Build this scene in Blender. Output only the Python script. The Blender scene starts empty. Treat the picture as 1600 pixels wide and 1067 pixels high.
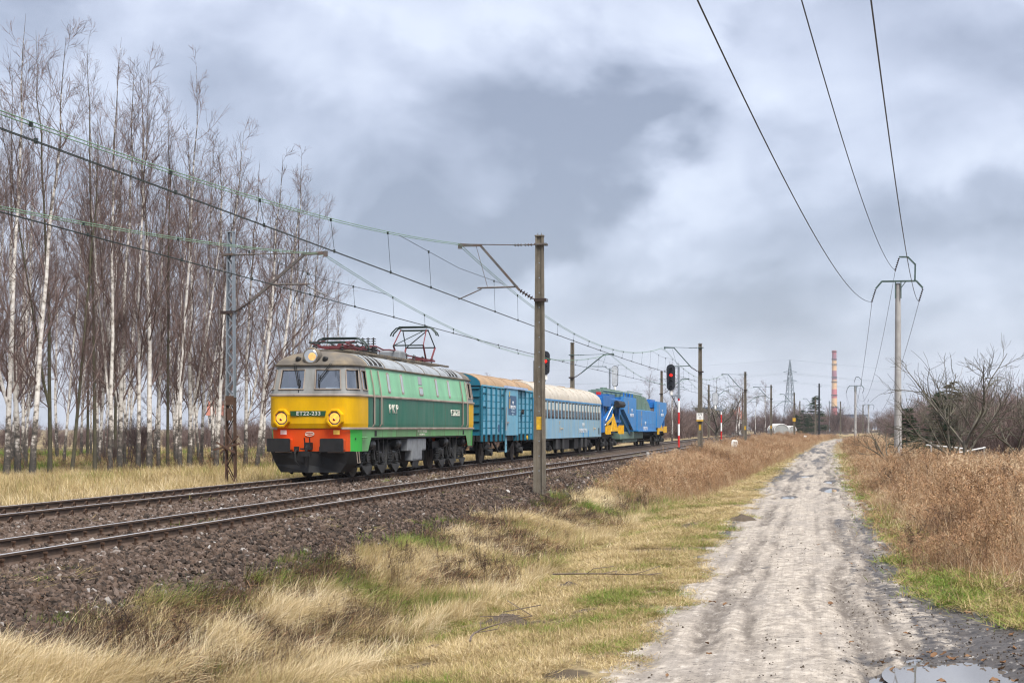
import bpy, math, random
import numpy as np
from mathutils import Vector, Matrix, Euler

# ------------------------------------------------------------------ camera, sky, sun, exposure
SC = bpy.context.scene
COL = SC.collection
FPX, HORIZ, CAMZ = 2400.0, 668.0, 1.75          # focal length and horizon in the photo's pixels, eye height above the rails
cam_d = bpy.data.cameras.new('camera'); cam = bpy.data.objects.new('camera', cam_d); COL.objects.link(cam)
cam.location = (0, 0, CAMZ); cam.rotation_euler = (math.radians(90), 0, 0)
cam_d.sensor_width = 36; cam_d.lens = FPX / 1600 * 36
cam_d.shift_y = (HORIZ - 533.5) / 1600
cam_d.clip_start = .1; cam_d.clip_end = 30000
SC.camera = cam
SC.cycles.filter_width = 1.2
SC.cycles.use_denoising = True; SC.cycles.use_adaptive_sampling = False; SC.cycles.max_bounces = 6; SC.cycles.diffuse_bounces = 3; SC.cycles.sample_clamp_indirect = 3
EXPO = 2.2
SC.view_settings.view_transform = 'Standard'; SC.view_settings.look = 'None'
SC.view_settings.gamma = 1; SC.view_settings.use_curve_mapping = False
SC.view_settings.exposure = EXPO
SUN_EL, SUN_AZ = math.radians(58), math.radians(150)   # azimuth from +Y, clockwise: behind the camera, to the right
sd = bpy.data.lights.new('sun', 'SUN'); sun = bpy.data.objects.new('sun', sd); COL.objects.link(sun)
sd.energy = 1.5; sd.angle = math.radians(32); sd.color = (1, .965, .91)
sdir = Vector((math.sin(SUN_AZ) * math.cos(SUN_EL), math.cos(SUN_AZ) * math.cos(SUN_EL), math.sin(SUN_EL)))
sun.rotation_euler = sdir.to_track_quat('Z', 'Y').to_euler()

wd = bpy.data.worlds.new('World'); SC.world = wd; wd.use_nodes = True
N, L = wd.node_tree.nodes, wd.node_tree.links
N.clear()
def wn(t, **k):
    n = N.new(t)
    for a, b in k.items(): setattr(n, a, b)
    return n
w_out = wn('ShaderNodeOutputWorld'); bg = wn('ShaderNodeBackground'); bg.inputs[1].default_value = .1
L.new(bg.outputs[0], w_out.inputs[0])
nis = wn('ShaderNodeTexSky', sky_type='NISHITA', sun_disc=False, sun_elevation=SUN_EL, sun_rotation=SUN_AZ)
tc = wn('ShaderNodeTexCoord')
def mth(op, a, b=None, c=None, clamp=False):
    n = wn('ShaderNodeMath', operation=op, use_clamp=clamp)
    for i, v in enumerate((a, b, c)):
        if v is None: continue
        if isinstance(v, (int, float)): n.inputs[i].default_value = v
        else: L.new(v, n.inputs[i])
    return n.outputs[0]
# overcast deck: soft wisps (noise on the view direction, squashed towards the horizon) plus two heavy clouds of their own
mp = wn('ShaderNodeMapping'); mp.inputs['Scale'].default_value = (1, 1, 1.5); L.new(tc.outputs['Generated'], mp.inputs[0])
n1 = wn('ShaderNodeTexNoise'); n1.inputs['Scale'].default_value = 7.5; n1.inputs['Detail'].default_value = 7; n1.inputs['Roughness'].default_value = .52; n1.inputs['Distortion'].default_value = .35
n2 = wn('ShaderNodeTexNoise'); n2.inputs['Scale'].default_value = 15; n2.inputs['Detail'].default_value = 6; n2.inputs['Roughness'].default_value = .5
mp2 = wn('ShaderNodeMapping'); mp2.inputs['Location'].default_value = (3.3, 1.7, .4); L.new(mp.outputs[0], mp2.inputs[0])
L.new(mp2.outputs[0], n1.inputs[0]); L.new(mp.outputs[0], n2.inputs[0])
sep = wn('ShaderNodeSeparateXYZ'); L.new(tc.outputs['Generated'], sep.inputs[0])
wob = mth('MULTIPLY_ADD', n1.outputs[0], .13, -.065)
wob2 = mth('MULTIPLY_ADD', n2.outputs[0], .12, -.06)
def cloud(cx, cz, rx, rz, amp, tilt=0.):
    dx = mth('ADD', mth('SUBTRACT', sep.outputs[0], cx), wob2)
    dz = mth('ADD', mth('SUBTRACT', sep.outputs[2], cz), wob)
    dz = mth('MULTIPLY_ADD', dx, -tilt, dz)
    d = mth('SQRT', mth('ADD', mth('POWER', mth('ABSOLUTE', mth('DIVIDE', dx, rx)), 2), mth('POWER', mth('ABSOLUTE', mth('DIVIDE', dz, rz)), 2)))
    mr = wn('ShaderNodeMapRange', interpolation_type='SMOOTHERSTEP')
    mr.inputs['From Min'].default_value = 1.3; mr.inputs['From Max'].default_value = .3
    mr.inputs['To Min'].default_value = 0; mr.inputs['To Max'].default_value = amp
    L.new(d, mr.inputs[0]); return mr.outputs[0]
base = mth('MULTIPLY_ADD', n1.outputs[0], 1.15, .0)
base = mth('MULTIPLY_ADD', n2.outputs[0], .8, mth('SUBTRACT', base, .44))
for cl in ((.0, .165, .135, .062, .44, .25), (.07, .205, .05, .03, .26, .3), (-.02, .13, .13, .028, .30, .1), (.285, .135, .10, .034, .32, .1), (.15, .078, .14, .024, .28, 0), (-.3, .25, .05, .04, .18, 0), (.03, .05, .3, .02, .1, 0), (.0, .115, .34, .05, .14, 0), (-.08, .19, .12, .05, .12, .2)):
    base = mth('SUBTRACT', base, cloud(*cl))
for cl in ((.118, .152, .032, .045, -.30, 0), (.175, .205, .06, .045, -.22, 0), (.05, .268, .42, .024, -.26, 0), (-.12, .235, .1, .035, -.2, 0)):
    base = mth('SUBTRACT', base, cloud(*cl))
rp = wn('ShaderNodeValToRGB'); L.new(base, rp.inputs[0])
K = 10.9 / 2 ** EXPO
def kc(r, g, b): return (r * K, g * K, b * K, 1)
e = rp.color_ramp.elements
e[0].position = 0; e[0].color = kc(.27, .305, .40); e[1].position = .9; e[1].color = kc(.72, .775, .895)
m_ = e.new(.35); m_.color = kc(.43, .475, .595)
m2_ = e.new(.62); m2_.color = kc(.58, .63, .765)
mx = wn('ShaderNodeMix', data_type='RGBA'); mx.inputs[0].default_value = .94
L.new(nis.outputs[0], mx.inputs[6]); L.new(rp.outputs[0], mx.inputs[7]); L.new(mx.outputs[2], bg.inputs[0])

# ------------------------------------------------------------------ the line of the railway, ground shape
_Y = np.arange(-150, 7000, 1.0)
_S = np.interp(_Y, [-150, 0, 50, 85, 150, 215, 275, 330, 400, 500, 800, 7000], [.18, .19, .196, .2045, .205, .217, .245, .29, .33, .35, .36, .36])
_X = np.concatenate([[0], np.cumsum((_S[1:] + _S[:-1]) / 2)])
_X += -1.86 - np.interp(51.9, _Y, _X)
def Xc(y): return np.interp(y, _Y, _X)
def slope(y): return np.interp(y, _Y, _S)
def zr(y): return np.interp(y, [0, 100, 300, 1000], [0, 0, .4, .5])
FARZ, FARU = .13, -3.87
def W(y, u, z=0.):
    return Vector((float(Xc(y) + u * math.sqrt(1 + slope(y) ** 2)), float(y), float(z)))
def heading(y): return math.atan2(1, float(slope(y)))          # direction of travel away from the camera
def pix(px, py, z):
    y = FPX * (CAMZ - z) / (py - HORIZ); return (px - 800) / FPX * y, y
def U(x, y): return (x - Xc(y)) / np.sqrt(1 + slope(y) ** 2)

def _hash(ix, iy, s):
    h = (ix.astype(np.int64) * 374761393 + iy.astype(np.int64) * 668265263 + s * 2147483647) & 0xffffffff
    h = ((h ^ (h >> 13)) * 1274126177) & 0xffffffff
    return ((h ^ (h >> 16)) & 0xffff) / 65535.0
def vnoise(x, y, s=0):
    x = np.asarray(x, float); y = np.asarray(y, float)
    ix, iy = np.floor(x), np.floor(y); fx, fy = x - ix, y - iy
    fx = fx * fx * (3 - 2 * fx); fy = fy * fy * (3 - 2 * fy)
    a, b, c, d = _hash(ix, iy, s), _hash(ix + 1, iy, s), _hash(ix, iy + 1, s), _hash(ix + 1, iy + 1, s)
    return (a + (b - a) * fx) * (1 - fy) + (c + (d - c) * fx) * fy
def fbm(x, y, s=0, o=4):
    t, a, n = 0, .5, 0
    for i in range(o):
        t = t + a * vnoise(np.asarray(x) * 2 ** i, np.asarray(y) * 2 ** i, s + i); n += a; a *= .5
    return t / n
def sstep(a, b, x):
    t = np.clip((x - a) / (b - a), 0, 1); return t * t * (3 - 2 * t)

PU = [-3000, -400, -60, -30, -20, -12, -9, -7, -6.3, -5.7, -4, -2.6, -2, -1.4, 0, 1.45, 1.95, 2.7, 3.6, 4.6, 5.6, 6.2, 8, 9.3, 11.5, 13.6, 14.6, 17, 25, 60, 400, 3000]
PZ = [-2, -1.4, -.9, -.55, -.4, -.25, -.2, -.22, -.16, -.07, -.08, -.06, -.13, -.2, -.2, -.2, -.26, -.5, -.74, -.98, -1.27, -1.24, -1.02, -.9, -.87, -.88, -.76, -.66, -.7, -1., -2, -3]
# puddles: pixel of the middle, half-size along the road and across it
PUD = []
for px, py, ru, ry in ((1515, 1052, .62, .95), (1395, 1052, .2, .35), (1297, 765, .36, 1.9), (1232, 776, .28, 1.3), (1295, 752, .25, 1.6), (1258, 744, .25, 1.6), (1575, 1064, .12, .2)):
    x_, y_ = pix(px, py, -.9); PUD.append((float(U(x_, y_)), y_, ru, ry))
def puddle(u, y):
    d = np.zeros_like(np.asarray(u, float))
    for pu, py, ru, ry in PUD:
        w = .35 * (fbm(u * 2.2, y * 1.3, 77) - .5)
        d = np.maximum(d, 1 - np.sqrt(((u - pu) / ru / 1.5) ** 2 + ((y - py) / ry / 1.5) ** 2) + w)
    return np.clip(d, 0, 1)
def road_edges(u, y):
    nl = (fbm(y * .6, u * 0 + 3, 5) - .5) * .9 + (fbm(y * 2.5, u * 2.5, 6) - .5) * .5
    l = np.interp(y, [0, 17, 25, 40, 140, 170, 250], [9.7, 9.75, 9.7, 9.55, 9.6, 10.4, 10.5]) + nl
    r = np.interp(y, [0, 18.5, 21.5, 24, 40, 140, 170], [15.2, 14.8, 13.9, 13.5, 13.5, 13.3, 13]) + (fbm(y * .5, u * 0 + 9, 15) - .5) * .8 + (fbm(y * 2.5, u * 2.5, 16) - .5) * .5
    return l, r
RUTS = ((-1.05, .17, .07), (.85, .17, .08), (-.55, .12, .045), (1.35, .15, .06), (-1.55, .11, .035), (.35, .09, .03), (1.05, .07, .03), (-.85, .07, .025))
def rut_mask(u, y, w=1.):
    c = 11.55 + (fbm(y * .12, y * 0, 41) - .5) * .7; d = 0.
    for du, wd_, dp in RUTS:
        cc = c + du + (fbm(y * .3, y * 0 + du * 7, 43) - .5) * .4
        d = d + dp * np.exp(-((u - cc) / (wd_ * w)) ** 2) * np.clip(fbm(y * .35, y * 0 + du, 44) * 1.8 - .35, 0, 1)
    return d
def gz(u, y, detail=True):
    u = np.asarray(u, float); y = np.asarray(y, float)
    z = np.interp(u, PU, PZ) + zr(y)
    z = z - sstep(8, 30, u) * np.interp(y, [140, 350, 600, 7000], [0, 1.7, 2.8, 6])
    z = z - sstep(-8, -40, u) * np.interp(y, [150, 350, 7000], [0, .5, 3])
    far = sstep(150, 30, y)
    grass = sstep(3.3, 4.6, u) * sstep(9.8, 8.5, u) + sstep(-6, -8, u) + sstep(14, 16, u)
    z = z + grass * (fbm(u * .6, y * .6, 31) - .5) * .3 + (fbm(u * .9, y * .35, 32) - .5) * .16 * sstep(2.6, 4.2, u) * sstep(8, 6, u)
    rd = sstep(9.2, 9.9, u) * sstep(15, 13.6, u)
    if detail:
        z = z - rd * rut_mask(u, y)
        z = z + rd * ((fbm(u * 3, y * .35, 45) - .5) * .05 + (fbm(u * 8, y * 5, 46, 2) - .5) * .014 * far + (fbm(u * .8, y * .3, 47) - .5) * .05)
        mudz = rd * sstep(12.3, 13.6, u)
        z = z + mudz * (fbm(u * 5, y * 5, 48) - .5) * .09
        bal = sstep(4.2, 3.4, u) * sstep(-6.6, -6, u)
        z = z + bal * ((fbm(u * 5, y * 5, 49, 3) - .5) * .06)
    z = z + sstep(2.6, 3.6, u) * sstep(6.2, 5.2, u) * (fbm(u * 1.6, y * 1.1, 36) - .5) * .22
    z = z - puddle(u, y) * .13
    return z

# ------------------------------------------------------------------ object helpers
def put(o, parent=None):
    COL.objects.link(o)
    if parent is not None: o.parent = parent
    return o
def tag(o, label=None, cat=None, group=None, kind=None):
    for k_, v_ in (('label', label), ('category', cat), ('group', group), ('kind', kind)):
        if v_: o[k_] = v_
    return o
def thing(name, label, cat, loc=(0, 0, 0), rz=0., group=None, scale=1.):
    o = bpy.data.objects.new(name, None); o.empty_display_size = .2; put(o)
    o.location = loc; o.rotation_euler = (0, 0, rz); o.scale = (scale,) * 3
    return tag(o, label, cat, group)
def kids(o): return [c for c in bpy.data.objects if c.parent == o]
def copy_tree(o, parent=None):
    ch = list(o.children)
    c = o.copy(); COL.objects.link(c)
    if parent is not None: c.parent = parent
    for k_ in ch: copy_tree(k_, c)
    return c
def np_mesh(name, verts, faces, mats=(), midx=None, smooth=False):
    """faces: list of (n, k) index arrays"""
    me = bpy.data.meshes.new(name)
    verts = np.asarray(verts, np.float32).reshape(-1, 3)
    faces = [np.asarray(f, np.int32) for f in faces if len(f)]
    lt = np.concatenate([np.full(len(f), f.shape[1], np.int32) for f in faces])
    li = np.concatenate([f.ravel() for f in faces])
    ls = np.concatenate([[0], np.cumsum(lt)[:-1]]).astype(np.int32)
    me.vertices.add(len(verts)); me.vertices.foreach_set('co', verts.ravel())
    me.loops.add(len(li)); me.loops.foreach_set('vertex_index', li)
    me.polygons.add(len(lt)); me.polygons.foreach_set('loop_start', ls); me.polygons.foreach_set('loop_total', lt)
    if midx is not None: me.polygons.foreach_set('material_index', np.asarray(midx, np.int32))
    me.polygons.foreach_set('use_smooth', np.full(len(lt), smooth))
    for m in mats: me.materials.append(m)
    me.update(calc_edges=True); me.validate()
    return me
def tubes(P, R, n=3):
    P = np.asarray(P, float); R = np.asarray(R, float); Nn, Kk, _ = P.shape
    T = np.gradient(P, axis=1); T /= np.linalg.norm(T, axis=2, keepdims=True) + 1e-9
    mean = P[:, -1] - P[:, 0]; mean /= np.linalg.norm(mean, axis=1, keepdims=True) + 1e-9
    ref = np.where(np.abs(mean[:, 2:3]) > .9, np.array([[1., 0, 0]]), np.array([[0, 0, 1.]]))[:, None, :]
    A = np.cross(T, ref); A /= np.linalg.norm(A, axis=2, keepdims=True) + 1e-9
    B = np.cross(T, A)
    an = np.arange(n) * 2 * math.pi / n
    V = P[:, :, None, :] + R[:, :, None, None] * (np.cos(an)[None, None, :, None] * A[:, :, None, :] + np.sin(an)[None, None, :, None] * B[:, :, None, :])
    idx = np.arange(Nn * Kk * n).reshape(Nn, Kk, n)
    a = idx[:, :-1]; b = idx[:, 1:]
    F = np.stack([a, np.roll(a, -1, 2), np.roll(b, -1, 2), b], -1).reshape(-1, 4)
    return V.reshape(-1, 3), F
def ribbons(P, Wd, side):
    P = np.asarray(P, float); Nn, Kk, _ = P.shape
    V = np.stack([P - side[:, None, :] * Wd[:, :, None], P + side[:, None, :] * Wd[:, :, None]], 2)
    idx = np.arange(Nn * Kk * 2).reshape(Nn, Kk, 2)
    F = np.stack([idx[:, :-1, 0], idx[:, :-1, 1], idx[:, 1:, 1], idx[:, 1:, 0]], -1).reshape(-1, 4)
    return V.reshape(-1, 3), F
def merge(parts):
    vs, fs, o = [], [], 0
    for v, f in parts:
        vs.append(v); fs.append(f + o); o += len(v)
    return np.concatenate(vs), [np.concatenate([f for f in fs if f.shape[1] == k]) for k in {f.shape[1] for f in fs}]

class MB:
    """collects simple shapes and links them as ONE mesh object"""
    def __init__(s): s.v, s.f, s.m = [], [], []
    def add(s, vs, fs, m=0):
        o = len(s.v); s.v += [tuple(v) for v in vs]; s.f += [tuple(i + o for i in f) for f in fs]; s.m += [m] * len(fs); return s
    def box(s, x0, x1, y0, y1, z0, z1, m=0, M=None, ch=0.):
        x0, x1 = min(x0, x1), max(x0, x1); y0, y1 = min(y0, y1), max(y0, y1); z0, z1 = min(z0, z1), max(z0, z1)
        if ch:
            c = ch; vs = []; fs = []
            def ring(z, i): return [(x0 + i, y0 + c + i * 0, z), (x0 + c, y0 + i, z), (x1 - c, y0 + i, z), (x1 - i, y0 + c, z), (x1 - i, y1 - c, z), (x1 - c, y1 - i, z), (x0 + c, y1 - i, z), (x0 + i, y1 - c, z)]
            for z, i in ((z0, c * .6), (z0 + c, 0), (z1 - c, 0), (z1, c * .6)): vs += ring(z, i)
            for r in range(3):
                for k in range(8): fs.append((r * 8 + k, r * 8 + (k + 1) % 8, r * 8 + 8 + (k + 1) % 8, r * 8 + 8 + k))
            fs.append(tuple(range(7, -1, -1))); fs.append(tuple(range(24, 32)))
        else:
            vs = [(x0, y0, z0), (x1, y0, z0), (x1, y1, z0), (x0, y1, z0), (x0, y0, z1), (x1, y0, z1), (x1, y1, z1), (x0, y1, z1)]
            fs = [(3, 2, 1, 0), (4, 5, 6, 7), (0, 1, 5, 4), (1, 2, 6, 5), (2, 3, 7, 6), (3, 0, 4, 7)]
        if M is not None: vs = [M @ Vector(v) for v in vs]
        return s.add(vs, fs, m)
    def bar(s, a, b, w, h=None, m=0, up=(0, 0, 1)):
        a, b = Vector(a), Vector(b); h = h or w; d = (b - a).normalized(); u = Vector(up)
        if abs(d.dot(u)) > .98: u = Vector((1, 0, 0))
        r = d.cross(u).normalized(); u = r.cross(d)
        vs = [p + r * (sx * w / 2) + u * (sz * h / 2) for p in (a, b) for sx, sz in ((-1, -1), (1, -1), (1, 1), (-1, 1))]
        return s.add(vs, [(3, 2, 1, 0), (4, 5, 6, 7), (0, 1, 5, 4), (1, 2, 6, 5), (2, 3, 7, 6), (3, 0, 4, 7)], m)
    def lathe(s, a, b, prof, n=12, m=0, cap=True):
        """prof: (t along a-b, radius)"""
        a, b = Vector(a), Vector(b); d = b - a; dn = d.normalized(); u = Vector((0, 0, 1)) if abs(dn.z) < .95 else Vector((1, 0, 0))
        r = dn.cross(u).normalized(); u = r.cross(dn); vs = []; fs = []
        for t, q in prof:
            for k in range(n):
                an = 2 * math.pi * k / n; vs.append(a + d * t + r * (q * math.cos(an)) + u * (q * math.sin(an)))
        for j in range(len(prof) - 1):
            for k in range(n): fs.append((j * n + k, j * n + (k + 1) % n, j * n + n + (k + 1) % n, j * n + n + k))
        if cap: fs.append(tuple(range(n - 1, -1, -1))); fs.append(tuple(range((len(prof) - 1) * n, len(prof) * n)))
        return s.add(vs, fs, m)
    def cyl(s, a, b, r, n=10, m=0, r1=None): return s.lathe(a, b, ((0, r), (1, r if r1 is None else r1)), n, m)
    def tube(s, pts, r, n=6, m=0):
        P = np.array([[tuple(p) for p in pts]], float); R = np.full((1, len(pts)), r, float) if isinstance(r, (int, float)) else np.array([r], float)
        v, f = tubes(P, R, n); K_ = len(pts)
        s.add(v.tolist(), [tuple(q) for q in f.tolist()] + [tuple(range(n - 1, -1, -1)), tuple(range((K_ - 1) * n, K_ * n))], m); return s
    def prism(s, pts, d, m=0):
        """polygon pts (3D, planar) pushed along d"""
        n = len(pts); p = [Vector(q) for q in pts]; d = Vector(d)
        return s.add(p + [q + d for q in p], [tuple(range(n - 1, -1, -1)), tuple(range(n, 2 * n))] + [(k, (k + 1) % n, n + (k + 1) % n, n + k) for k in range(n)], m)
    def build(s, name, mats, parent=None, smooth=False, mesh=None):
        me = bpy.data.meshes.new(name); me.from_pydata(s.v, [], s.f)
        for m in (mats if isinstance(mats, (list, tuple)) else [mats]): me.materials.append(m)
        me.polygons.foreach_set('material_index', s.m); me.polygons.foreach_set('use_smooth', [smooth] * len(s.f)); me.update()
        import bmesh
        bm = bmesh.new(); bm.from_mesh(me); bmesh.ops.recalc_face_normals(bm, faces=bm.faces); bm.to_mesh(me); bm.free()
        if smooth: me.set_sharp_from_angle(angle=math.radians(38))
        return put(bpy.data.objects.new(name, me), parent)
def text_obj(name, s, size, M, mat, parent, depth=.004, sx=1., spacing=1.):
    cu = bpy.data.curves.new('t', 'FONT'); cu.body = s; cu.size = size; cu.extrude = depth; cu.align_x = 'CENTER'; cu.align_y = 'CENTER'; cu.space_character = spacing; cu.resolution_u = 3; cu.offset = size * .012
    to = bpy.data.objects.new('t', cu); COL.objects.link(to); dg = bpy.context.evaluated_depsgraph_get()
    me = bpy.data.meshes.new_from_object(to.evaluated_get(dg)); bpy.data.objects.remove(to); bpy.data.curves.remove(cu)
    me.transform(M @ Matrix.Diagonal((sx, 1, 1, 1))); me.materials.clear(); me.materials.append(mat); me.name = name
    return put(bpy.data.objects.new(name, me), parent)

# ------------------------------------------------------------------ materials
def nm(m):
    m.use_nodes = True; nt = m.node_tree; nt.nodes.clear(); return nt.nodes, nt.links
def mat(name, col, rough=.6, metal=0., var=.15, scale=4., dirt=None, bump=0., bscale=40., stretch=(1, 1, 1), spec=.4, coords='Object'):
    """paint, metal, concrete: base colour with noise, an optional second 'dirt' noise ((amount, colour, scale, stretch)) and fine relief"""
    m = bpy.data.materials.new(name); n, l = nm(m)
    out = n.new('ShaderNodeOutputMaterial'); b = n.new('ShaderNodeBsdfPrincipled'); l.new(b.outputs[0], out.inputs[0])
    b.inputs['Roughness'].default_value = rough; b.inputs['Metallic'].default_value = metal; b.inputs['Specular IOR Level'].default_value = spec
    t = n.new('ShaderNodeTexCoord'); mp_ = n.new('ShaderNodeMapping'); mp_.inputs['Scale'].default_value = stretch; l.new(t.outputs[coords], mp_.inputs[0])
    nz = n.new('ShaderNodeTexNoise'); nz.inputs['Scale'].default_value = scale; nz.inputs['Detail'].default_value = 5; l.new(mp_.outputs[0], nz.inputs[0])
    mr = n.new('ShaderNodeMapRange'); mr.inputs['From Min'].default_value = .3; mr.inputs['From Max'].default_value = .7; mr.inputs['To Min'].default_value = 1 - var; mr.inputs['To Max'].default_value = 1 + var; l.new(nz.outputs[0], mr.inputs[0])
    mul = n.new('ShaderNodeMix'); mul.data_type = 'RGBA'; mul.blend_type = 'MULTIPLY'; mul.inputs[0].default_value = 1; mul.inputs[6].default_value = (*col, 1)
    l.new(mr.outputs[0], mul.inputs[7]); c = mul.outputs[2]
    if dirt:
        am, dc, ds, dst = dirt
        mp2_ = n.new('ShaderNodeMapping'); mp2_.inputs['Scale'].default_value = dst; mp2_.inputs['Location'].default_value = (5, 3, 1); l.new(t.outputs[coords], mp2_.inputs[0])
        d = n.new('ShaderNodeTexNoise'); d.inputs['Scale'].default_value = ds; d.inputs['Detail'].default_value = 6; d.inputs['Roughness'].default_value = .62; l.new(mp2_.outputs[0], d.inputs[0])
        r2 = n.new('ShaderNodeMapRange'); r2.inputs['From Min'].default_value = .42; r2.inputs['From Max'].default_value = .68; r2.inputs['To Max'].default_value = am; l.new(d.outputs[0], r2.inputs[0])
        mx_ = n.new('ShaderNodeMix'); mx_.data_type = 'RGBA'; l.new(r2.outputs[0], mx_.inputs[0]); l.new(c, mx_.inputs[6]); mx_.inputs[7].default_value = (*dc, 1); c = mx_.outputs[2]
    l.new(c, b.inputs['Base Color'])
    if bump:
        bz = n.new('ShaderNodeTexNoise'); bz.inputs['Scale'].default_value = bscale; bz.inputs['Detail'].default_value = 4; l.new(t.outputs[coords], bz.inputs[0])
        bu = n.new('ShaderNodeBump'); bu.inputs['Strength'].default_value = bump; bu.inputs['Distance'].default_value = .02; l.new(bz.outputs[0], bu.inputs['Height']); l.new(bu.outputs[0], b.inputs['Normal'])
    return m
def lamp_mat(name, col, strength):
    m = bpy.data.materials.new(name); n, l = nm(m)
    out = n.new('ShaderNodeOutputMaterial'); e_ = n.new('ShaderNodeEmission'); e_.inputs[0].default_value = (*col, 1); e_.inputs[1].default_value = strength
    t = n.new('ShaderNodeTexCoord'); nz = n.new('ShaderNodeTexNoise'); nz.inputs['Scale'].default_value = 9; l.new(t.outputs['Object'], nz.inputs[0])
    mr = n.new('ShaderNodeMapRange'); mr.inputs['To Min'].default_value = strength * .5; mr.inputs['To Max'].default_value = strength * 1.5; l.new(nz.outputs[0], mr.inputs[0]); l.new(mr.outputs[0], e_.inputs[1])
    l.new(e_.outputs[0], out.inputs[0]); return m
def glass_mat(name, tint=(.6, .66, .7), gloss=.25):
    m = bpy.data.materials.new(name); n, l = nm(m)
    out = n.new('ShaderNodeOutputMaterial'); tr = n.new('ShaderNodeBsdfTransparent'); tr.inputs[0].default_value = (*tint, 1)
    gl = n.new('ShaderNodeBsdfGlossy'); gl.inputs['Roughness'].default_value = .04; gl.inputs[0].default_value = (.9, .93, .95, 1)
    fr = n.new('ShaderNodeFresnel'); fr.inputs[0].default_value = 1.5
    ad = n.new('ShaderNodeMath'); ad.operation = 'ADD'; ad.use_clamp = True; ad.inputs[1].default_value = gloss; l.new(fr.outputs[0], ad.inputs[0])
    t = n.new('ShaderNodeTexCoord'); nz = n.new('ShaderNodeTexNoise'); nz.inputs['Scale'].default_value = 2; l.new(t.outputs['Object'], nz.inputs[0])
    m2 = n.new('ShaderNodeMath'); m2.operation = 'MULTIPLY_ADD'; m2.inputs[1].default_value = .12; l.new(nz.outputs[0], m2.inputs[0]); l.new(ad.outputs[0], m2.inputs[2])
    mxs = n.new('ShaderNodeMixShader'); l.new(m2.outputs[0], mxs.inputs[0]); l.new(tr.outputs[0], mxs.inputs[1]); l.new(gl.outputs[0], mxs.inputs[2]); l.new(mxs.outputs[0], out.inputs[0]); return m
def veg_mat(name, cols, rough=.75, attr=True, transl=.25, coords=None, nscale=1.):
    """plant colour: a ramp read by the scatter's own 'tint' number plus a random number per instance"""
    m = bpy.data.materials.new(name); n, l = nm(m)
    out = n.new('ShaderNodeOutputMaterial'); b = n.new('ShaderNodeBsdfPrincipled'); b.inputs['Roughness'].default_value = rough; b.inputs['Specular IOR Level'].default_value = .2
    oi = n.new('ShaderNodeObjectInfo'); gi = n.new('ShaderNodeNewGeometry')
    a = n.new('ShaderNodeMath'); a.operation = 'MULTIPLY_ADD'; a.inputs[1].default_value = .44; l.new(gi.outputs['Random Per Island'], a.inputs[0])
    a0 = n.new('ShaderNodeMath'); a0.operation = 'MULTIPLY_ADD'; a0.inputs[1].default_value = .2; l.new(oi.outputs['Random'], a0.inputs[0]); a0.inputs[2].default_value = -.32
    l.new(a0.outputs[0], a.inputs[2]); f = a.outputs[0]
    if attr:
        at = n.new('ShaderNodeAttribute'); at.attribute_type = 'INSTANCER'; at.attribute_name = 'tint'
        ad = n.new('ShaderNodeMath'); ad.operation = 'ADD'; l.new(f, ad.inputs[0]); l.new(at.outputs['Fac'], ad.inputs[1]); f = ad.outputs[0]
    else:
        ad = n.new('ShaderNodeMath'); ad.operation = 'ADD'; l.new(f, ad.inputs[0]); ad.inputs[1].default_value = .5; f = ad.outputs[0]
    r = n.new('ShaderNodeValToRGB'); l.new(f, r.inputs[0]); els = r.color_ramp.elements
    for i, (p, c) in enumerate(cols):
        el = els[i] if i < 2 else els.new(p)
        el.position = p; el.color = (*c, 1)
    els_sorted = sorted(cols)
    l.new(r.outputs[0], b.inputs['Base Color'])
    if transl:
        tb = n.new('ShaderNodeBsdfTranslucent'); l.new(r.outputs[0], tb.inputs[0]); ms = n.new('ShaderNodeMixShader'); ms.inputs[0].default_value = transl
        l.new(b.outputs[0], ms.inputs[1]); l.new(tb.outputs[0], ms.inputs[2]); l.new(ms.outputs[0], out.inputs[0])
    else: l.new(b.outputs[0], out.inputs[0])
    return m

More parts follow.
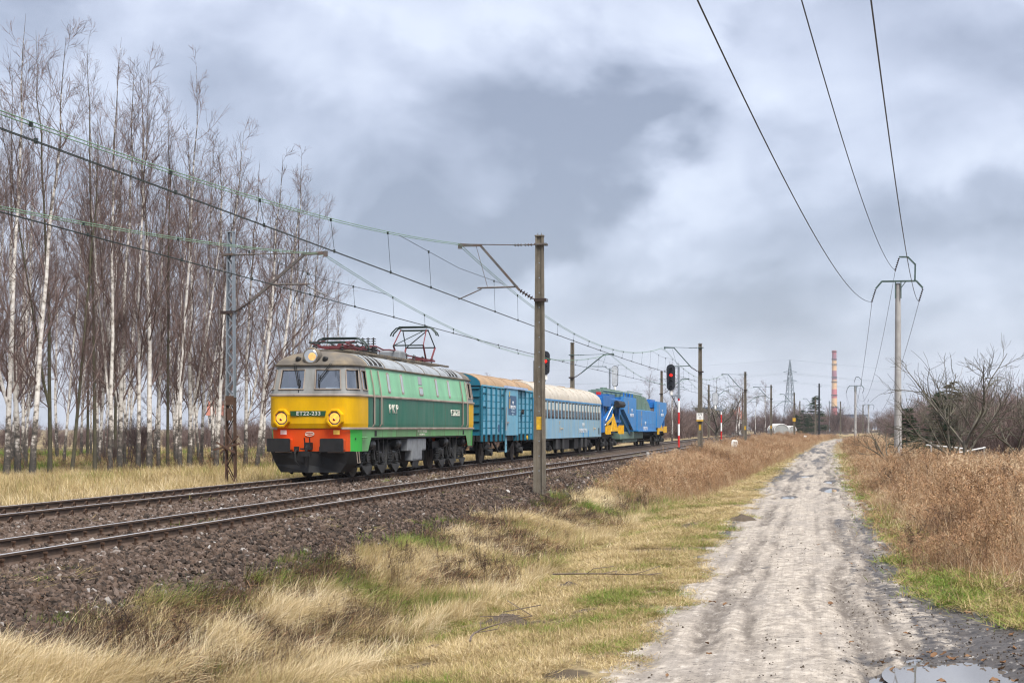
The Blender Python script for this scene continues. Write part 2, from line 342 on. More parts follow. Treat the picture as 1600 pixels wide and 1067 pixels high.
def ground_mat(name, kind):
    m = bpy.data.materials.new(name); n, l = nm(m)
    out = n.new('ShaderNodeOutputMaterial'); b = n.new('ShaderNodeBsdfPrincipled'); l.new(b.outputs[0], out.inputs[0]); b.inputs['Roughness'].default_value = .9; b.inputs['Specular IOR Level'].default_value = .2
    uv = n.new('ShaderNodeUVMap'); uv.uv_map = 'track_coords'
    def noise(sx, sy, sc, det=6, rough_=.6, loc=(0, 0, 0)):
        mp_ = n.new('ShaderNodeMapping'); mp_.inputs['Scale'].default_value = (sx, sy, 1); mp_.inputs['Location'].default_value = loc; l.new(uv.outputs[0], mp_.inputs[0])
        z = n.new('ShaderNodeTexNoise'); z.inputs['Scale'].default_value = sc; z.inputs['Detail'].default_value = det; z.inputs['Roughness'].default_value = rough_; l.new(mp_.outputs[0], z.inputs[0]); return z.outputs[0]
    def ramp(f, stops):
        r = n.new('ShaderNodeValToRGB'); l.new(f, r.inputs[0])
        for i, (p, c) in enumerate(stops):
            el = r.color_ramp.elements[i] if i < 2 else r.color_ramp.elements.new(p)
            el.position = p; el.color = (*c, 1)
        return r.outputs[0]
    def mix(f, a, c):
        x = n.new('ShaderNodeMix'); x.data_type = 'RGBA'
        if isinstance(f, (float, int)): x.inputs[0].default_value = f
        else: l.new(f, x.inputs[0])
        for s_, v in ((6, a), (7, c)):
            if isinstance(v, tuple): x.inputs[s_].default_value = (*v, 1)
            else: l.new(v, x.inputs[s_])
        return x.outputs[2]
    def rng(f, a, c, lo=0., hi=1.):
        r = n.new('ShaderNodeMapRange'); r.inputs['From Min'].default_value = a; r.inputs['From Max'].default_value = c; r.inputs['To Min'].default_value = lo; r.inputs['To Max'].default_value = hi; l.new(f, r.inputs[0]); return r.outputs[0]
    def att(nm_):
        a = n.new('ShaderNodeAttribute'); a.attribute_name = nm_; return a.outputs['Fac']
    def math_(op, a, c):
        x = n.new('ShaderNodeMath'); x.operation = op
        for i, v in enumerate((a, c)):
            if isinstance(v, (float, int)): x.inputs[i].default_value = v
            else: l.new(v, x.inputs[i])
        return x.outputs[0]
    if kind == 'ground':
        c = ramp(noise(1, 1, 1.3), [(.3, (.12, .085, .05)), (.5, (.25, .19, .10)), (.62, (.36, .28, .155)), (.75, (.2, .17, .07))])
        c = mix(rng(noise(1, 1, .35, 4, .5, (9, 4, 0)), .56, .7, 0, .6), c, (.11, .13, .035))
        c = mix(rng(noise(1, 1, 14, 4), .5, .75, 0, .5), c, (.07, .052, .034))
        c = mix(rng(math_('ADD', att('mud'), math_('MULTIPLY', math_('SUBTRACT', noise(1, 1, 5, 6, .7, (3, 3, 0)), .5), 1.0)), .35, .6, 0, .85), c, (.062, .045, .032))
        h = noise(1, 1, 22, 5)
    elif kind == 'ballast':
        c = ramp(noise(1, 1, 11, 3, .7), [(.3, (.028, .021, .017)), (.5, (.07, .051, .039)), (.64, (.11, .077, .057)), (.75, (.16, .13, .115))])
        c = mix(rng(noise(1, 1, .7, 4), .55, .7, 0, .5), c, (.1, .07, .05))
        h = noise(1, 1, 16, 4, .7)
    else:
        mud = att('mud')
        c = ramp(noise(1.0, .7, 5), [(.34, (.265, .23, .19)), (.5, (.385, .335, .278)), (.64, (.52, .455, .38))])
        c = mix(rng(noise(6.5, .10, 1.6, 7, .7, (3, 1, 0)), .46, .7, 0, .55), c, (.17, .15, .135))
        c = mix(rng(noise(.5, .22, 1.6, 5, .6, (8, 1, 0)), .45, .65, 0, .45), c, (.2, .18, .165))
        c = mix(math_('MULTIPLY', att('rut'), rng(noise(2, .35, 3, 8, .75, (6, 1, 0)), .32, .56)), c, (.115, .096, .08))
        c = mix(rng(noise(1.3, .42, 1.5, 10, .78, (16, 1, 0)), .53, .62, 0, .5), c, (.15, .128, .108))
        streak = rng(noise(1.2, 3., 2.6, 8, .75, (1, 7, 0)), .56, .66, 0, .6)
        c = mix(streak, c, (.13, .112, .1))
        c = mix(rng(noise(1, .8, 12, 6, .8, (2, 2, 0)), .56, .62, 0, .9), c, (.075, .062, .055))
        mm = rng(math_('ADD', mud, math_('MULTIPLY', math_('SUBTRACT', noise(1, .8, 4, 7, .72, (4, 4, 0)), .5), 1.3)), .42, .62)
        c = mix(mm, c, ramp(noise(1, 1, 7), [(.35, (.04, .035, .032)), (.65, (.10, .088, .08))]))
        c = mix(rng(noise(1, .7, 34, 3, .6, (5, 5, 0)), .6, .68, 0, .75), c, (.11, .085, .07))
        c = mix(rng(noise(1.2, .5, 6, 8, .75, (15, 5, 0)), .57, .66, 0, .7), c, (.56, .51, .45))
        h = noise(1.3, .8, 26, 6, .7)
        l.new(rng(mm, 0, 1, .92, .5), b.inputs['Roughness'])
    l.new(c, b.inputs['Base Color'])
    bu = n.new('ShaderNodeBump'); bu.inputs['Strength'].default_value = .7; bu.inputs['Distance'].default_value = .05 if kind != 'road' else .018; l.new(h, bu.inputs['Height']); l.new(bu.outputs[0], b.inputs['Normal'])
    return m

# ------------------------------------------------------------------ ground sheet, ballast, dirt road (one grid, cut along their borders)
ys = [6.]
while ys[-1] < 3200: ys.append(ys[-1] + max(.11, ys[-1] * (.0068 if ys[-1] < 400 else .03)))
ys = np.array([-60, -30, -12, 0] + ys)
us = np.concatenate([[-2400, -1500, -800, -400, -220, -130, -80, -55, -40, -32, -26, -22, -19, -17, -15, -13, -11.5, -10, -9, -8.2, -7.5], np.arange(-7, 9.2, .13), np.arange(9.2, 15.4, .07), np.arange(15.4, 20, .25), [20.5, 21.2, 22, 23, 24, 26, 29, 33, 38, 45, 60, 85, 130, 220, 400, 800, 1500, 2400]])
UU, YY = np.meshgrid(us, ys)
ZZ = gz(UU, YY)
XX = Xc(YY) + UU * np.sqrt(1 + slope(YY) ** 2)
nr, ncl = UU.shape
idx = np.arange(nr * ncl).reshape(nr, ncl)
quad = np.stack([idx[:-1, :-1], idx[:-1, 1:], idx[1:, 1:], idx[1:, :-1]], -1)
uc = (UU[:-1, :-1] + UU[1:, 1:]) / 2; yc = (YY[:-1, :-1] + YY[1:, 1:]) / 2
rl, rr = road_edges(uc, yc)
is_road = (uc > rl) & (uc < rr) & (yc < 420) & (yc > -30)
BALE = lambda u, y: 3.55 + (fbm(y * .22, y * 0, 51) - .5) * 2.0 + (fbm(y * 1.7, u * 1.7, 52) - .5) * .7 - sstep(58, 75, y) * 1.0
is_bal = (uc > -6.05 + (fbm(yc * .8, uc * .8, 53) - .5) * .6) & (uc < BALE(uc, yc)) & (yc < 700)
MG = {k: ground_mat('%s_surface' % k, k) for k in ('ground', 'ballast', 'road')}
VV = np.stack([XX, YY, ZZ], -1).reshape(-1, 3)
def sheet(name, mask, m, extra=None):
    q = quad[mask].reshape(-1, 4); used, inv = np.unique(q, return_inverse=True)
    me = np_mesh(name, VV[used], [inv.reshape(-1, 4)], [m], smooth=True)
    uvl = me.uv_layers.new(name='track_coords'); uvs = np.stack([UU.ravel()[used], YY.ravel()[used]], -1)
    uvl.data.foreach_set('uv', uvs[inv.ravel()].astype(np.float32).ravel())
    if extra is not None:
        a = me.attributes.new('mud', 'FLOAT', 'POINT'); a.data.foreach_set('value', extra(UU.ravel()[used], YY.ravel()[used]).astype(np.float32))
        a = me.attributes.new('rut', 'FLOAT', 'POINT'); a.data.foreach_set('value', np.clip(rut_mask(UU.ravel()[used], YY.ravel()[used], .8) * 30, 0, .92).astype(np.float32))
    return tag(put(bpy.data.objects.new(name, me)), kind='structure')
def mudmask(u, y):
    right = sstep(11.9, 13.8, u) * .66 * sstep(60, 40, y)
    rut = .34 * sstep(.45, .75, fbm(u * 3.2, y * .12, 61)) + .22 * sstep(.55, .8, fbm(u * 1.3, y * .5, 62))
    farm = .5 * sstep(52, 85, y) * sstep(.35, .65, fbm(u * 1.5, y * .07, 63))
    near = .5 * sstep(18.6, 17, y) * sstep(.45, .62, fbm(u * 1.2, y * .9, 64)) * sstep(11., 12.6, u)
    edge = .35 * sstep(10.2, 9.5, u)
    return np.clip(right + rut + farm + near + edge + sstep(.0, .35, puddle(u, y)) * .75, 0, 1.2)
sheet('ground', ~is_road & ~is_bal, MG['ground'], lambda u, y: np.clip(1 - sstep(.36, .52, fbm(u * .55 + 3, y * .45, 84)), 0, 1) * sstep(2.5, 3.2, u) * sstep(6.3, 5.4, u) + .9 * sstep(.42, .56, fbm(y * .22, u * .5, 89)) * sstep(4.4, 5.0, u) * sstep(6.3, 5.7, u) + .8 * sstep(.6, .72, fbm(u * 1.3, y * 1.1, 85)) * sstep(6, 6.5, u) * sstep(10, 9, u) + .8 * sstep(15, 16, u) + .7 * sstep(.5, .62, fbm(u * .5, y * .5, 88)) * sstep(-14, -17, u))
sheet('ballast_bed', is_bal, MG['ballast'])
sheet('dirt_road', is_road, MG['road'], mudmask)

mw = bpy.data.materials.new('puddle_water'); n_, l_ = nm(mw)
o_ = n_.new('ShaderNodeOutputMaterial'); b_ = n_.new('ShaderNodeBsdfPrincipled'); l_.new(b_.outputs[0], o_.inputs[0])
b_.inputs['Base Color'].default_value = (.15, .135, .12, 1); b_.inputs['Roughness'].default_value = .02; b_.inputs['IOR'].default_value = 1.45; b_.inputs['Specular IOR Level'].default_value = .7
nz_ = n_.new('ShaderNodeTexNoise'); nz_.inputs['Scale'].default_value = 5; bu_ = n_.new('ShaderNodeBump'); bu_.inputs['Strength'].default_value = .02; l_.new(nz_.outputs[0], bu_.inputs['Height']); l_.new(bu_.outputs[0], b_.inputs['Normal'])
for pu, py, ru, ry in PUD:
    lv = float(np.percentile(gz(pu + ru * np.cos(np.arange(24) * .262), py + ry * np.sin(np.arange(24) * .262)), 35)) - .006
    mb = MB(); c_ = W(py, pu, lv)
    mb.add([W(py + ry * 1.5 * math.sin(a), pu + ru * 1.5 * math.cos(a), lv) for a in np.arange(40) * 2 * math.pi / 40], [tuple(range(40))])
    tag(mb.build('puddle', mw), kind='structure')

# ------------------------------------------------------------------ railway tracks
M_rail_side = mat('rail_rust', (.075, .05, .037), .8, .2, .3, 6, (.5, (.13, .085, .055), 3, (1, 1, 1)), .2)
M_rail_top = mat('rail_polished', (.62, .63, .65), .38, .45, .1, 8)
M_sleeper = mat('sleeper_concrete', (.16, .135, .115), .9, 0, .3, 6, (.7, (.09, .06, .045), 5, (1, 1, 1)), .4)
M_clip = mat('clip_rust', (.06, .036, .025), .8, .3, .45, 9, (.5, (.13, .06, .025), 6, (1, 1, 1)), .3)
RAILY = np.array([4.0])
while RAILY[-1] < 640: RAILY = np.append(RAILY, RAILY[-1] + max(1.5, RAILY[-1] * .03))
PROF = [(-.075, -.172), (.075, -.172), (.075, -.160), (.02, -.138), (.009, -.125), (.009, -.045), (.036, -.034), (.036, -.006), (.028, 0), (-.028, 0), (-.036, -.006), (-.036, -.034), (-.009, -.045), (-.009, -.125), (-.02, -.138), (-.075, -.160)]
def rail(u0, dz, parent):
    vs = []
    for y in RAILY:
        for pu, pz in PROF: vs.append(W(y, u0 + pu, pz + dz + float(zr(y))))
    k = len(PROF); fs = []; ms = []
    for j in range(len(RAILY) - 1):
        for i in range(k):
            fs.append((j * k + i, j * k + (i + 1) % k, j * k + k + (i + 1) % k, j * k + k + i)); ms.append(1 if i in (8,) else 0)
    mb = MB(); mb.v = [tuple(v) for v in vs]; mb.f = fs; mb.m = ms
    mb.f += [tuple(range(k)), tuple(range(len(vs) - k, len(vs)))]; mb.m += [0, 0]
    return mb.build('rail', [M_rail_side, M_rail_top], parent)
def clip_mesh(kind):
    mb = MB()
    mb.box(-.085, .085, -.19, .19, -.20, -.172)
    for s in (-1, 1):
        if kind == 0:     # bolted clamp plate
            mb.box(-.05, .05, s * .055, s * .13, -.172, -.135); mb.cyl((0, s * .10, -.14), (0, s * .10, -.065), .028, 6); mb.cyl((0, s * .10, -.075), (0, s * .10, -.045), .042, 6)
        else:             # round spring loop
            mb.tube([(.07 * math.cos(a), s * (.10 + .02 * math.sin(a)), -.15 + .085 * math.sin(a)) for a in np.linspace(-.3, math.pi + .3, 7)], .02, 4); mb.cyl((0, s * .1, -.17), (0, s * .1, -.09), .035, 6)
    o = mb.build('rail_clip', M_clip); COL.objects.unlink(o); me = o.data; bpy.data.objects.remove(o); return me
mb = MB(); mb.box(-.13, .13, -1.28, 1.28, -.42, -.205, ch=.03); o = mb.build('sleeper', M_sleeper); SLM = o.data; bpy.data.objects.remove(o)
def track(u0, dz, kind, label):
    t = thing('railway_track', label, 'railway track', W(30, u0, dz), 0, 'pair of parallel railway tracks')
    inv = Matrix.Translation(-t.location)
    for du in (-.753, .753):
        r = rail(u0 + du, dz, t); r.data.transform(inv)
    cm = clip_mesh(kind); y = 11.0; rnd = random.Random(kind); far_v, far_f = [], []
    k = 0
    while y < 300:
        h = heading(y); p = W(y, u0, dz + float(zr(y)) - .004)
        if k < 140:
            s = bpy.data.objects.new('sleeper', SLM); COL.objects.link(s); s.parent = t; s.location = p - t.location; s.rotation_euler = (0, 0, h + rnd.uniform(-.01, .01))
            for du in (-.753, .753):
                c = bpy.data.objects.new('rail_clip', cm); COL.objects.link(c); c.parent = s; c.location = (0, -du, .004)
        else:
            q = MB(); q.box(-.13, .13, -1.28, 1.28, -.42, -.205)
            for du in (-.753, .753): q.box(-.08, .08, du - .15, du + .15, -.2, -.12)
            Mx = Matrix.Translation(p - t.location) @ Matrix.Rotation(h, 4, 'Z'); o_ = len(far_v)
            far_v += [tuple(Mx @ Vector(v)) for v in q.v]; far_f += [tuple(i + o_ for i in f) for f in q.f]
        y += .6; k += 1
    mb = MB(); mb.add(far_v, far_f); tag(mb.build('distant_sleepers', M_sleeper, t), kind='stuff')
    return t
track(0, 0, 0, 'empty nearer railway track with bolted clamps on the ballast edge')
track(FARU, FARZ, 1, 'farther railway track that carries the green and yellow locomotive')

# ------------------------------------------------------------------ masts of the overhead line
M_conc = mat('mast_concrete', (.15, .128, .098), .9, 0, .22, 3, (.75, (.06, .048, .034), 2.2, (2, 2, .25)), .5, 30)
M_conc2 = mat('pole_concrete', (.36, .345, .33), .9, 0, .15, 2, (.5, (.2, .18, .16), 2, (2, 2, .2)), .4, 30)
M_steel = mat('arm_steel', (.12, .115, .11), .6, .4, .3, 5, (.6, (.15, .075, .045), 4, (1, 1, 1)))
M_green = mat('arm_green', (.06, .095, .085), .6, .2, .25, 5)
M_ins = mat('insulator', (.035, .022, .018), .25, 0, .2, 5)
M_galv = mat('galvanised', (.25, .28, .31), .5, .5, .15, 5)
M_rust = mat('mast_rust', (.085, .046, .03), .85, .1, .3, 5, (.5, (.06, .035, .025), 4, (1, 1, 1)))
M_wire = mat('copper_wire', (.035, .045, .04), .5, .4, .2, 2)
M_wireg = mat('green_wire', (.16, .27, .17), .6, .1, .2, 2)
M_plate = mat('white_plate', (.72, .7, .66), .6, 0, .1, 5)
M_yel = mat('yellow_paint', (.62, .36, .015), .6, 0, .2, 6, (.5, (.25, .17, .06), 5, (1, 1, 1)))
M_black = mat('black_paint', (.014, .014, .016), .5, 0, .3, 6)
M_ink = mat('black_lettering', (.02, .02, .02), .7)
def mast_frame(y, u, side, z):
    """side +1: right of the line (arm reaches left). local +x towards the track, +y along it away from the camera"""
    h = heading(y) - math.pi / 2
    return W(y, u, z), (h + math.pi if side > 0 else h)
def insulators(mb, a, b, r=.075, n=4, m=1):
    a, b = Vector(a), Vector(b)
    prof = [(0, .02)]
    for i in range(n): c = (i + .5) / n; w_ = .5 / n; prof += [(c - w_ * .5, .022), (c - w_ * .3, r), (c + w_ * .1, r * .85), (c + w_ * .5, .022)]
    mb.lathe(a, b, prof + [(1, .02)], 8, m)
def arm_parts(t, reach, z_low, z_tip, z_stay, d0=.17, green=False, steady=True, zc=6.1, detail=True):
    ms = M_green if green else M_steel
    mb = MB(); kink = reach - .75
    A, B, Cc = Vector((d0 + .55, 0, z_low + .35)), Vector((kink, 0, z_tip)), Vector((reach, 0, z_tip + .01))
    mb.bar(A, B, .075, .08); mb.bar(B - Vector((.05, 0, 0)), Cc, .075, .08); mb.box(reach - .1, reach + .02, -.05, .05, z_tip - .1, z_tip + .08)
    mb.build('bracket_arm', ms, t)
    mb = MB(); insulators(mb, (d0 + .1, 0, z_low + .06), A, .08, 5, 0); mb.cyl((d0 - .1, 0, z_low), (d0 + .14, 0, z_low + .08), .03, 6); mb.box(d0 - .4, d0 + .02, -.19, .19, z_low - .05, z_low + .05); mb.build('arm_insulator', M_ins, t)
    mb = MB(); mb.tube([(d0 - .1, 0, z_stay), (d0 + .5, 0, z_stay), (reach - .7, 0, z_tip + .03), (reach - .1, 0, z_tip + .06)], .018, 5)
    for q in (.25, .6): insulators(mb, (d0 + q - .15, 0, z_stay), (d0 + q + .15, 0, z_stay), .05, 3, 0)
    mb.box(d0 - .4, d0 + .02, -.17, .17, z_stay - .03, z_stay + .03)
    mb.build('stay_rod', ms, t)
    if steady:
        zt = zc + .42; f = (zt - A.z) / (B.z - A.z); xs = A.x + (B.x - A.x) * f
        mb = MB(); mb.cyl((xs - .05, 0, zt), (min(xs + 1.35, reach + .9), 0, zt - .02), .032, 6); mb.tube([(min(xs + 1.2, reach + .7), .05, zt - .06), (reach - .3, .08, zc + .14), (reach + .0, .08, zc + .02)], .02, 5)
        mb.tube([(reach - .6, 0, z_tip), (xs + 1.0, 0, zt)], .009, 4)
        mb.build('steady_arm', ms, t)
def concrete_mast(y, u, side, htop, zb, label, plate=None, yellow=0, arm=True, reach=2.8, zl=6.05, zt=7.95, zc=6.1, green=True, two=False, yel2=False):
    loc, rz = mast_frame(y, u, side, zb + float(zr(y)))
    t = thing('catenary_mast', label, 'mast', loc, rz, 'concrete masts of the overhead line')
    H = htop - zb; mb = MB()
    def taper(x0, x1, y0, y1):   # two flanges and a web between them, narrowing upwards
        k_ = .66
        mb.add([(x0, y0, 0), (x1, y0, 0), (x1, y1, 0), (x0, y1, 0), (x0 * k_, y0 * k_, H), (x1 * k_, y0 * k_, H), (x1 * k_, y1 * k_, H), (x0 * k_, y1 * k_, H)], [(3, 2, 1, 0), (4, 5, 6, 7), (0, 1, 5, 4), (1, 2, 6, 5), (2, 3, 7, 6), (3, 0, 4, 7)])
    taper(-.2, -.105, -.15, .15); taper(.105, .2, -.15, .15); taper(-.104, .104, -.09, .09)
    mb.build('post', M_conc, t)
    if y < 130:
        hb = MB()
        for i in range(int(H / .55)):
            z_ = .8 + i * .5
            if z_ < H - .3: hb.cyl((0, -.098 * (1 - .34 * z_ / H), z_), (0, .098 * (1 - .34 * z_ / H), z_), .022, 8)
        tag(hb.build('hole_light_discs', M_galv, t), kind='stuff')  # light showing through the web holes, put in as pale discs
    cb = MB(); cb.box(-.15, .15, -.12, .12, H, H + .04); cb.cyl((.06, 0, H + .03), (.06, 0, H + .12), .012, 5); cb.cyl((-.06, 0, H + .03), (-.06, 0, H + .12), .012, 5); cb.build('cap', M_conc, t)
    if arm:
        b = bpy.data.objects.new('arm_pivot', None); d = -zb
        arm_parts(t, reach, zl + d, zt + d, zt + d - .02, .14, green, True, zc + d)
    if plate:
        pb = MB(); pb.box(-.26, .26, -.25, -.235, 2.78, 3.3); pl = pb.build('number_plate', M_plate, t)
        pb = MB(); pb.box(-.26, .26, -.251, -.236, 2.66, 2.775); pb.build('orange_strip', M_yel, pl)
        Mx = Matrix.Translation((0, -.2525, 3.17)) @ Matrix.Rotation(math.pi / 2, 4, 'X') @ Matrix.Rotation(0, 4, 'Z')
        text_obj('numerals', plate[0], .26, Mx, M_ink, pl, .002)
        text_obj('numerals', plate[1], .2, Matrix.Translation((0, -.2525, 2.92)) @ Matrix.Rotation(math.pi / 2, 4, 'X'), M_ink, pl, .002)
        for o in list(pl.children_recursive) + [pl]: o.data.transform(Matrix.Rotation(math.pi, 4, 'Z') if side > 0 else Matrix())
    if yellow:
        k_ = 1 - .34 * yellow / H; yb = MB(); sgn = 1 if side > 0 else -1
        yb.box(-.103 * k_, .103 * k_, sgn * .093 * k_, sgn * (.093 * k_ + .006), yellow - .22, yellow + .22); yb.build('yellow_mark', M_yel, t)
    return t
RM = [(51.9, 'near concrete mast beside the nearer track with a yellow mark at train height'), (119.6, 'concrete mast with the white numbered plate beside the red signal'),
      (183.7, 'concrete mast just right of the signal seen from behind'), (245, 'fourth concrete mast along the right of the tracks, past the white kilometre stone'),
      (303, 'concrete mast with a small orange plate where the rails vanish'), (350, 'far concrete mast just left of the factory chimney'), (405, 'far pale mast to the right of the chimney foot'), (460, 'small hazy mast at the far end of the line')]
for i, (y, lb) in enumerate(RM):
    concrete_mast(y, 2.74, 1, 8.2, -.5 if y < 100 else -.45, lb, plate=('171', '2') if i == 1 else None, yellow=(2.4, 2.2, 2.0, 2.0, 0, 0, 0, 0)[i], green=i > 0)
    if i == 4:
        t_ = bpy.data.objects['catenary_mast.004']; q = MB(); q.box(-.3, .3, .2, .22, 3.0, 3.7); q.build('orange_plate', M_yel, t_)
for i, (y, lb) in enumerate([(118, 'concrete mast rising behind the roof of the pale blue coach'), (181, 'concrete mast behind the tail of the blue transformer wagon'), (243, 'concrete mast left of the tracks, right of the plated mast'),
                             (300, 'concrete mast left of the tracks half behind a right-hand mast'), (349, 'mast left of the tracks in front of the lattice pylon'), (400, 'rusty mast left of the tracks between the small spruces')]):
    concrete_mast(y, -6.75, -1, 8.2, -.2, lb, zl=5.55, zt=7.3, reach=3.2, zc=5.98)
# lattice mast at the locomotive
loc, rz = mast_frame(49.9, -6.75, -1, -.02)
t = thing('lattice_mast', 'steel lattice mast, rusty below and grey above, beside the birches', 'mast', loc, rz)
def lat(z): return .15 - .062 * z / 8.1
def legs(z0, z1):
    mb = MB()
    for s in (-1, 1):
        a, b = lat(z0), lat(z1)
        mb.bar((s * a, -.07, z0), (s * b, -.07, z1), .085, .03); mb.bar((s * a, .07, z0), (s * b, .07, z1), .085, .03); mb.bar((s * (a + .02), 0, z0), (s * (b + .02), 0, z1), .17, .012)
    return mb
def lacing(z0, z1, st):
    mb = MB(); z = z0; s = 1
    while z + st <= z1 + .01:
        for yy in (-.09, .09): mb.bar((s * lat(z), yy, z), (-s * lat(z + st), yy, z + st), .035, .012, up=(0, 1, 0))
        s = -s; z += st
    return mb
legs(0, 2.75).build('rusty_leg', M_rust, t); legs(2.75, 8.1).build('grey_leg', M_galv, t)
lacing(0, 2.75, .55).build('rusty_lacing', M_rust, t); lacing(2.75, 8.0, .3).build('grey_lacing', M_galv, t)
mb = MB(); mb.box(-.14, .14, -.12, -.1, 2.5, 2.8); mb.box(-.08, .08, -.15, -.12, 2.0, 2.4); mb.build('switch_box', M_rust, t)
mb = MB(); mb.bar((-.55, -.13, 1.05), (.35, -.13, 1.25), .06); mb.bar((-.3, -.13, .95), (.3, -.13, 1.5), .05); mb.bar((-.45, -.15, 1.3), (.2, -.15, .95), .05); mb.build('old_bracket', M_rust, t)
mb = MB(); mb.box(-.13, .13, -.11, .11, 8.1, 8.13); mb.build('cap', M_galv, t)
arm_parts(t, 3.25, 5.5, 7.35, 7.38, .12, False, True, 5.98)

# ------------------------------------------------------------------ overhead wires (messenger, twin contact wire, droppers)
def overhead(u0, dz, sup, zs, zc, label, gmat):
    t = thing('overhead_line', label, 'overhead wires', W(50, u0, 6 + dz), 0, 'overhead wires above the two tracks')
    off = -t.location; rnd = random.Random(int(u0) + 9)
    zig = lambda y: .18 * math.sin(y * math.pi / 67.5)
    def zm(y):
        for a, b in zip(sup, sup[1:]):
            if a <= y <= b:
                f = (y - a) / (b - a); return zs + dz - 4 * 1.62 * ((b - a) / 68) ** 2 * f * (1 - f)
        return zs + dz
    yy = np.concatenate([np.arange(8, 70, 1.0), np.arange(70, sup[-1], 4.0)])
    for s in (-1, 1):
        P = [W(y, u0 + zig(y) * .5 + s * .022, zm(y) + float(zr(y)) + s * .02) + off for y in yy]
        mb = MB(); mb.tube(P, .0095, 5); mb.build('messenger_wire', gmat, t)
        P = [W(y, u0 + zig(y) + s * .025, zc + dz + float(zr(y))) + off for y in yy]
        mb = MB(); mb.tube(P, .009, 5); mb.build('contact_wire', M_wire, t)
    for y in sup[1:5]:
        a, b = y - 7.5, y + 7.5
        P = [W(q, u0 + zig(q) * .5, (zm(a) if q < y else zm(b)) - .16 * (1 - abs(q - y) / 7.5) ** 1 - .02 + float(zr(q))) + off for q in np.linspace(a, b, 9)]
        mb = MB(); mb.tube(P, .008, 4); mb.build('stitch_wire', M_wire, t)
    y = 9.0
    while y < 200:
        near = min(abs(y - s_) for s_ in sup)
        top = zm(y) if near > 7.5 else zm(y - near if False else y) - .0
        if near < 7.5:
            s_ = min(sup, key=lambda q: abs(q - y)); top = zm(s_ - 7.5) - .16 * (1 - near / 7.5) - .02
        if near > 1.2:
            a = W(y, u0 + zig(y) * .5, top + float(zr(y))) + off; b = W(y, u0 + zig(y), zc + dz + float(zr(y))) + off
            mb = MB(); mb.tube([a, b], .006, 4); mb.box(a.x - .025, a.x + .025, a.y - .03, a.y + .03, a.z - .05, a.z + .03); mb.box(b.x - .025, b.x + .025, b.y - .03, b.y + .03, b.z - .03, b.z + .05); mb.build('dropper', M_wire, t)
        y += 4.9 + rnd.uniform(-.3, .3)
overhead(0, 0, [-16, 51.9, 119.6, 183.7, 245, 303, 350, 405, 460], 7.95, 6.1, 'green tinged overhead wires hung over the nearer empty track', M_wireg)
overhead(FARU, 0, [-18, 49.9, 118, 181, 243, 300, 349, 400], 7.38, 5.93, 'overhead wires running above the train from the lattice mast', M_wireg)

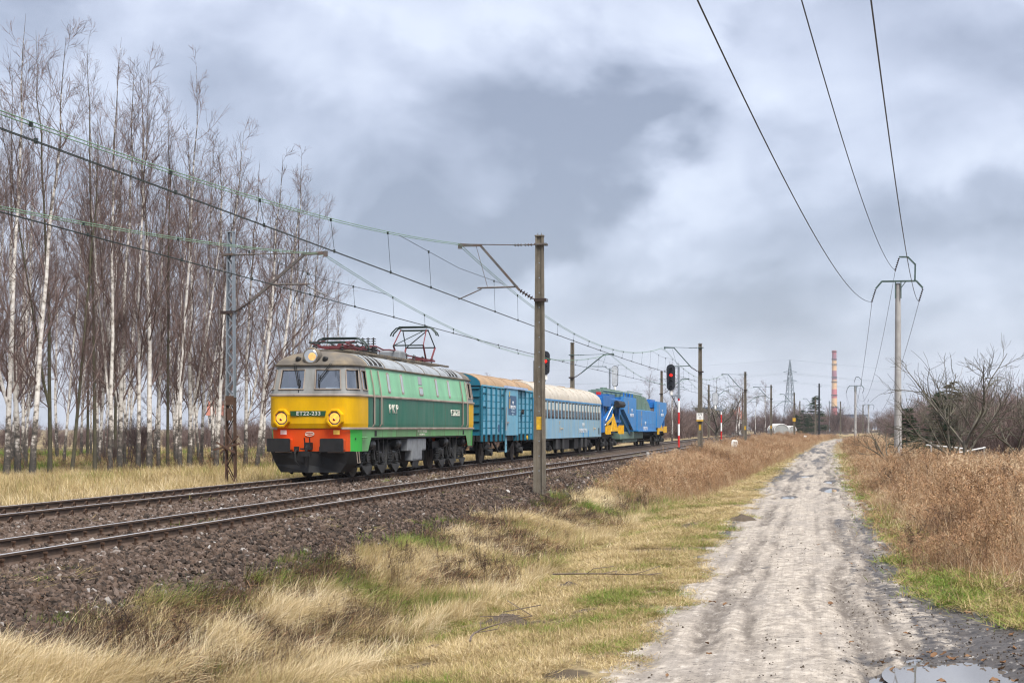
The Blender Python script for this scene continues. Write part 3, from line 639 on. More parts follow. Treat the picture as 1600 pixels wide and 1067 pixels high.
# ------------------------------------------------------------------ colour light signals
M_sighead = mat('signal_black', (.02, .022, .028), .45, 0, .2, 5)
M_sigback = mat('signal_back_grey', (.5, .52, .54), .5, .3, .15, 5)
M_red = mat('red_band', (.52, .02, .02), .5, 0, .12, 5)
M_white = mat('white_band', (.75, .75, .74), .5, 0, .08, 5)
M_redl = lamp_mat('red_lamp', (1, .012, .008), 1.1)
M_lens = mat('dark_lens', (.012, .012, .014), .12)
def signal(y, u, zb, z_head, label, hh=1.85, wh=.62, back=False, bands=True, dz_post=None, head_off=-.55, sc=1., lit=1, ladder=True, top=None):
    loc = W(y, u, zb + float(zr(y))); rz = heading(y) - math.pi / 2
    t = thing('railway_signal', label, 'signal', loc, rz, 'colour light signals')
    zt = z_head - zb; top = (top or zt + hh * .47 + .2)
    zj = zt - hh / 2 - .42
    mb = MB(); mb.box(-.32, .32, -.25, .25, -.1, .07); mb.lathe((0, 0, .05), (0, 0, .6), ((0, .14), (.3, .11), (.9, .1), (1, .085)), 8); mb.build('base', M_black, t)
    if bands:
        z = .6; k = 0; hb = .82
        while z < zj:
            z2 = min(z + hb, zj); mb = MB(); mb.cyl((0, 0, z), (0, 0, z2), .075, 10); mb.build('red_band' if k % 2 == 0 else 'white_band', M_red if k % 2 == 0 else M_white, t); z = z2; k += 1
        mb = MB(); mb.cyl((0, 0, zj), (0, 0, top), .08, 10); mb.build('grey_post', M_galv, t)
    else:
        mb = MB(); mb.cyl((0, 0, .6), (0, 0, top), .085, 10); mb.build('grey_post', M_galv, t)
    hx = head_off; s = -1 if not back else 1      # faces the camera or turns its back
    mb = MB(); mb.box(hx, .12, -.06, .06, zj - .02, zj + .1); mb.box(hx * .25, .13, -.1, .1, zj - .12, zj + .06); mb.bar((hx, 0, zt + hh * .38), (0, 0, zt + hh * .38), .04); mb.build('bracket', M_galv, t)
    mb = MB(); mb.cyl((hx, 0, zj + .1), (hx, 0, zt - hh / 2 + .02), .11, 8); mb.build('cable_box', M_plate, t)
    # head: rounded plate
    pts = []
    r = wh / 2
    for a in np.linspace(0, math.pi, 9): pts.append((hx + r * math.cos(a), 0, zt + hh / 2 - r + r * math.sin(a)))
    for a in np.linspace(math.pi, 2 * math.pi, 9): pts.append((hx + r * .92 * math.cos(a), 0, zt - hh / 2 + r * .8 + r * .8 * math.sin(a)))
    mb = MB(); mb.prism([(p[0], s * .13, p[2]) for p in pts], (0, -s * .03, 0), 0)
    pin = [(hx + (p[0] - hx) * .86, s * .1, zt + (p[2] - zt) * .95) for p in pts]; mb.prism(pin, (0, -s * .2, 0), 1)
    hd = mb.build('signal_head', [M_sighead, M_sigback if back else M_sighead], t)
    for k in range(4):
        zk = zt + hh / 2 - .36 - k * (hh - .62) / 3; mb = MB(); yy = s * .13
        mb.cyl((hx + .02, yy, zk), (hx + .02, yy + s * .012, zk), .095, 12); mb.build('lens', M_redl if (k == lit and not back) else M_lens, hd)
        mb = MB(); P = []
        n = 8
        for a in np.linspace(.1, math.pi - .1, n): P += [(hx + .02 + .13 * math.cos(a), yy, zk + .12 * math.sin(a)), (hx + .02 + .125 * math.cos(a), yy + s * .26, zk + .11 * math.sin(a) + .01)]
        mb.add(P, [(2 * i, 2 * i + 1, 2 * i + 3, 2 * i + 2) for i in range(n - 1)]); mb.build('hood', M_sighead, hd)
    mb = MB(); mb.bar((hx - .02, .12, zj + .25), (0, .1, zj - 1.05), .05); mb.build('cable_arm', M_black, t)
    return t
signal(108.5, 2.15, -.25, 5.28, 'signal showing red on a red and white banded post by the plated mast', top=6.35)
signal(153, 2.1, -.12, 4.5, 'signal seen from behind on a red and white banded post', hh=1.35, wh=.62, back=True, head_off=-.6, top=4.0)
signal(143, -7.4, -.1, 6.45, 'tall grey signal seen from behind above the blue transformer wagon', hh=1.95, wh=.62, back=True, bands=False, head_off=.48, top=7.3)
signal(100, -6.25, -.1, 5.95, 'signal showing red half hidden behind the near concrete mast', hh=1.55, wh=.6, head_off=.74, bands=False, top=6.2)
M_red2 = M_redl

# ------------------------------------------------------------------ kilometre stones
def km_stone(px, py, lab, a, b, tilt, z=-.9, hgt=1.0, w=.52):
    x, y = pix(px, py, z); u = float(U(x, y)); zz = float(gz(u, y))
    t = thing('kilometre_stone', lab, 'kilometre stone', (x, y, zz), .15, 'white kilometre stones'); t.rotation_euler = (0, tilt, .1)
    mb = MB(); pts = [(-w / 2, -.06, -.2), (w / 2, -.06, -.2), (w / 2, -.06, hgt - .12), (w / 2 - .12, -.06, hgt), (-w / 2 + .12, -.06, hgt), (-w / 2, -.06, hgt - .12)]
    mb.prism(pts, (0, .12, 0)); mb.build('slab', M_plate, t)
    R = Matrix.Rotation(math.pi / 2, 4, 'X')
    text_obj('numerals', a, .32, Matrix.Translation((0, -.064, hgt - .3)) @ R, M_ink, t, .002); text_obj('numerals', b, .3, Matrix.Translation((0, -.064, hgt - .63)) @ R, M_ink, t, .002)
km_stone(1146, 702, 'leaning white kilometre stone with black numbers in the brown weeds', '170', '2', .12, z=-.35, hgt=1.2, w=.6)
km_stone(1257, 683, 'small far white kilometre stone near the last bend of the rails', '170', '1', .3, z=-.1, hgt=.9, w=.7)

# ------------------------------------------------------------------ power line on the right
def utility_pole(x, y, u_h, label, H=11.6, rz=.12, hook=True):
    u = float(U(x, y)); zb = float(gz(u, y, False)) - .1
    t = thing('power_pole', label, 'pole', (x, y, zb), rz, 'concrete poles of the power line')
    H = u_h - zb
    mb = MB(); mb.lathe((0, 0, 0), (0, 0, H - .55), ((0, .235), (1, .15)), 14); mb.build('post', M_conc2, t, True)
    z0 = H - .45; mb = MB()
    mb.bar((-.95, -.2, z0), (1.05, -.2, z0), .09, .1); mb.bar((-.93, -.2, z0), (-1.28, -.2, z0 - .42), .09, .1); mb.bar((1.03, -.2, z0), (1.4, -.2, z0 - .42), .09, .1)
    mb.bar((-.16, -.2, z0 - 1), (-.16, -.2, z0), .06); mb.bar((.16, -.2, z0 - 1), (.16, -.2, z0), .06); mb.bar((.16, -.2, z0 - .4), (.45, -.2, z0), .05)
    mb.build('crossarm', M_green, t)
    if hook:
        mb = MB(); mb.bar((.95, -.2, z0), (.97, -.2, z0 + 1.0), .09); mb.bar((.97, -.2, z0 + .96), (.55, -.2, z0 + 1.4), .09); mb.bar((.58, -.2, z0 + 1.4), (.05, -.2, z0 + 1.42), .09); mb.build('top_hook', M_green, t)
    pts = []
    for x0, zz in ((-1.28, z0 - .45), (.05, z0 + 1.36), (1.4, z0 - .45)):
        mb = MB(); insulators(mb, (x0, -.2, zz), (x0 - .22, -.3, zz - .72), .07, 6, 0); mb.cyl((x0 - .24, -.45, zz - .74), (x0 - .2, -.1, zz - .74), .04, 6); mb.build('insulator', M_ins, t)
        pts.append(Matrix.Translation(t.location) @ Matrix.Rotation(rz, 4, 'Z') @ Vector((x0 - .22, -.3, zz - .74)))
    return pts
PP = []
def ppx(px, y): return (px - 800) / FPX * y
P1_ = utility_pole(ppx(1403, 90), 90, CAMZ + 9.0, 'tall near concrete power pole with green hooked crossarm by the scrub', rz=-.18)
P0_ = []
for a, (tx, ty) in zip(P1_, ((1088, 0), (1250, 0), (1356, 0))):      # the wires run on to a pole behind the camera
    for y in np.arange(80, 3, -.1):
        f = (90 - y) / 96.; z = a.z - 4 * 2.0 * f * (1 - f)
        if (z - CAMZ) / y > (HORIZ - ty) / FPX: break
    P0_.append(Vector((a.x + (ppx(tx, y) - a.x) / f, -6., a.z)))
print('P0', P0_)
utility_pole((P0_[0].x + P0_[2].x) / 2 + .05, -6, CAMZ + 9.0, 'power pole behind the camera', rz=-.2)
PP.append(P0_); PP.append(P1_)
PP.append(utility_pole(ppx(1336.5, 255), 255, CAMZ + 7.4, 'second power pole, standing in brown weeds right of the road', rz=-.2))
PP.append(utility_pole(ppx(1357, 390), 390, CAMZ + 6.3, 'third and smallest power pole with a plain crossarm', rz=-.2, hook=False))
for k, lb in enumerate(('power wire on the left end of the green crossarm', 'power wire on the top hook of the pole', 'power wire on the right end of the green crossarm')):
    t = thing('power_wire', lb, 'wire', PP[1][k], 0, 'three power wires over the road')
    for (a, b, S) in ((PP[0][k], PP[1][k], 2.0), (PP[1][k], PP[2][k], 5.2), (PP[2][k], PP[3][k], 3.5)):
        P = [a.lerp(b, f) - Vector((0, 0, 4 * S * f * (1 - f))) - t.location for f in np.linspace(0, 1, 40)]
        mb = MB(); mb.tube(P, .0125, 5); mb.build('span', M_black, t)

# ------------------------------------------------------------------ scatter (geometry nodes: instances on points)
def scatter(name, meshes, pts, rot, scl, tint, seed=0):
    n = len(pts); rng = np.random.default_rng(seed)
    c = bpy.data.collections.new(name + '_kinds')
    for m in meshes: c.objects.link(bpy.data.objects.new(m.name, m))
    me = bpy.data.meshes.new(name); me.vertices.add(n); me.vertices.foreach_set('co', np.asarray(pts, np.float32).ravel())
    a = me.attributes.new('rot', 'FLOAT_VECTOR', 'POINT'); a.data.foreach_set('vector', np.asarray(rot, np.float32).ravel())
    a = me.attributes.new('scl', 'FLOAT_VECTOR', 'POINT'); s = np.asarray(scl, np.float32); s = np.stack([s] * 3, -1) if s.ndim == 1 else s; a.data.foreach_set('vector', s.ravel())
    a = me.attributes.new('idx', 'INT', 'POINT'); a.data.foreach_set('value', rng.integers(0, len(meshes), n).astype(np.int32))
    a = me.attributes.new('tint', 'FLOAT', 'POINT'); a.data.foreach_set('value', np.asarray(tint, np.float32))
    o = put(bpy.data.objects.new(name, me)); tag(o, kind='stuff')
    ng = bpy.data.node_groups.new(name, 'GeometryNodeTree')
    ng.interface.new_socket('Geometry', in_out='INPUT', socket_type='NodeSocketGeometry'); ng.interface.new_socket('Geometry', in_out='OUTPUT', socket_type='NodeSocketGeometry')
    nd, lk = ng.nodes, ng.links
    gi, go = nd.new('NodeGroupInput'), nd.new('NodeGroupOutput'); ci = nd.new('GeometryNodeCollectionInfo'); ci.inputs['Collection'].default_value = c; ci.inputs['Separate Children'].default_value = True; ci.inputs['Reset Children'].default_value = True
    ip = nd.new('GeometryNodeInstanceOnPoints'); ip.inputs['Pick Instance'].default_value = True
    def na(nm_, ty):
        x = nd.new('GeometryNodeInputNamedAttribute'); x.data_type = ty; x.inputs['Name'].default_value = nm_; return x.outputs[0]
    e2 = nd.new('FunctionNodeEulerToRotation'); lk.new(na('rot', 'FLOAT_VECTOR'), e2.inputs[0])
    lk.new(gi.outputs[0], ip.inputs['Points']); lk.new(ci.outputs[0], ip.inputs['Instance']); lk.new(na('idx', 'INT'), ip.inputs['Instance Index']); lk.new(e2.outputs[0], ip.inputs['Rotation']); lk.new(na('scl', 'FLOAT_VECTOR'), ip.inputs['Scale'])
    lk.new(ip.outputs[0], go.inputs[0])
    md = o.modifiers.new('scatter', 'NODES'); md.node_group = ng
    return o
RG = np.random.default_rng(11)
def sample(n, u0, u1, y0, y1, dens=None, power=2.0):
    """points in track coordinates, thinning with distance (density ~ y^-power)"""
    r = RG.random(n); p = 1 - power
    y = (y0 ** p + r * (y1 ** p - y0 ** p)) ** (1 / p) if abs(p) > 1e-6 else y0 * (y1 / y0) ** r
    u = RG.uniform(u0, u1, n)
    if dens is not None:
        k = RG.random(n) < dens(u, y); u, y = u[k], y[k]
    return u, y
def pts_at(u, y, dz=0.):
    return np.stack([Xc(y) + u * np.sqrt(1 + slope(y) ** 2), y, gz(u, y) + dz], -1)

# ------------------------------------------------------------------ stones of the ballast
M_stone = veg_mat('ballast_stone', [(0, (.013, .010, .008)), (.3, (.040, .030, .024)), (.6, (.092, .062, .045)), (.85, (.135, .102, .084)), (.97, (.36, .34, .32))], .85, True, 0)
SM = []
for k in range(7):
    r = np.random.default_rng(100 + k); ico = MB()
    bmv = []
    import bmesh
    bm = bmesh.new(); bmesh.ops.create_icosphere(bm, subdivisions=1, radius=1)
    sc = r.uniform(.65, 1.25, 3) * (1, 1, .75)
    for v in bm.verts: v.co = Vector(v.co) * (1 + r.uniform(-.3, .25)); v.co = Vector((v.co.x * sc[0], v.co.y * sc[1], v.co.z * sc[2]))
    me = bpy.data.meshes.new('ballast_stone'); bm.to_mesh(me); bm.free(); me.materials.append(M_stone); SM.append(me)
u, y = sample(120000, -6.4, 5.2, 12.5, 95, lambda u, y: ((u < BALE(u, y) + .35 * RG.standard_normal(len(u)) * .6) & (u > -6.1)) * np.where((np.abs(np.abs(u) - .753) < .09) | (np.abs(np.abs(u + 4) - .753) < .09), 0, 1.) * np.where((u > -5.3) & (u < 1.3) & ((u > -1.3) | (u < -2.7)), .45, 1.), 2.0)
tint = np.clip(.40 + .2 * RG.standard_normal(len(u)) + .22 * (fbm(u * .5, y * .3, 71) - .5) + np.where(u < 1.4, .05, -.06), 0, .66); tint[RG.random(len(u)) < .0022] = 1.1
scl = RG.uniform(.026, .058, len(u)) * np.interp(y, [12, 40, 95], [1., 1.25, 1.9])
scatter('ballast_stones', SM, pts_at(u, y, .012), RG.uniform(0, 6.28, (len(u), 3)), scl, tint, 1)

# ------------------------------------------------------------------ grass
STRAW = [(0, (.06, .12, .012)), (.2, (.14, .225, .028)), (.36, (.25, .25, .06)), (.46, (.24, .165, .085)), (.58, (.46, .36, .155)), (.7, (.40, .29, .16)), (.82, (.62, .49, .27)), (1, (.74, .63, .43))]
M_grass = veg_mat('grass_blade', STRAW, .6, True, .25)
def tuft(nb, l0, l1, lean, spread, w, k, seed, K_=4):
    r = np.random.default_rng(seed)
    L_ = r.uniform(l0, l1, nb); az = r.normal(0, .75, nb); le = np.clip(r.normal(lean, .28, nb), 0, 1.25)
    base = np.stack([r.normal(0, spread, nb), r.normal(0, spread, nb), np.zeros(nb) - .02], -1)
    t = np.linspace(0, 1, K_)
    P = np.zeros((nb, K_, 3)); pos = base.copy(); P[:, 0] = pos
    for i in range(1, K_):
        ang = le * (.35 + .9 * t[i]) * math.pi / 2 * .95
        d = np.stack([np.sin(ang) * np.cos(az), np.sin(ang) * np.sin(az), np.cos(ang)], -1); pos = pos + d * (L_ / (K_ - 1))[:, None]; P[:, i] = pos
    P[:, :, 2] = np.maximum(P[:, :, 2], .01 + .03 * t[None])
    sd_ = np.stack([-np.sin(az + r.normal(0, .5, nb)), np.cos(az), r.normal(0, .3, nb)], -1); sd_ /= np.linalg.norm(sd_, axis=1, keepdims=True)
    wd_ = w * r.uniform(.6, 1.2, nb)[:, None] * (1 - t[None] ** 2 * .92)
    v, f = ribbons(P, wd_, sd_)
    return np_mesh('grass_tuft', v, [f], [M_grass], smooth=True)
LONG = [tuft(46, .3, .68, .78, .1, .0045, 0, 200 + k) for k in range(7)]
LONGN = [tuft(60, .3, .72, .80, .12, .0032, 0, 260 + k, 5) for k in range(6)]
SHORT = [tuft(34, .04, .16, .7, .09, .0035, 0, 220 + k, 3) for k in range(6)]
UPR = [tuft(30, .2, .55, .35, .12, .006, 0, 240 + k) for k in range(6)]
def grass(name, meshes, n, u0, u1, y0, y1, dens, tintf, dirf, s0, s1, power=2., seed=3, grow=0.35):
    u, y = sample(n, u0, u1, y0, y1, dens, power)
    g = (np.maximum(y, 18) / 18.) ** grow
    s = RG.uniform(s0, s1, len(u)); rz = dirf(u, y) + RG.normal(0, .45, len(u))
    rot = np.stack([RG.normal(0, .12, len(u)), RG.normal(0, .12, len(u)), rz], -1)
    scatter(name, meshes, pts_at(u, y), rot, np.stack([s * g, s * g, s * (1 + (g - 1) * .25)], -1), np.clip(tintf(u, y) + RG.normal(0, .06, len(u)), 0.02, 1), seed)
big = lambda u, y: fbm(u * .35, y * .28, 81)
bankt = lambda u, y: .78 + .55 * (fbm(u * .9, y * .6, 82) - .5) - .5 * sstep(.46, .62, big(u, y)) * sstep(17, 24, y)
ondir = lambda u, y: .35 + (fbm(u * .4, y * .35, 83) - .5) * 2.2      # combed down the bank
patch = lambda u, y: sstep(.42, .55, fbm(u * .55 + 3, y * .45, 84))
inbank = lambda u, y: (u > BALE(u, y) - .15) * np.where(y < 62, 1, .55) * (.06 + .94 * patch(u, y)) * (1 - .85 * sstep(.42, .56, fbm(y * .22, u * .5, 89)) * sstep(4.4, 5.0, u) * sstep(6.3, 5.7, u))
grass('bank_grass_near', LONGN, 5200, 3.0, 6.3, 13.5, 24, inbank, bankt, ondir, .5, .9, 1.2, 5, .1)
grass('bank_grass', LONG, 13000, 2.6, 6.6, 23, 130, inbank, bankt, ondir, .4, .75, 1.8, 6)
strip = lambda u, y: (u < road_edges(u, y)[0] + .15 * RG.standard_normal(len(u)) - .0) * sstep(.66, .52, fbm(u * 1.3, y * 1.1, 85)) * np.where(u > road_edges(u, y)[0] - .7, .4, 1)
stript = lambda u, y: .66 + .3 * (fbm(u * .8, y * .5, 86) - .5) - .24 * sstep(.5, .7, fbm(u * .9, y * .7, 87))
grass('verge_grass', SHORT, 80000, 5.2, 10.2, 14, 150, strip, stript, lambda u, y: RG.uniform(0, 6.28, len(u)), .6, 1.15, 1.7, 7, .5)
grass('verge_grass_tall', UPR, 2200, 5.0, 9.0, 14, 120, lambda u, y: sstep(.5, .7, fbm(u * .9, y * .9, 90)), stript, ondir, .25, .5, 1.7, 8)
# green tussocks on the bank and ballast edge
grass('green_tussocks', UPR, 2600, 2.8, 6.4, 15, 90, lambda u, y: sstep(.46, .6, fbm(u * .9, y * .8, 91)), lambda u, y: .2 + .08 * RG.random(len(u)), ondir, .22, .5, 1.6, 9)
grass('track_grass', SHORT, 1500, -3.2, 2.6, 14, 110, lambda u, y: sstep(.58, .68, fbm(u * .7, y * .4, 92)), lambda u, y: .3 + .3 * RG.random(len(u)), ondir, .7, 1.4, 1.7, 10)
# tall dry grass beyond the far track
grass('grove_edge_grass', UPR, 15000, -26, -6.0, 26, 120, lambda u, y: (u > -6.4 - 2.0 * 0 - 26) * 1., lambda u, y: .66 + .4 * (fbm(u * .3, y * .3, 93) - .5) - .25 * sstep(.6, .75, fbm(u * .25, y * .2, 94)), lambda u, y: RG.uniform(0, 6.28, len(u)), .4, .95, 1.2, 11, .25)
grass('far_left_grass', UPR, 5000, -70, -24, 45, 160, None, lambda u, y: .6 + .3 * (fbm(u * .1, y * .1, 95) - .5) - .5 * sstep(.5, .62, fbm(u * .04, y * .03, 96)), lambda u, y: RG.uniform(0, 6.28, len(u)), .7, 1.2, 1., 12, .35)
# right verge of the road
rv = lambda u, y: (u > road_edges(u, y)[1] - .1) * np.where(y > 25, .25 + .75 * sstep(.5, .62, fbm(u * .5, y * .25, 106)), 1) * np.interp(u, [13, 14.6, 16.5, 18], [1, 1, .6, .3])
grass('right_verge_grass', SHORT, 10000, 13.2, 18, 15, 140, rv, lambda u, y: .52 + .4 * (fbm(u * .8, y * .6, 97) - .5) - .14 * sstep(14.9, 14.0, u), lambda u, y: RG.uniform(0, 6.28, len(u)), .9, 1.9, 1.5, 13, .5)

# ------------------------------------------------------------------ dry brown weeds
M_weed = veg_mat('dry_weed', [(0, (.03, .02, .018)), (.28, (.12, .072, .045)), (.5, (.28, .155, .082)), (.68, (.43, .265, .135)), (.8, (.38, .27, .18)), (1, (.68, .53, .34))], .8, True, .15)
def weed(seed, H, leaves=5, head=True, bend=.28):
    r = np.random.default_rng(seed); parts = []
    for st in range(r.integers(5, 9)):
        h = H * r.uniform(.7, 1.1); az = r.uniform(-.7, .7) + math.pi; b = r.normal(bend, .14); K_ = 6; t = np.linspace(0, 1, K_)
        x0 = r.normal(0, .11, 2)
        P = np.stack([x0[0] + math.cos(az) * b * h * t ** 1.6, x0[1] + math.sin(az) * b * h * t ** 1.6, h * (t - .12 * abs(b) * t ** 2)], -1)
        parts.append(tubes(P[None], (.0045 * (1 - .55 * t))[None], 3))
        n = leaves; tt = r.uniform(.15, .95, n); B = np.stack([np.interp(tt, t, P[:, i]) for i in range(3)], -1)
        a2 = r.uniform(0, 6.28, n); ll = r.uniform(.05, .16, n)
        Q = np.stack([B, B + np.stack([np.cos(a2) * ll * .6, np.sin(a2) * ll * .6, r.uniform(-.01, .05, n)], -1), B + np.stack([np.cos(a2) * ll, np.sin(a2) * ll, -ll * r.uniform(.1, .8, n)], -1)], 1)
        s_ = np.stack([-np.sin(a2), np.cos(a2), r.normal(0, .4, n)], -1); parts.append(ribbons(Q, np.tile(np.array([[.0015, .0035, .001]]), (n, 1)), s_))
        if head:
            m = 11; top = P[-1]; a3 = r.uniform(0, 6.28, m); l3 = r.uniform(.03, .1, m); z3 = r.uniform(-.2, .03, m)
            B = top + np.stack([z3 * 0, z3 * 0, z3], -1) + (P[-1] - P[-2])[None] * (z3 / .3)[:, None] * 0
            Q = np.stack([B, B + np.stack([np.cos(a3) * l3 * .6, np.sin(a3) * l3 * .6, l3 * .7], -1), B + np.stack([np.cos(a3) * l3 * 1.1, np.sin(a3) * l3 * 1.1, l3 * .55], -1)], 1)
            s_ = np.stack([-np.sin(a3), np.cos(a3), r.normal(0, .5, m)], -1); parts.append(ribbons(Q, np.tile(np.array([[.002, .006, .004]]), (m, 1)), s_))
    v, f = merge(parts)
    return np_mesh('dry_weed', v, f, [M_weed], smooth=True)
WEED = [weed(300 + k, 1.15) for k in range(8)]
SEDGE = [tuft(36, .5, 1.2, .30, .2, .0036, 0, 330 + k) for k in range(5)]
for m in SEDGE: m.materials[0] = M_weed
def weeds(name, meshes, n, u0, u1, y0, y1, dens, tintf, s0, s1, power, seed, grow=.3, hf=lambda u, y: np.where(u > 13, .42 + .58 * sstep(wl(y) - .2, wl(y) + 2.4, u) * (.6 + .8 * fbm(u * .5, y * .35, 108)), .6 + .8 * fbm(u * .4, y * .25, 109))):
    u, y = sample(n, u0, u1, y0, y1, dens, power); g = (np.maximum(y, 20) / 20.) ** grow; s = RG.uniform(s0, s1, len(u))
    rot = np.stack([RG.normal(0, .14, len(u)), RG.normal(0, .14, len(u)), RG.normal(.2, .8, len(u))], -1)
    scatter(name, meshes, pts_at(u, y), rot, np.stack([s * g, s * g, s * (1 + .15 * (g - 1)) * hf(u, y)], -1), np.clip(tintf(u, y) + RG.normal(0, .09, len(u)), .02, 1), seed)
wl = lambda y: np.interp(y, [14, 19, 23, 29, 60], [18.4, 16.4, 14.9, 13.95, 13.75])
wr = lambda u, y: sstep(wl(y) - .3, wl(y) + .8, u + (fbm(y * .8, u * .8, 98) - .5) * 2.2) * (.25 + .75 * sstep(.36, .56, fbm(u * .8, y * .5, 105)))
wt = lambda u, y: .67 + .75 * (fbm(u * .35, y * .3, 99) - .5) + .2 * sstep(16, 22, u) - .12 * sstep(17, 15, u)
weeds('roadside_weeds', WEED, 8000, 13.5, 34, 16, 60, wr, wt, .45, 1.25, 1.2, 14, .1)
weeds('roadside_weeds_distant', WEED, 15000, 13.5, 60, 58, 330, lambda u, y: wr(u, y), lambda u, y: wt(u, y) + .0, .55, 1.15, 1.3, 15, .15)
weeds('roadside_sedge', SEDGE, 12500, 13.5, 38, 16, 120, wr, lambda u, y: wt(u, y) + .24, .45, 1.1, 1.4, 16, .3)
KX, KY = pix(1146, 702, -.35); KU = float(U(KX, KY))
wlft = lambda u, y: (1 - (np.abs(u - KU + (KY - y) * .09) < .8) * (y < KY + .4) * (y > KY - 9)) * sstep(52, 80, y) * (u > np.interp(y, [50, 100, 140, 300], [3.9, 2.6, 1.9, 1.6])) * (u < road_edges(u, y)[0] - np.interp(y, [50, 90, 130], [1.8, 1.2, .2])) * np.interp(u, [2, 4, 8, 10], [.7, 1, .9, .6])
weeds('bank_weeds', WEED, 15000, 1.6, 11.5, 50, 330, wlft, lambda u, y: .63 + .6 * (fbm(u * .35, y * .12, 101) - .5), .4, .85, 1.25, 17, .15)
weeds('bank_sedge', SEDGE, 6500, 1.6, 11.0, 40, 300, wlft, lambda u, y: .72 + .4 * (fbm(u * .3, y * .1, 102) - .5), .35, .75, 1.3, 18, .2)
weeds('verge_skirt', [tuft(34, .15, .5, .8, .16, .005, 0, 350 + k) for k in range(3)], 2600, 13.2, 17.5, 15, 110, lambda u, y: sstep(wl(y) - .9, wl(y) - .2, u) * sstep(wl(y) + 1.6, wl(y) + .6, u), lambda u, y: .42 + .5 * (fbm(u, y * .7, 107) - .5), .6, 1.2, 1.4, 22, .25)
for o_ in (bpy.data.collections['verge_skirt_kinds'].objects): o_.data.materials[0] = M_weed
weeds('roadside_dark_stalks', WEED, 1500, 14.5, 34, 17, 70, lambda u, y: wr(u, y) * sstep(.48, .6, fbm(u * .45, y * .3, 120)), lambda u, y: .2 + .1 * RG.random(len(u)), .7, 1.25, 1.2, 23, .1, lambda u, y: .7 + .3 * sstep(wl(y), wl(y) + 2, u))
weeds('bank_dead_stalks', WEED, 420, 3.2, 6.4, 17, 75, lambda u, y: sstep(.45, .6, fbm(u * .8, y * .5, 103)), lambda u, y: .12 + 0 * u, .25, .6, 1.3, 19, .2)
weeds('bank_dark_litter', [tuft(40, .12, .4, .85, .16, .006, 0, 340 + k) for k in range(3)], 3800, 3.2, 6.3, 15, 80, lambda u, y: np.clip(1 - patch(u, y) + sstep(.42, .56, fbm(y * .22, u * .5, 89)) * sstep(4.4, 5.0, u) * sstep(6.3, 5.7, u), 0, 1), lambda u, y: .22 + 0 * u, .5, 1.0, 1.5, 20, .3)
for o_ in (bpy.data.collections['bank_dark_litter_kinds'].objects): o_.data.materials[0] = M_weed
weeds('grove_undergrowth', WEED, 3500, -75, -9, 48, 130, lambda u, y: sstep(62 + 0 * u, 70, y - (u + 20) * .12) , lambda u, y: .3 + .3 * (fbm(u * .2, y * .2, 104) - .5), .35, .7, .6, 21, .2)

# ------------------------------------------------------------------ bare trees
M_bark = bpy.data.materials.new('birch_bark'); n_, l_ = nm(M_bark)
o_ = n_.new('ShaderNodeOutputMaterial'); b_ = n_.new('ShaderNodeBsdfPrincipled'); b_.inputs['Roughness'].default_value = .8; l_.new(b_.outputs[0], o_.inputs[0])
tc_ = n_.new('ShaderNodeTexCoord'); mp_ = n_.new('ShaderNodeMapping'); mp_.inputs['Scale'].default_value = (2.2, 2.2, 3.0); l_.new(tc_.outputs['Object'], mp_.inputs[0])
nz_ = n_.new('ShaderNodeTexNoise'); nz_.inputs['Scale'].default_value = 1.6; nz_.inputs['Detail'].default_value = 5; nz_.inputs['Roughness'].default_value = .7; l_.new(mp_.outputs[0], nz_.inputs[0])
sp_ = n_.new('ShaderNodeSeparateXYZ'); l_.new(tc_.outputs['Object'], sp_.inputs[0])
def mrng(x, a, b, c, d):
    r = n_.new('ShaderNodeMapRange'); r.inputs['From Min'].default_value = a; r.inputs['From Max'].default_value = b; r.inputs['To Min'].default_value = c; r.inputs['To Max'].default_value = d; l_.new(x, r.inputs[0]); return r.outputs[0]
lowdark = mrng(sp_.outputs[2], .1, 3.0, .36, 0); updark = mrng(sp_.outputs[2], 8, 15, 0, .2)
ad_ = n_.new('ShaderNodeMath'); l_.new(nz_.outputs[0], ad_.inputs[0]); l_.new(lowdark, ad_.inputs[1])
ad2_ = n_.new('ShaderNodeMath'); l_.new(ad_.outputs[0], ad2_.inputs[0]); l_.new(updark, ad2_.inputs[1])
oi_ = n_.new('ShaderNodeObjectInfo'); ad3_ = n_.new('ShaderNodeMath'); ad3_.operation = 'MULTIPLY_ADD'; l_.new(oi_.outputs['Random'], ad3_.inputs[0]); ad3_.inputs[1].default_value = .07; l_.new(ad2_.outputs[0], ad3_.inputs[2])
rp_ = n_.new('ShaderNodeValToRGB'); l_.new(ad3_.outputs[0], rp_.inputs[0])
for i_, (p_, c_) in enumerate([(.46, (.66, .63, .59)), (.6, (.46, .42, .375)), (.68, (.12, .10, .085)), (.84, (.04, .036, .03))]):
    el = rp_.color_ramp.elements[i_] if i_ < 2 else rp_.color_ramp.elements.new(p_); el.position = p_; el.color = (*c_, 1)
l_.new(rp_.outputs[0], b_.inputs['Base Color'])
M_moss = mat('mossy_bark', (.075, .07, .04), .9, 0, .4, 5, (.7, (.055, .046, .038), 3, (1, 1, .3)), .5)
M_twig = veg_mat('birch_twigs', [(0, (.075, .05, .046)), (.5, (.135, .093, .084)), (1, (.205, .15, .13))], .8, False, 0)
M_twig2 = veg_mat('scrub_twigs', [(0, (.065, .045, .043)), (.5, (.15, .105, .095)), (1, (.22, .165, .14))], .8, True, 0)
M_branch = mat('grey_branch', (.10, .085, .068), .85, 0, .3, 4, (.5, (.085, .09, .04), 3, (1, 1, 1)))
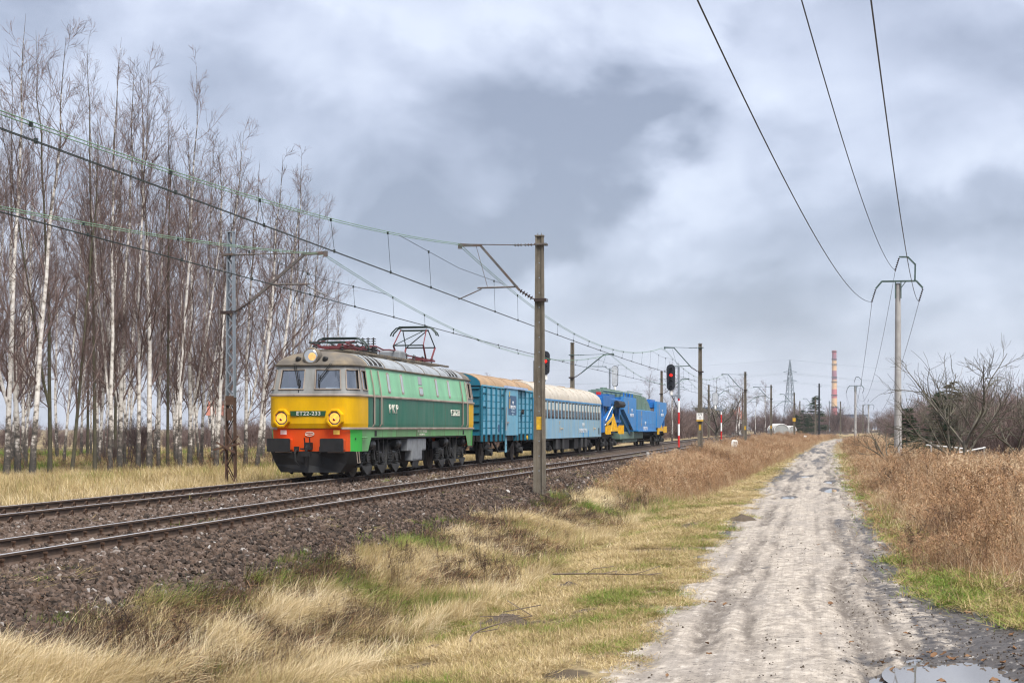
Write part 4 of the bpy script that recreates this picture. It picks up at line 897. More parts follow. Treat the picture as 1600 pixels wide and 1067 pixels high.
def rot_about(v, ax, ang):
    ax = ax / (np.linalg.norm(ax, axis=-1, keepdims=True) + 1e-9); c, s = np.cos(ang)[:, None], np.sin(ang)[:, None]
    return v * c + np.cross(ax, v) * s + ax * (ax * v).sum(-1, keepdims=True) * (1 - c)
def offshoots(r, P, R, per, t0, t1, ang, length, K_, up, taper, lenvar=.4, rr=.55, wig=.08):
    """per side shoots on each polyline of P; returns polylines and radii"""
    n, k, _ = P.shape; tt = np.sort(r.uniform(t0, t1, (n, per)), 1); f = tt * (k - 1); i0 = np.clip(f.astype(int), 0, k - 2); fr = (f - i0)[..., None]
    ar = np.arange(n)[:, None]; B = P[ar, i0] * (1 - fr) + P[ar, i0 + 1] * fr; D = P[ar, i0 + 1] - P[ar, i0]; D /= np.linalg.norm(D, axis=-1, keepdims=True) + 1e-9
    rad = R[ar, i0] * (1 - fr[..., 0]) + R[ar, i0 + 1] * fr[..., 0]
    B, D, rad, tt = B.reshape(-1, 3), D.reshape(-1, 3), rad.ravel(), tt.ravel()
    pr = np.cross(D, r.normal(0, 1, D.shape)); d = rot_about(D, pr, r.normal(ang, .2, len(D)))
    lng = length(tt, np.repeat(np.linalg.norm(P[:, -1] - P[:, 0], axis=1), per)) * r.uniform(1 - lenvar, 1 + lenvar, len(D))
    out = [B]; pos = B
    for j in range(1, K_):
        d = d + np.array([0, 0, up]) / K_ + r.normal(0, wig, d.shape); d /= np.linalg.norm(d, axis=1, keepdims=True); pos = pos + d * (lng / (K_ - 1))[:, None]; out.append(pos)
    Q = np.stack(out, 1); r0 = np.minimum(rad * rr, rad * .9); Rq = r0[:, None] * np.linspace(1, taper, K_)[None]
    return Q, Rq
def birch(seed, H=17., nb=27, dead=False):
    r = np.random.default_rng(seed); K_ = 14; t = np.linspace(0, 1, K_)
    wx = np.cumsum(r.normal(0, .09, K_)) * t; wy = np.cumsum(r.normal(0, .09, K_)) * t
    P = np.stack([wx + r.normal(0, .35) * t ** 2 * 2, wy, H * t], -1)[None]; R = (.107 * (1 - t) ** .9 + .004)[None]; R[0, 0] *= 1.35
    if seed % 3 == 1:      # a second stem forking off low down
        k0 = 2; sx_, sy_ = r.uniform(1.2, 2.2) * r.choice([-1, 1]), r.normal(0, .8); f = np.clip((t - t[k0]) / (1 - t[k0]), 0, 1) ** .8
        P2 = P[0] + np.stack([sx_ * f, sy_ * f, -.12 * H * f], -1); P = np.stack([P[0], P2]); R = np.concatenate([R, R * .72]); nb = nb * 2 // 3
    trunk = tubes(P, R, 8)
    A, RA = offshoots(r, P, R, nb, .15, .985, .62, lambda q, l: (.8 + 2.8 * np.sin(np.clip((1 - q) * 1.25, 0, 1) * math.pi * .55)) * np.where(q < .3, .75, 1) * np.where(q > .84, .85, 1), 7, .55, .3, .35, .42, .07)
    RA = np.clip(RA, .005, .03)
    Bq, RB = offshoots(r, A, RA, 9, .2, 1, .62, lambda q, l: .45 * l * (1.05 - .5 * q), 5, .35, .5, .4, .7, .1); RB = np.clip(RB, .005, .012); kp = r.random(len(Bq)) < np.interp(Bq[:, 0, 2] / H, [.55, .95], [1, .58]); Bq, RB = Bq[kp], RB[kp]
    Cq, RC = offshoots(r, Bq, RB, 6, .15, 1, .55, lambda q, l: .22 + .42 * l * (1.0 - .4 * q), 4, .1, .6, .45, .9, .12); RC = np.clip(RC, .0038, .005); kp = r.random(len(Cq)) < np.interp(Cq[:, 0, 2] / H, [.6, 1.], [1, .6]); Cq, RC = Cq[kp], RC[kp]
    # low sparse branches near the ground stay bare of twigs
    crown = merge([tubes(A, RA, 4), tubes(Bq, RB, 3), tubes(Cq, RC, 3)])
    return np_mesh('birch_trunk', *[trunk[0], [trunk[1]]], [M_bark], smooth=True), np_mesh('birch_crown', *crown, [M_twig], smooth=False)
BIR = [birch(400 + k) for k in range(7)]
def tree(name, v, x, y, H, lean, rz, label, group, bark=None, H0=17., cat='tree', zoff=0., sxy=1.):
    u = float(U(x, y)); z = float(gz(u, y, False)) - .1 + zoff
    t = thing(name, label, cat, (x, y, z), 0, group); s = H / H0
    t.rotation_euler = (0, lean, 0)
    for nm_, me in zip(('trunk', 'crown'), v):
        o = bpy.data.objects.new(nm_, me); COL.objects.link(o); o.parent = t; o.scale = (s * sxy, s * sxy, s); o.rotation_euler = (0, 0, rz)
        if bark and nm_ == 'trunk': o.material_slots[0].link = 'OBJECT'; o.material_slots[0].material = bark
    return t
rt = random.Random(5)
FR = [(10, 66, 20, .02, 'w'), (50, 66, 60, .05, 'w'), (78, 69, 45, .0, 'm'), (112, 69, 170, .09, 'm'), (148, 70, 50, -.01, 'm'), (172, 70, 62, .01, 'w'), (186, 71, 95, .02, 'w'), (216, 71, 90, .01, 'w'), (233, 71, 120, .015, 'w'), (247, 73, 200, .02, 'w'),
      (262, 73, 140, .0, 'm'), (281, 72, 100, .0, 'w'), (296, 74, 190, .02, 'w'), (314, 76, 215, .05, 'w'), (337, 74, 200, .06, 'w'), (352, 77, 225, .02, 'w'), (384, 78, 250, .0, 'w'), (401, 73, 245, .1, 'w'), (428, 78, 245, .04, 'w'), (452, 80, 255, .03, 'w'), (478, 82, 300, .05, 'w'), (28, 68, 120, -.02, 'w')]
FR.sort()
nwhite = nmoss = 0
ORD = ['first', 'second', 'third', 'fourth', 'fifth', 'sixth', 'seventh', 'eighth', 'ninth', 'tenth', 'eleventh', 'twelfth', 'thirteenth', 'fourteenth', 'fifteenth', 'sixteenth', 'seventeenth', 'eighteenth', 'nineteenth', 'twentieth']
for i, (px, y, top, ln, kd) in enumerate(FR):
    x = ppx(px, y); H = (HORIZ - top) / FPX * y + CAMZ + .5
    if kd == 'w': lb = 'white trunked birch, %s white one from the left along the front edge of the grove' % ORD[nwhite]; nwhite += 1
    else: lb = 'dark mossy trunk, %s mossy one from the left along the front edge of the grove' % ORD[nmoss]; nmoss += 1
    tree('birch_tree', BIR[i % 7], x, y, H, ln, rt.uniform(0, 6.3), lb, 'birches along the front of the grove', None if kd == 'w' else M_moss, sxy=rt.uniform(.75, 1.12) if kd == 'w' else rt.uniform(.6, .9))
env = lambda px: np.interp(px, [-60, 20, 90, 195, 230, 270, 310, 360, 450, 500, 545, 600], [20, 40, 70, 85, 120, 160, 220, 250, 270, 330, 400, 450])
for i in range(44):
    px = rt.uniform(-45, 540); y = rt.uniform(78, 125); x = ppx(px, y); H = ((HORIZ - env(px)) / FPX * y + CAMZ) * rt.uniform(.72, .98)
    if H > 22: H = rt.uniform(19, 22)
    tree('birch_tree', BIR[i % 7], x, y, H, rt.uniform(-.05, .09), rt.uniform(0, 6.3), 'slim birch standing deep in the grove behind the front row', 'birches deep in the grove', M_moss if rt.random() < .12 else None, sxy=rt.uniform(.55, .9))
# ------------------------------------------------------------------ scrub and far woods
def shrub(seed, H=3.5, stems=9, spread=.5, mat_=None):
    r = np.random.default_rng(seed); K_ = 6; t = np.linspace(0, 1, K_)
    az = r.uniform(0, 6.28, stems); sp = r.uniform(.1, spread, stems); h = H * r.uniform(.6, 1, stems)
    P = np.stack([(np.cos(az) * sp * h)[:, None] * t[None] ** 1.2 + r.normal(0, .05, (stems, K_)) * t + r.normal(0, .3, (stems, 1)), (np.sin(az) * sp * h)[:, None] * t[None] ** 1.2 + r.normal(0, .05, (stems, K_)) * t + r.normal(0, .3, (stems, 1)), h[:, None] * t[None]], -1)
    R = np.tile((.03 * (1 - t) + .008)[None], (stems, 1))
    A, RA = offshoots(r, P, R, 9, .2, 1, .65, lambda q, l: .42 * l * (1.1 - .6 * q), 5, .4, .5, .4, .6, .12); RA = np.clip(RA, .007, .02)
    Bq, RB = offshoots(r, A, RA, 7, .2, 1, .6, lambda q, l: .2 + .4 * l, 4, .2, .6, .45, .9, .14); RB = np.clip(RB, .006, .009)
    return np_mesh('bare_shrub', *merge([tubes(P, R, 4), tubes(A, RA, 3), tubes(Bq, RB, 3)]), [mat_ or M_twig2], smooth=False)
SHR = [shrub(500 + k) for k in range(6)]
def wood(name, n, u0, u1, y0, y1, s0, s1, tf, seed, dens=None, power=0.001):
    u, y = sample(n, u0, u1, y0, y1, dens, power); s = RG.uniform(s0, s1, len(u))
    scatter(name, SHR, pts_at(u, y, -.1), np.stack([0 * u, 0 * u, RG.uniform(0, 6.28, len(u))], -1), s, np.clip(tf(u, y) + RG.normal(0, .1, len(u)), .02, 1), seed)
wood('far_wood_left', 420, -130, -30, 150, 260, .4, 1.0, lambda u, y: .35 + .3 * (fbm(u * .05, y * .05, 110) - .5), 30)
wood('grove_saplings', 26, -60, -11, 72, 130, .35, .95, lambda u, y: .3 + 0 * u, 36)
wood('scrub_beyond_train', 850, -40, -9.5, 150, 330, .5, 1.4, lambda u, y: .42 + .5 * (fbm(u * .06, y * .04, 111) - .5), 31)
wood('scrub_beyond_train_near', 90, -30, -11, 120, 150, .5, 1.0, lambda u, y: .4 + 0 * u, 34)
wood('far_wood_ahead', 700, -60, 120, 420, 760, 1.1, 2.3, lambda u, y: .45 + .3 * (fbm(u * .03, y * .03, 112) - .5), 32, lambda u, y: (np.abs(u + 2) > 8) * 1.)
wood('scrub_right', 1500, 21, 90, 100, 300, .8, 1.55, lambda u, y: .5 + .4 * (fbm(u * .06, y * .04, 113) - .5), 33)
wood('scrub_right_near', 210, 21.0, 44, 80, 125, .7, 1.3, lambda u, y: .5 + 0 * u, 35)
# bare trees that stand out of the far scrub
def spread_tree(seed, H=5.5, forks=5, mat_=None, low=.12, tw=8, lean=0.):
    r = np.random.default_rng(seed); K_ = 4; t = np.linspace(0, 1, K_)
    P = np.stack([r.normal(0, .03, K_) * t + lean * t, r.normal(0, .03, K_) * t, H * .3 * t], -1)[None]; R = (.115 * (1 - .25 * t))[None]
    K2 = 8; az = np.arange(forks) * 2.4 + r.uniform(0, .5); el = r.uniform(.25, 1.15, forks); d = np.stack([np.cos(az) * np.cos(el), np.sin(az) * np.cos(el), np.sin(el)], -1)
    st = P[0, -1] - np.array([0, 0, 1]) * r.uniform(0, H * .2, forks)[:, None]; pos = st; out = [pos]; L_ = H * r.uniform(.65, .95, forks)
    for j in range(1, K2):
        d = d + np.array([0, 0, .1]) + r.normal(0, .13, d.shape); d /= np.linalg.norm(d, axis=1, keepdims=True); pos = pos + d * (L_ / (K2 - 1))[:, None]; out.append(pos)
    A = np.stack(out, 1); RA = np.tile((.06 * (1 - np.linspace(0, 1, K2)) + .012)[None], (forks, 1))
    B, RB = offshoots(r, A, RA, 11, .2, 1, .75, lambda q, l: .36 * l * (1.15 - .6 * q), 6, .35, .4, .4, .65, .16); RB = np.clip(RB, .009, .025)
    C_, RC = offshoots(r, B, RB, tw, .2, 1, .7, lambda q, l: .15 + .4 * l, 5, .3, .55, .5, .8, .16); RC = np.clip(RC, .006, .01)
    return (np_mesh('bare_trunk', *[tubes(P, R, 8)[0], [tubes(P, R, 8)[1]]], [M_branch], smooth=True), np_mesh('bare_crown', *merge([tubes(A, RA, 5), tubes(B, RB, 4), tubes(C_, RC, 3)]), [mat_ or M_branch], smooth=False))
SPT = [spread_tree(600 + k) for k in range(4)]
for i, (px, y, H, lb, v) in enumerate([(1508, 78, 6.3, 'spreading bare fruit tree right of the tall power pole'), (1488, 82, 5.0, 'dark low forked bare tree left of the spreading fruit tree'), (1585, 80, 4.9, 'gnarled mossy bare tree at the right edge of the photo'), (1385, 84, 3.4, 'low bent bare tree leaning over the foot of the power pole')] if False else
        [(1508, 78, 6.3, 'spreading bare fruit tree right of the tall power pole', 0), (1488, 82, 5.0, 'dark low forked bare tree left of the spreading fruit tree', 1), (1590, 80, 5.0, 'gnarled bare tree at the right edge of the photo', 2), (1392, 84, 3.2, 'low bent bare tree leaning at the foot of the tall power pole', 3), (1555, 92, 5.2, 'bare tree between the spreading fruit tree and the right edge', 0)]):
    tree('bare_tree', SPT[v], ppx(px, y), y, H, (0, -.06, -.1, -.2, .08)[i], i * 1.7, lb, 'bare trees on the right', None, 5.5)
for i, (px, y, H, lb) in enumerate([(1012, 190, 9, 'slender bare tree behind the tail of the train'), (1050, 175, 9.5, 'pale bare tree left of the plated mast'), (1120, 200, 6.5, 'bushy bare tree between the two banded signals'), (1150, 230, 9.5, 'pale birch behind the rear-facing signal'), (1154, 260, 11, 'taller pale birch just right of the rear-facing signal'), (1195, 330, 12, 'bare tree beside the greenhouse'), (1180, 300, 9, 'bare tree left of the greenhouse'), (748 + 14, 200, 9.2, 'thin bare treetop showing over the brown wagon roof'), (800, 230, 9.8, 'bare treetop over the rear of the brown wagon roof')]):
    tree('bare_tree', BIR[(i + 2) % 7] if i != 2 else SPT[1], ppx(px, y), y, H, .02, i, lb, 'bare trees beyond the train', M_branch if i in (0, 2) else None, 17. if i != 2 else 5.5, sxy=1.5)
# ------------------------------------------------------------------ conifers
M_needle = veg_mat('spruce_needles', [(0, (.012, .022, .012)), (.5, (.028, .05, .022)), (1, (.055, .085, .03))], .7, False, .1)
M_needle2 = veg_mat('browned_needles', [(0, (.05, .04, .02)), (.4, (.07, .055, .03)), (1, (.10, .09, .04))], .7, False, .1)
def spruce(seed, H=6., mat_=None):
    r = np.random.default_rng(seed); n = 150; q = r.uniform(.06, .98, n) ** .9; az = r.uniform(0, 6.28, n); ln = (1 - q) * H * .30 * r.uniform(.65, 1.1, n) + .1
    K_ = 5; t = np.linspace(0, 1, K_); base = np.stack([0 * q, 0 * q, q * H], -1)
    P = base[:, None, :] + np.stack([np.cos(az)[:, None] * ln[:, None] * t, np.sin(az)[:, None] * ln[:, None] * t, ln[:, None] * (-.25 * t + .22 * t ** 2)], -1)
    tr = tubes(np.array([[[0, 0, 0], [0, 0, H * .5], [0, 0, H]]]), np.array([[.09, .05, .01]]), 6)
    m = 26; f = r.uniform(.15, 1, (n, m)); i0 = np.clip((f * (K_ - 1)).astype(int), 0, K_ - 2); fr = (f * (K_ - 1) - i0)[..., None]; ar = np.arange(n)[:, None]
    B = (P[ar, i0] * (1 - fr) + P[ar, i0 + 1] * fr).reshape(-1, 3); k = len(B); d = r.normal(0, 1, (k, 3)) * (1, 1, .55); d /= np.linalg.norm(d, axis=1, keepdims=True)
    out = np.repeat(np.stack([np.cos(az), np.sin(az), az * 0], -1), m, 0); d = d * .7 + out * .8; L_ = r.uniform(.1, .26, k)[:, None]
    Q = np.stack([B, B + d * L_ * .5, B + d * L_ + np.array([0, 0, -.03])], 1); s_ = np.cross(d, r.normal(0, 1, (k, 3))); s_ /= np.linalg.norm(s_, axis=1, keepdims=True)
    nd = ribbons(Q, np.tile(np.array([[.012, .028, .004]]), (k, 1)), s_)
    return np_mesh('spruce_trunk', tr[0], [tr[1]], [M_branch], smooth=True), np_mesh('spruce_crown', *merge([tubes(P, np.tile(np.linspace(.02, .006, K_)[None], (n, 1)), 3), nd]), [mat_ or M_needle], smooth=False)
SP = [spruce(700), spruce(701), spruce(702, mat_=M_needle2)]
for px, y, H, k, lb in ((1417, 98, 4.0, 0, 'young green spruce just right of the tall power pole'), (1470, 100, 4.9, 1, 'dark green spruce behind the forked bare tree'), (1487, 102, 5.6, 2, 'browned spruce, taller one behind the bare fruit tree'), (1275, 375, 9.5, 1, 'dark spruce against the far mast left of the chimney'), (1255, 360, 6.0, 0, 'small green conifer right of the greenhouse'), (1245, 362, 4.6, 1, 'lower conifer at the end of the greenhouse'), (1264, 370, 5., 0, 'small conifer between the two darker far conifers')):
    tree('spruce_tree', SP[k], ppx(px, y), y, H, 0, px, lb, 'conifers', None, 6., sxy=1.55)

# ------------------------------------------------------------------ rolling stock: paints
GR = (.055, .045, .038)
def paint(name, col, dirt=.45, dc=GR, rough=.45, var=.1, ds=1.3, st=(1.4, 1.4, .28), bump=.06): return mat(name, col, rough, 0, var, 1.2, (dirt, dc, ds, st), bump, 3, spec=.22)
P_yel = paint('yellow_cab_paint', (.60, .34, .0015), .3, (.26, .15, .012))
P_dgr = paint('dark_green_paint', (.013, .12, .077), .65, (.095, .165, .13), ds=.9)
P_lgr = paint('pale_green_paint', (.20, .45, .265), .45, (.16, .29, .19))
P_sgr = paint('skirt_green_paint', (.12, .30, .12), .6, (.13, .15, .10))
P_vgr = paint('bright_green_paint', (.03, .36, .05), .3, (.08, .2, .07))
P_red = paint('orange_red_paint', (.60, .07, .008), .4, (.16, .05, .03))
P_grey = paint('grey_cab_paint', (.24, .242, .232), .65, (.12, .108, .092))
P_roofb = paint('roof_grime', (.12, .105, .088), .8, (.23, .18, .115), .7, .2, 1.6, (1, 1, 1))
P_roofs = paint('silver_roof', (.29, .31, .325), .6, (.15, .15, .145), .5)
P_trim = paint('trim_strip', (.3, .25, .21), .6, (.12, .09, .07), .6)
P_blk = mat('underframe_black', (.007, .007, .0075), .6, 0, .4, 4, (.5, (.02, .017, .015), 3, (1, 1, 1)), .2)
P_frame = mat('bogie_grey', (.011, .0115, .012), .55, .1, .4, 5, (.6, (.035, .031, .027), 4, (1, 1, 1)), .2)
P_frame2 = mat('bogie_light_grey', (.034, .035, .036), .5, .2, .4, 5, (.6, (.02, .018, .016), 4, (1, 1, 1)))
P_tyre = mat('wheel_steel', (.06, .052, .047), .45, .5, .3, 5)
P_box = mat('battery_box_grey', (.21, .22, .23), .6, 0, .1, 4, (.5, (.12, .12, .13), 2.5, (1, 1, 1)))
P_pan = mat('pantograph_red', (.15, .035, .04), .55, .1, .25, 5)
P_pand = mat('pantograph_dark', (.03, .045, .042), .5, .3, .2, 5)
P_gl = glass_mat('cab_glass', (.55, .62, .68), .22)
P_gl2 = glass_mat('window_glass', (.45, .5, .52), .3)
P_dark = mat('cab_inside', (.10, .11, .12), .9)
P_desk = mat('cab_desk', (.55, .58, .6), .7)
P_lens = lamp_mat('headlamp_glow', (1, .40, .07), .42)
P_lens2 = lamp_mat('top_lamp_glow', (1, .55, .2), .28)
P_ref = mat('reflector', (.6, .6, .58), .12, .9, .1, 5)
P_rim = mat('lamp_rim', (.11, .11, .11), .5, .2, .2, 4)
P_lett = mat('cast_lettering', (.62, .60, .52), .5, .2, .15, 6)
P_platg = mat('plate_green', (.012, .06, .022), .5, 0, .15, 5)
P_slat = mat('louvre_dark', (.05, .045, .04), .7, .1, .3, 6)
P_rub = mat('rubber_black', (.012, .012, .012), .8)

def ring_of(w, xf, a, bl, qy, xs):
    """closed outline of a body at one height: flat bowed ends, elliptical corners, straight sides; keys name each point's place"""
    q = []
    y0 = w - bl
    for f in qy: q.append((xf - .07 * f * f, y0 * f))
    for an in (15, 30, 45, 60, 75, 90):
        r_ = math.radians(an); q.append((xf - .07 - a * (1 - math.cos(r_)), y0 + bl * math.sin(r_)))
    for x in xs: q.append((x, w))
    r = [(x, y) for x, y in q]                       # front right quarter, from the nose to the middle
    ring = r + [(-x, y) for x, y in reversed(r)][(1 if xs[-1] == 0 else 0):]
    ring += [(-x, -y) for x, y in r[1:]] + [(x, -y) for x, y in reversed(r[1:])][(1 if xs[-1] == 0 else 0):]
    return ring, len(q)
class Shell:
    def __init__(s, levels, qy, xs, a, bl):
        s.levels = levels; s.rings = []
        for (z, w, xf) in levels:
            rg, s.nq = ring_of(w, xf, a, bl * (w / 1.485), qy, xs); s.rings.append([(x, y, z) for x, y in rg])
        s.n = len(s.rings[0]); s.qy, s.xs = qy, xs
    def seg_key(s, i):
        """which segment of the quarter outline: index 0..nq-2"""
        h = s.n // 2; j = i % h; return j if j < s.nq - 1 else (h - 1 - j)
    def faces(s, mb, l, test, m=0, flip=False):
        o = len(mb.v); used = {}
        def vid(l_, i):
            k = (l_, i % s.n)
            if k not in used: used[k] = len(mb.v); mb.v.append(s.rings[l_][i % s.n])
            return used[k]
        for i in range(s.n):
            p, q = s.rings[l][i], s.rings[l][(i + 1) % s.n]
            if test(s.seg_key(i), (p[0] + q[0]) / 2, (p[1] + q[1]) / 2):
                mb.f.append((vid(l, i), vid(l, i + 1), vid(l + 1, i + 1), vid(l + 1, i))); mb.m.append(m)
        return mb

def wheelset(mb_parent, x, r, name='wheel', half=.753, parent=None, mats=None):
    for s in (-1, 1):
        mb = MB(); y = s * half
        mb.lathe((x, y - s * .075, r), (x, y + s * .065, r), ((0, r + .028), (.22, r + .028), (.3, r), (1, r - .006)), 28)
        mb.lathe((x, y + s * .066, r), (x, y + s * .10, r), ((0, r * .82), (.3, r * .8), (.5, r * .35), (1, r * .3)), 20)
        mb.build(name, mats or P_tyre, parent)
    mb = MB(); mb.cyl((x, -half, r), (x, half, r), .085, 8); mb.build('axle', P_blk, parent)
def coil(mb, x, y, z0, z1, r, turns=5, m=0):
    prof = [(0, r)]
    for i in range(turns): c = (i + .5) / turns; prof += [(c - .3 / turns, r), (c - .15 / turns, r * .72), (c + .15 / turns, r * .72), (c + .3 / turns, r)]
    mb.lathe((x, y, z0), (x, y, z1), prof + [(1, r)], 10, m)

# ------------------------------------------------------------------ the locomotive
def locomotive():
    Yc = 57.5; rz = heading(Yc) + math.pi
    t = thing('electric_locomotive', 'green electric locomotive with yellow nose, orange red buffer beam and lit headlamps', 'locomotive', W(Yc, FARU, FARZ), rz)
    qy = (0, .09, .17, .55, .93, 1.0); xs = (7.98, 7.9, 7.38, 7.3, 7.05, 6.95, 6.62, 6.2, 5.2, 3, 0)
    # quarter segments: 0-4 front (pillar, frame, pane, pane, frame), 5-10 corner, then sides
    nf = len(qy) - 1
    side0 = nf + 6
    mid = Shell([(1.60, 1.475, 8.93), (1.75, 1.485, 8.98), (2.55, 1.485, 9.0), (2.645, 1.48, 8.98)], qy, xs, .85, .36)
    def split(shell, rows, test, name, m):
        for s in (1, -1):
            mb = MB()
            for l in rows: shell.faces(mb, l, lambda k, x, y: test(k, x, y, l) and x * s > 0)
            mb.build(name, m, t, True)
    def split_sides(shell, rows, test, name, m):
        for s in (1, -1):
            mb = MB()
            for l in rows: shell.faces(mb, l, lambda k, x, y: test(k, x, y, l) and y * s > 0)
            mb.build(name, m, t, True)
    split(mid, range(3), lambda k, x, y, l: abs(x) > 7.36, 'nose_panel', P_yel); split_sides(mid, range(3), lambda k, x, y, l: abs(x) < 7.36, 'side_panel', P_dgr)
    up = Shell([(2.645, 1.48, 8.98), (2.84, 1.462, 8.94), (3.46, 1.37, 8.80), (3.60, 1.345, 8.76)], qy, xs, .85, .36)
    # the cab keeps its openings: two windscreens, two corner windows, two side windows at each end
    def opening(k): return k in (2, 3) or 6 <= k <= 9 or k == side0 + 2
    split_sides(up, range(3), lambda k, x, y, l: abs(x) < 7.3, 'upper_side_panel', P_lgr)
    split(up, range(3), lambda k, x, y, l: abs(x) > 7.3 and not (l == 1 and opening(k)), 'cab_panel', P_grey)
    gl = {}
    for i in range(up.n):
        k = up.seg_key(i); p = up.rings[1][i]
        if not opening(k) or abs(p[0]) < 7.3: continue
        q = up.rings[1][(i + 1) % up.n]; cx, cy = (p[0] + q[0]) / 2, (p[1] + q[1]) / 2
        kind = 'windscreen' if k in (2, 3) else ('corner_window' if k < side0 else 'side_window')
        gl.setdefault((kind, cx > 0, cy > 0), []).append(i)
    for (kind, fr, rt_), ii in gl.items():
        mb = MB(); pts = []
        def inset(p, d=.03):
            return (p[0] - math.copysign(d, p[0]) * (1 if kind == 'windscreen' else .3), p[1] - math.copysign(d, p[1]) * (0 if kind == 'windscreen' else 1), p[2])
        for i in ii:
            a, b, c, d = [inset(up.rings[l][j % up.n]) for l, j in ((1, i), (1, i + 1), (2, i + 1), (2, i))]
            mb.add([a, b, c, d], [(0, 1, 2, 3)])
        w_ = mb.build('window', P_gl, t); w_.data.name = kind
        loop = [up.rings[1][j % up.n] for j in ii + [ii[-1] + 1]] + [up.rings[2][j % up.n] for j in reversed(ii + [ii[-1] + 1])]
        fb = MB(); ctr = Vector((sum(p[0] for p in loop) / len(loop), sum(p[1] for p in loop) / len(loop), sum(p[2] for p in loop) / len(loop)))
        out_ = Vector((math.copysign(.012, ctr.x), 0, 0)) if kind == 'windscreen' else Vector((math.copysign(.004, ctr.x), math.copysign(.011, ctr.y), 0))
        L2 = [Vector(p) + out_ for p in loop]; fb.tube(L2 + [L2[0]], .024, 5); fb.build('frame', P_trim, w_)
    # cab inside: back wall, desk
    for s in (1, -1):
        mb = MB(); mb.box(s * 7.2, s * 7.22, -1.28, 1.28, 2.0, 3.5); mb.box(s * 7.2, s * 8.8, -1.3, 1.3, 1.9, 2.0); mb.build('cab_wall', P_dark, t)
        mb = MB(); mb.box(s * 8.3, s * 8.78, -1.05, 1.05, 2.45, 2.72, ch=.04)
        for yy in (-.75, .75): mb.box(s * 8.34, s * 8.7, yy - .3, yy + .3, 2.72, 2.9, ch=.03)
        mb.build('control_desk', P_desk, t)
    # skirt and buffer beam
    sk = Shell([(.86, 1.455, 8.86), (1.30, 1.46, 8.88), (1.58, 1.465, 8.9)], qy, xs, .85, .36)
    split(sk, range(2), lambda k, x, y, l: k < nf + 2, 'buffer_beam', P_red)
    for s in (1, -1):
        for q in (1, -1):
            vg = MB()
            for l in range(2): sk.faces(vg, l, lambda k, x, y: k >= nf + 2 and abs(x) > 7.95 and x * s > 0 and y * q > 0)
            vg.build('corner_plate', P_vgr, t, True)
        sg = MB()
        sk.faces(sg, 1, lambda k, x, y: k >= nf + 2 and abs(x) < 7.95 and y * s > 0); sk.faces(sg, 0, lambda k, x, y: k >= nf + 2 and 7.3 < abs(x) < 7.95 and y * s > 0)
        for sx in (-1, 1): sg.add([(sx * 7.3, s * 1.455, .86), (sx * 7.3, s * 1.46, 1.30), (sx * 6.95, s * 1.46, 1.30)], [(0, 1, 2)])
        sg.build('skirt', P_sgr, t, True)
    mb = MB()       # underside
    mb.box(-8.5, 8.5, -1.4, 1.4, 1.24, 1.29); mb.build('floor_plate', P_blk, t)
    # waist strips
    for z, w, xf in ((1.59, 1.49, 8.97), (2.65, 1.50, 9.01)):
        st = Shell([(z - .04, w + .012, xf + .012), (z - .02, w + .026, xf + .026), (z + .02, w + .026, xf + .026), (z + .04, w + .012, xf + .012)], qy, xs, .85, .36); mb = MB()
        for l in range(3): st.faces(mb, l, lambda k, x, y: z > 2 or k >= 4)
        mb.build('waist_strip', P_trim, t, True)
    gut = Shell([(3.585, 1.36, 8.79), (3.60, 1.40, 8.84), (3.635, 1.40, 8.84), (3.65, 1.34, 8.76)], qy, xs, .85, .36); mb = MB()
    for l in range(3): gut.faces(mb, l, lambda k, x, y: True)
    mb.build('roof_gutter', P_roofb, t, True)
    rf = Shell([(3.635, 1.34, 8.80), (3.75, 1.28, 8.72), (3.88, 1.14, 8.52), (3.99, .93, 8.22), (4.07, .64, 7.85), (4.115, .3, 7.5), (4.13, .02, 7.2)], qy, (7.05, 7.03, 7.0, 6.98, 6.96, 6.93, 6.62, 6.2, 5.2, 3, 0), .6, .36)
    rs_ = MB()
    for l in range(6): rf.faces(rs_, l, lambda k, x, y: abs(x) < 6.92)
    split(rf, range(6), lambda k, x, y, l: abs(x) > 6.92, 'cab_roof', P_roofb); rs_.build('roof', P_roofs, t, True)
    def roofpt(v, off=.01):        # v 0..1 up the sloping roof side
        ys = [1.34, 1.28, 1.14, .93]; zs = [3.635, 3.75, 3.88, 3.99]; f = v * 3; i = min(int(f), 2); f -= i
        y = ys[i] + (ys[i + 1] - ys[i]) * f; z = zs[i] + (zs[i + 1] - zs[i]) * f; return y + off * .6, z + off * .8
    for sy in (1, -1):
        for x0 in (6.35, 5.8, 5.25, -4.85, -5.4, -5.95):
            mb = MB()
            for k in range(8):
                a, b = roofpt(.08 + k * .105, .015), roofpt(.08 + k * .105 + .07, .045)
                mb.add([(x0, sy * a[0], a[1]), (x0 + .44, sy * a[0], a[1]), (x0 + .44, sy * b[0], b[1]), (x0, sy * b[0], b[1])], [(0, 1, 2, 3)])
            o = mb.build('louvre', P_slat, t)
            fb = MB(); P = [roofpt(v, .03) for v in np.linspace(.02, .96, 5)]
            for xx in (x0 - .04, x0 + .48): fb.tube([(xx, sy * p[0], p[1]) for p in P], .025, 4)
            for p in (P[0], P[-1]): fb.bar((x0 - .05, sy * p[0], p[1]), (x0 + .49, sy * p[0], p[1]), .05, .03)
            fb.build('louvre_frame', P_roofs, o)
        for x in (5.6, 3.9, 1.15, -1.3, -3.2, -5.55):
            mb = MB(); mb.box(x - .009, x + .009, sy * 1.482, sy * 1.4885, 1.66, 2.6); mb.box(x - .009, x + .009, sy * 1.458, sy * 1.4695, 1.31, 1.54); mb.build('panel_seam', P_roofb, t)
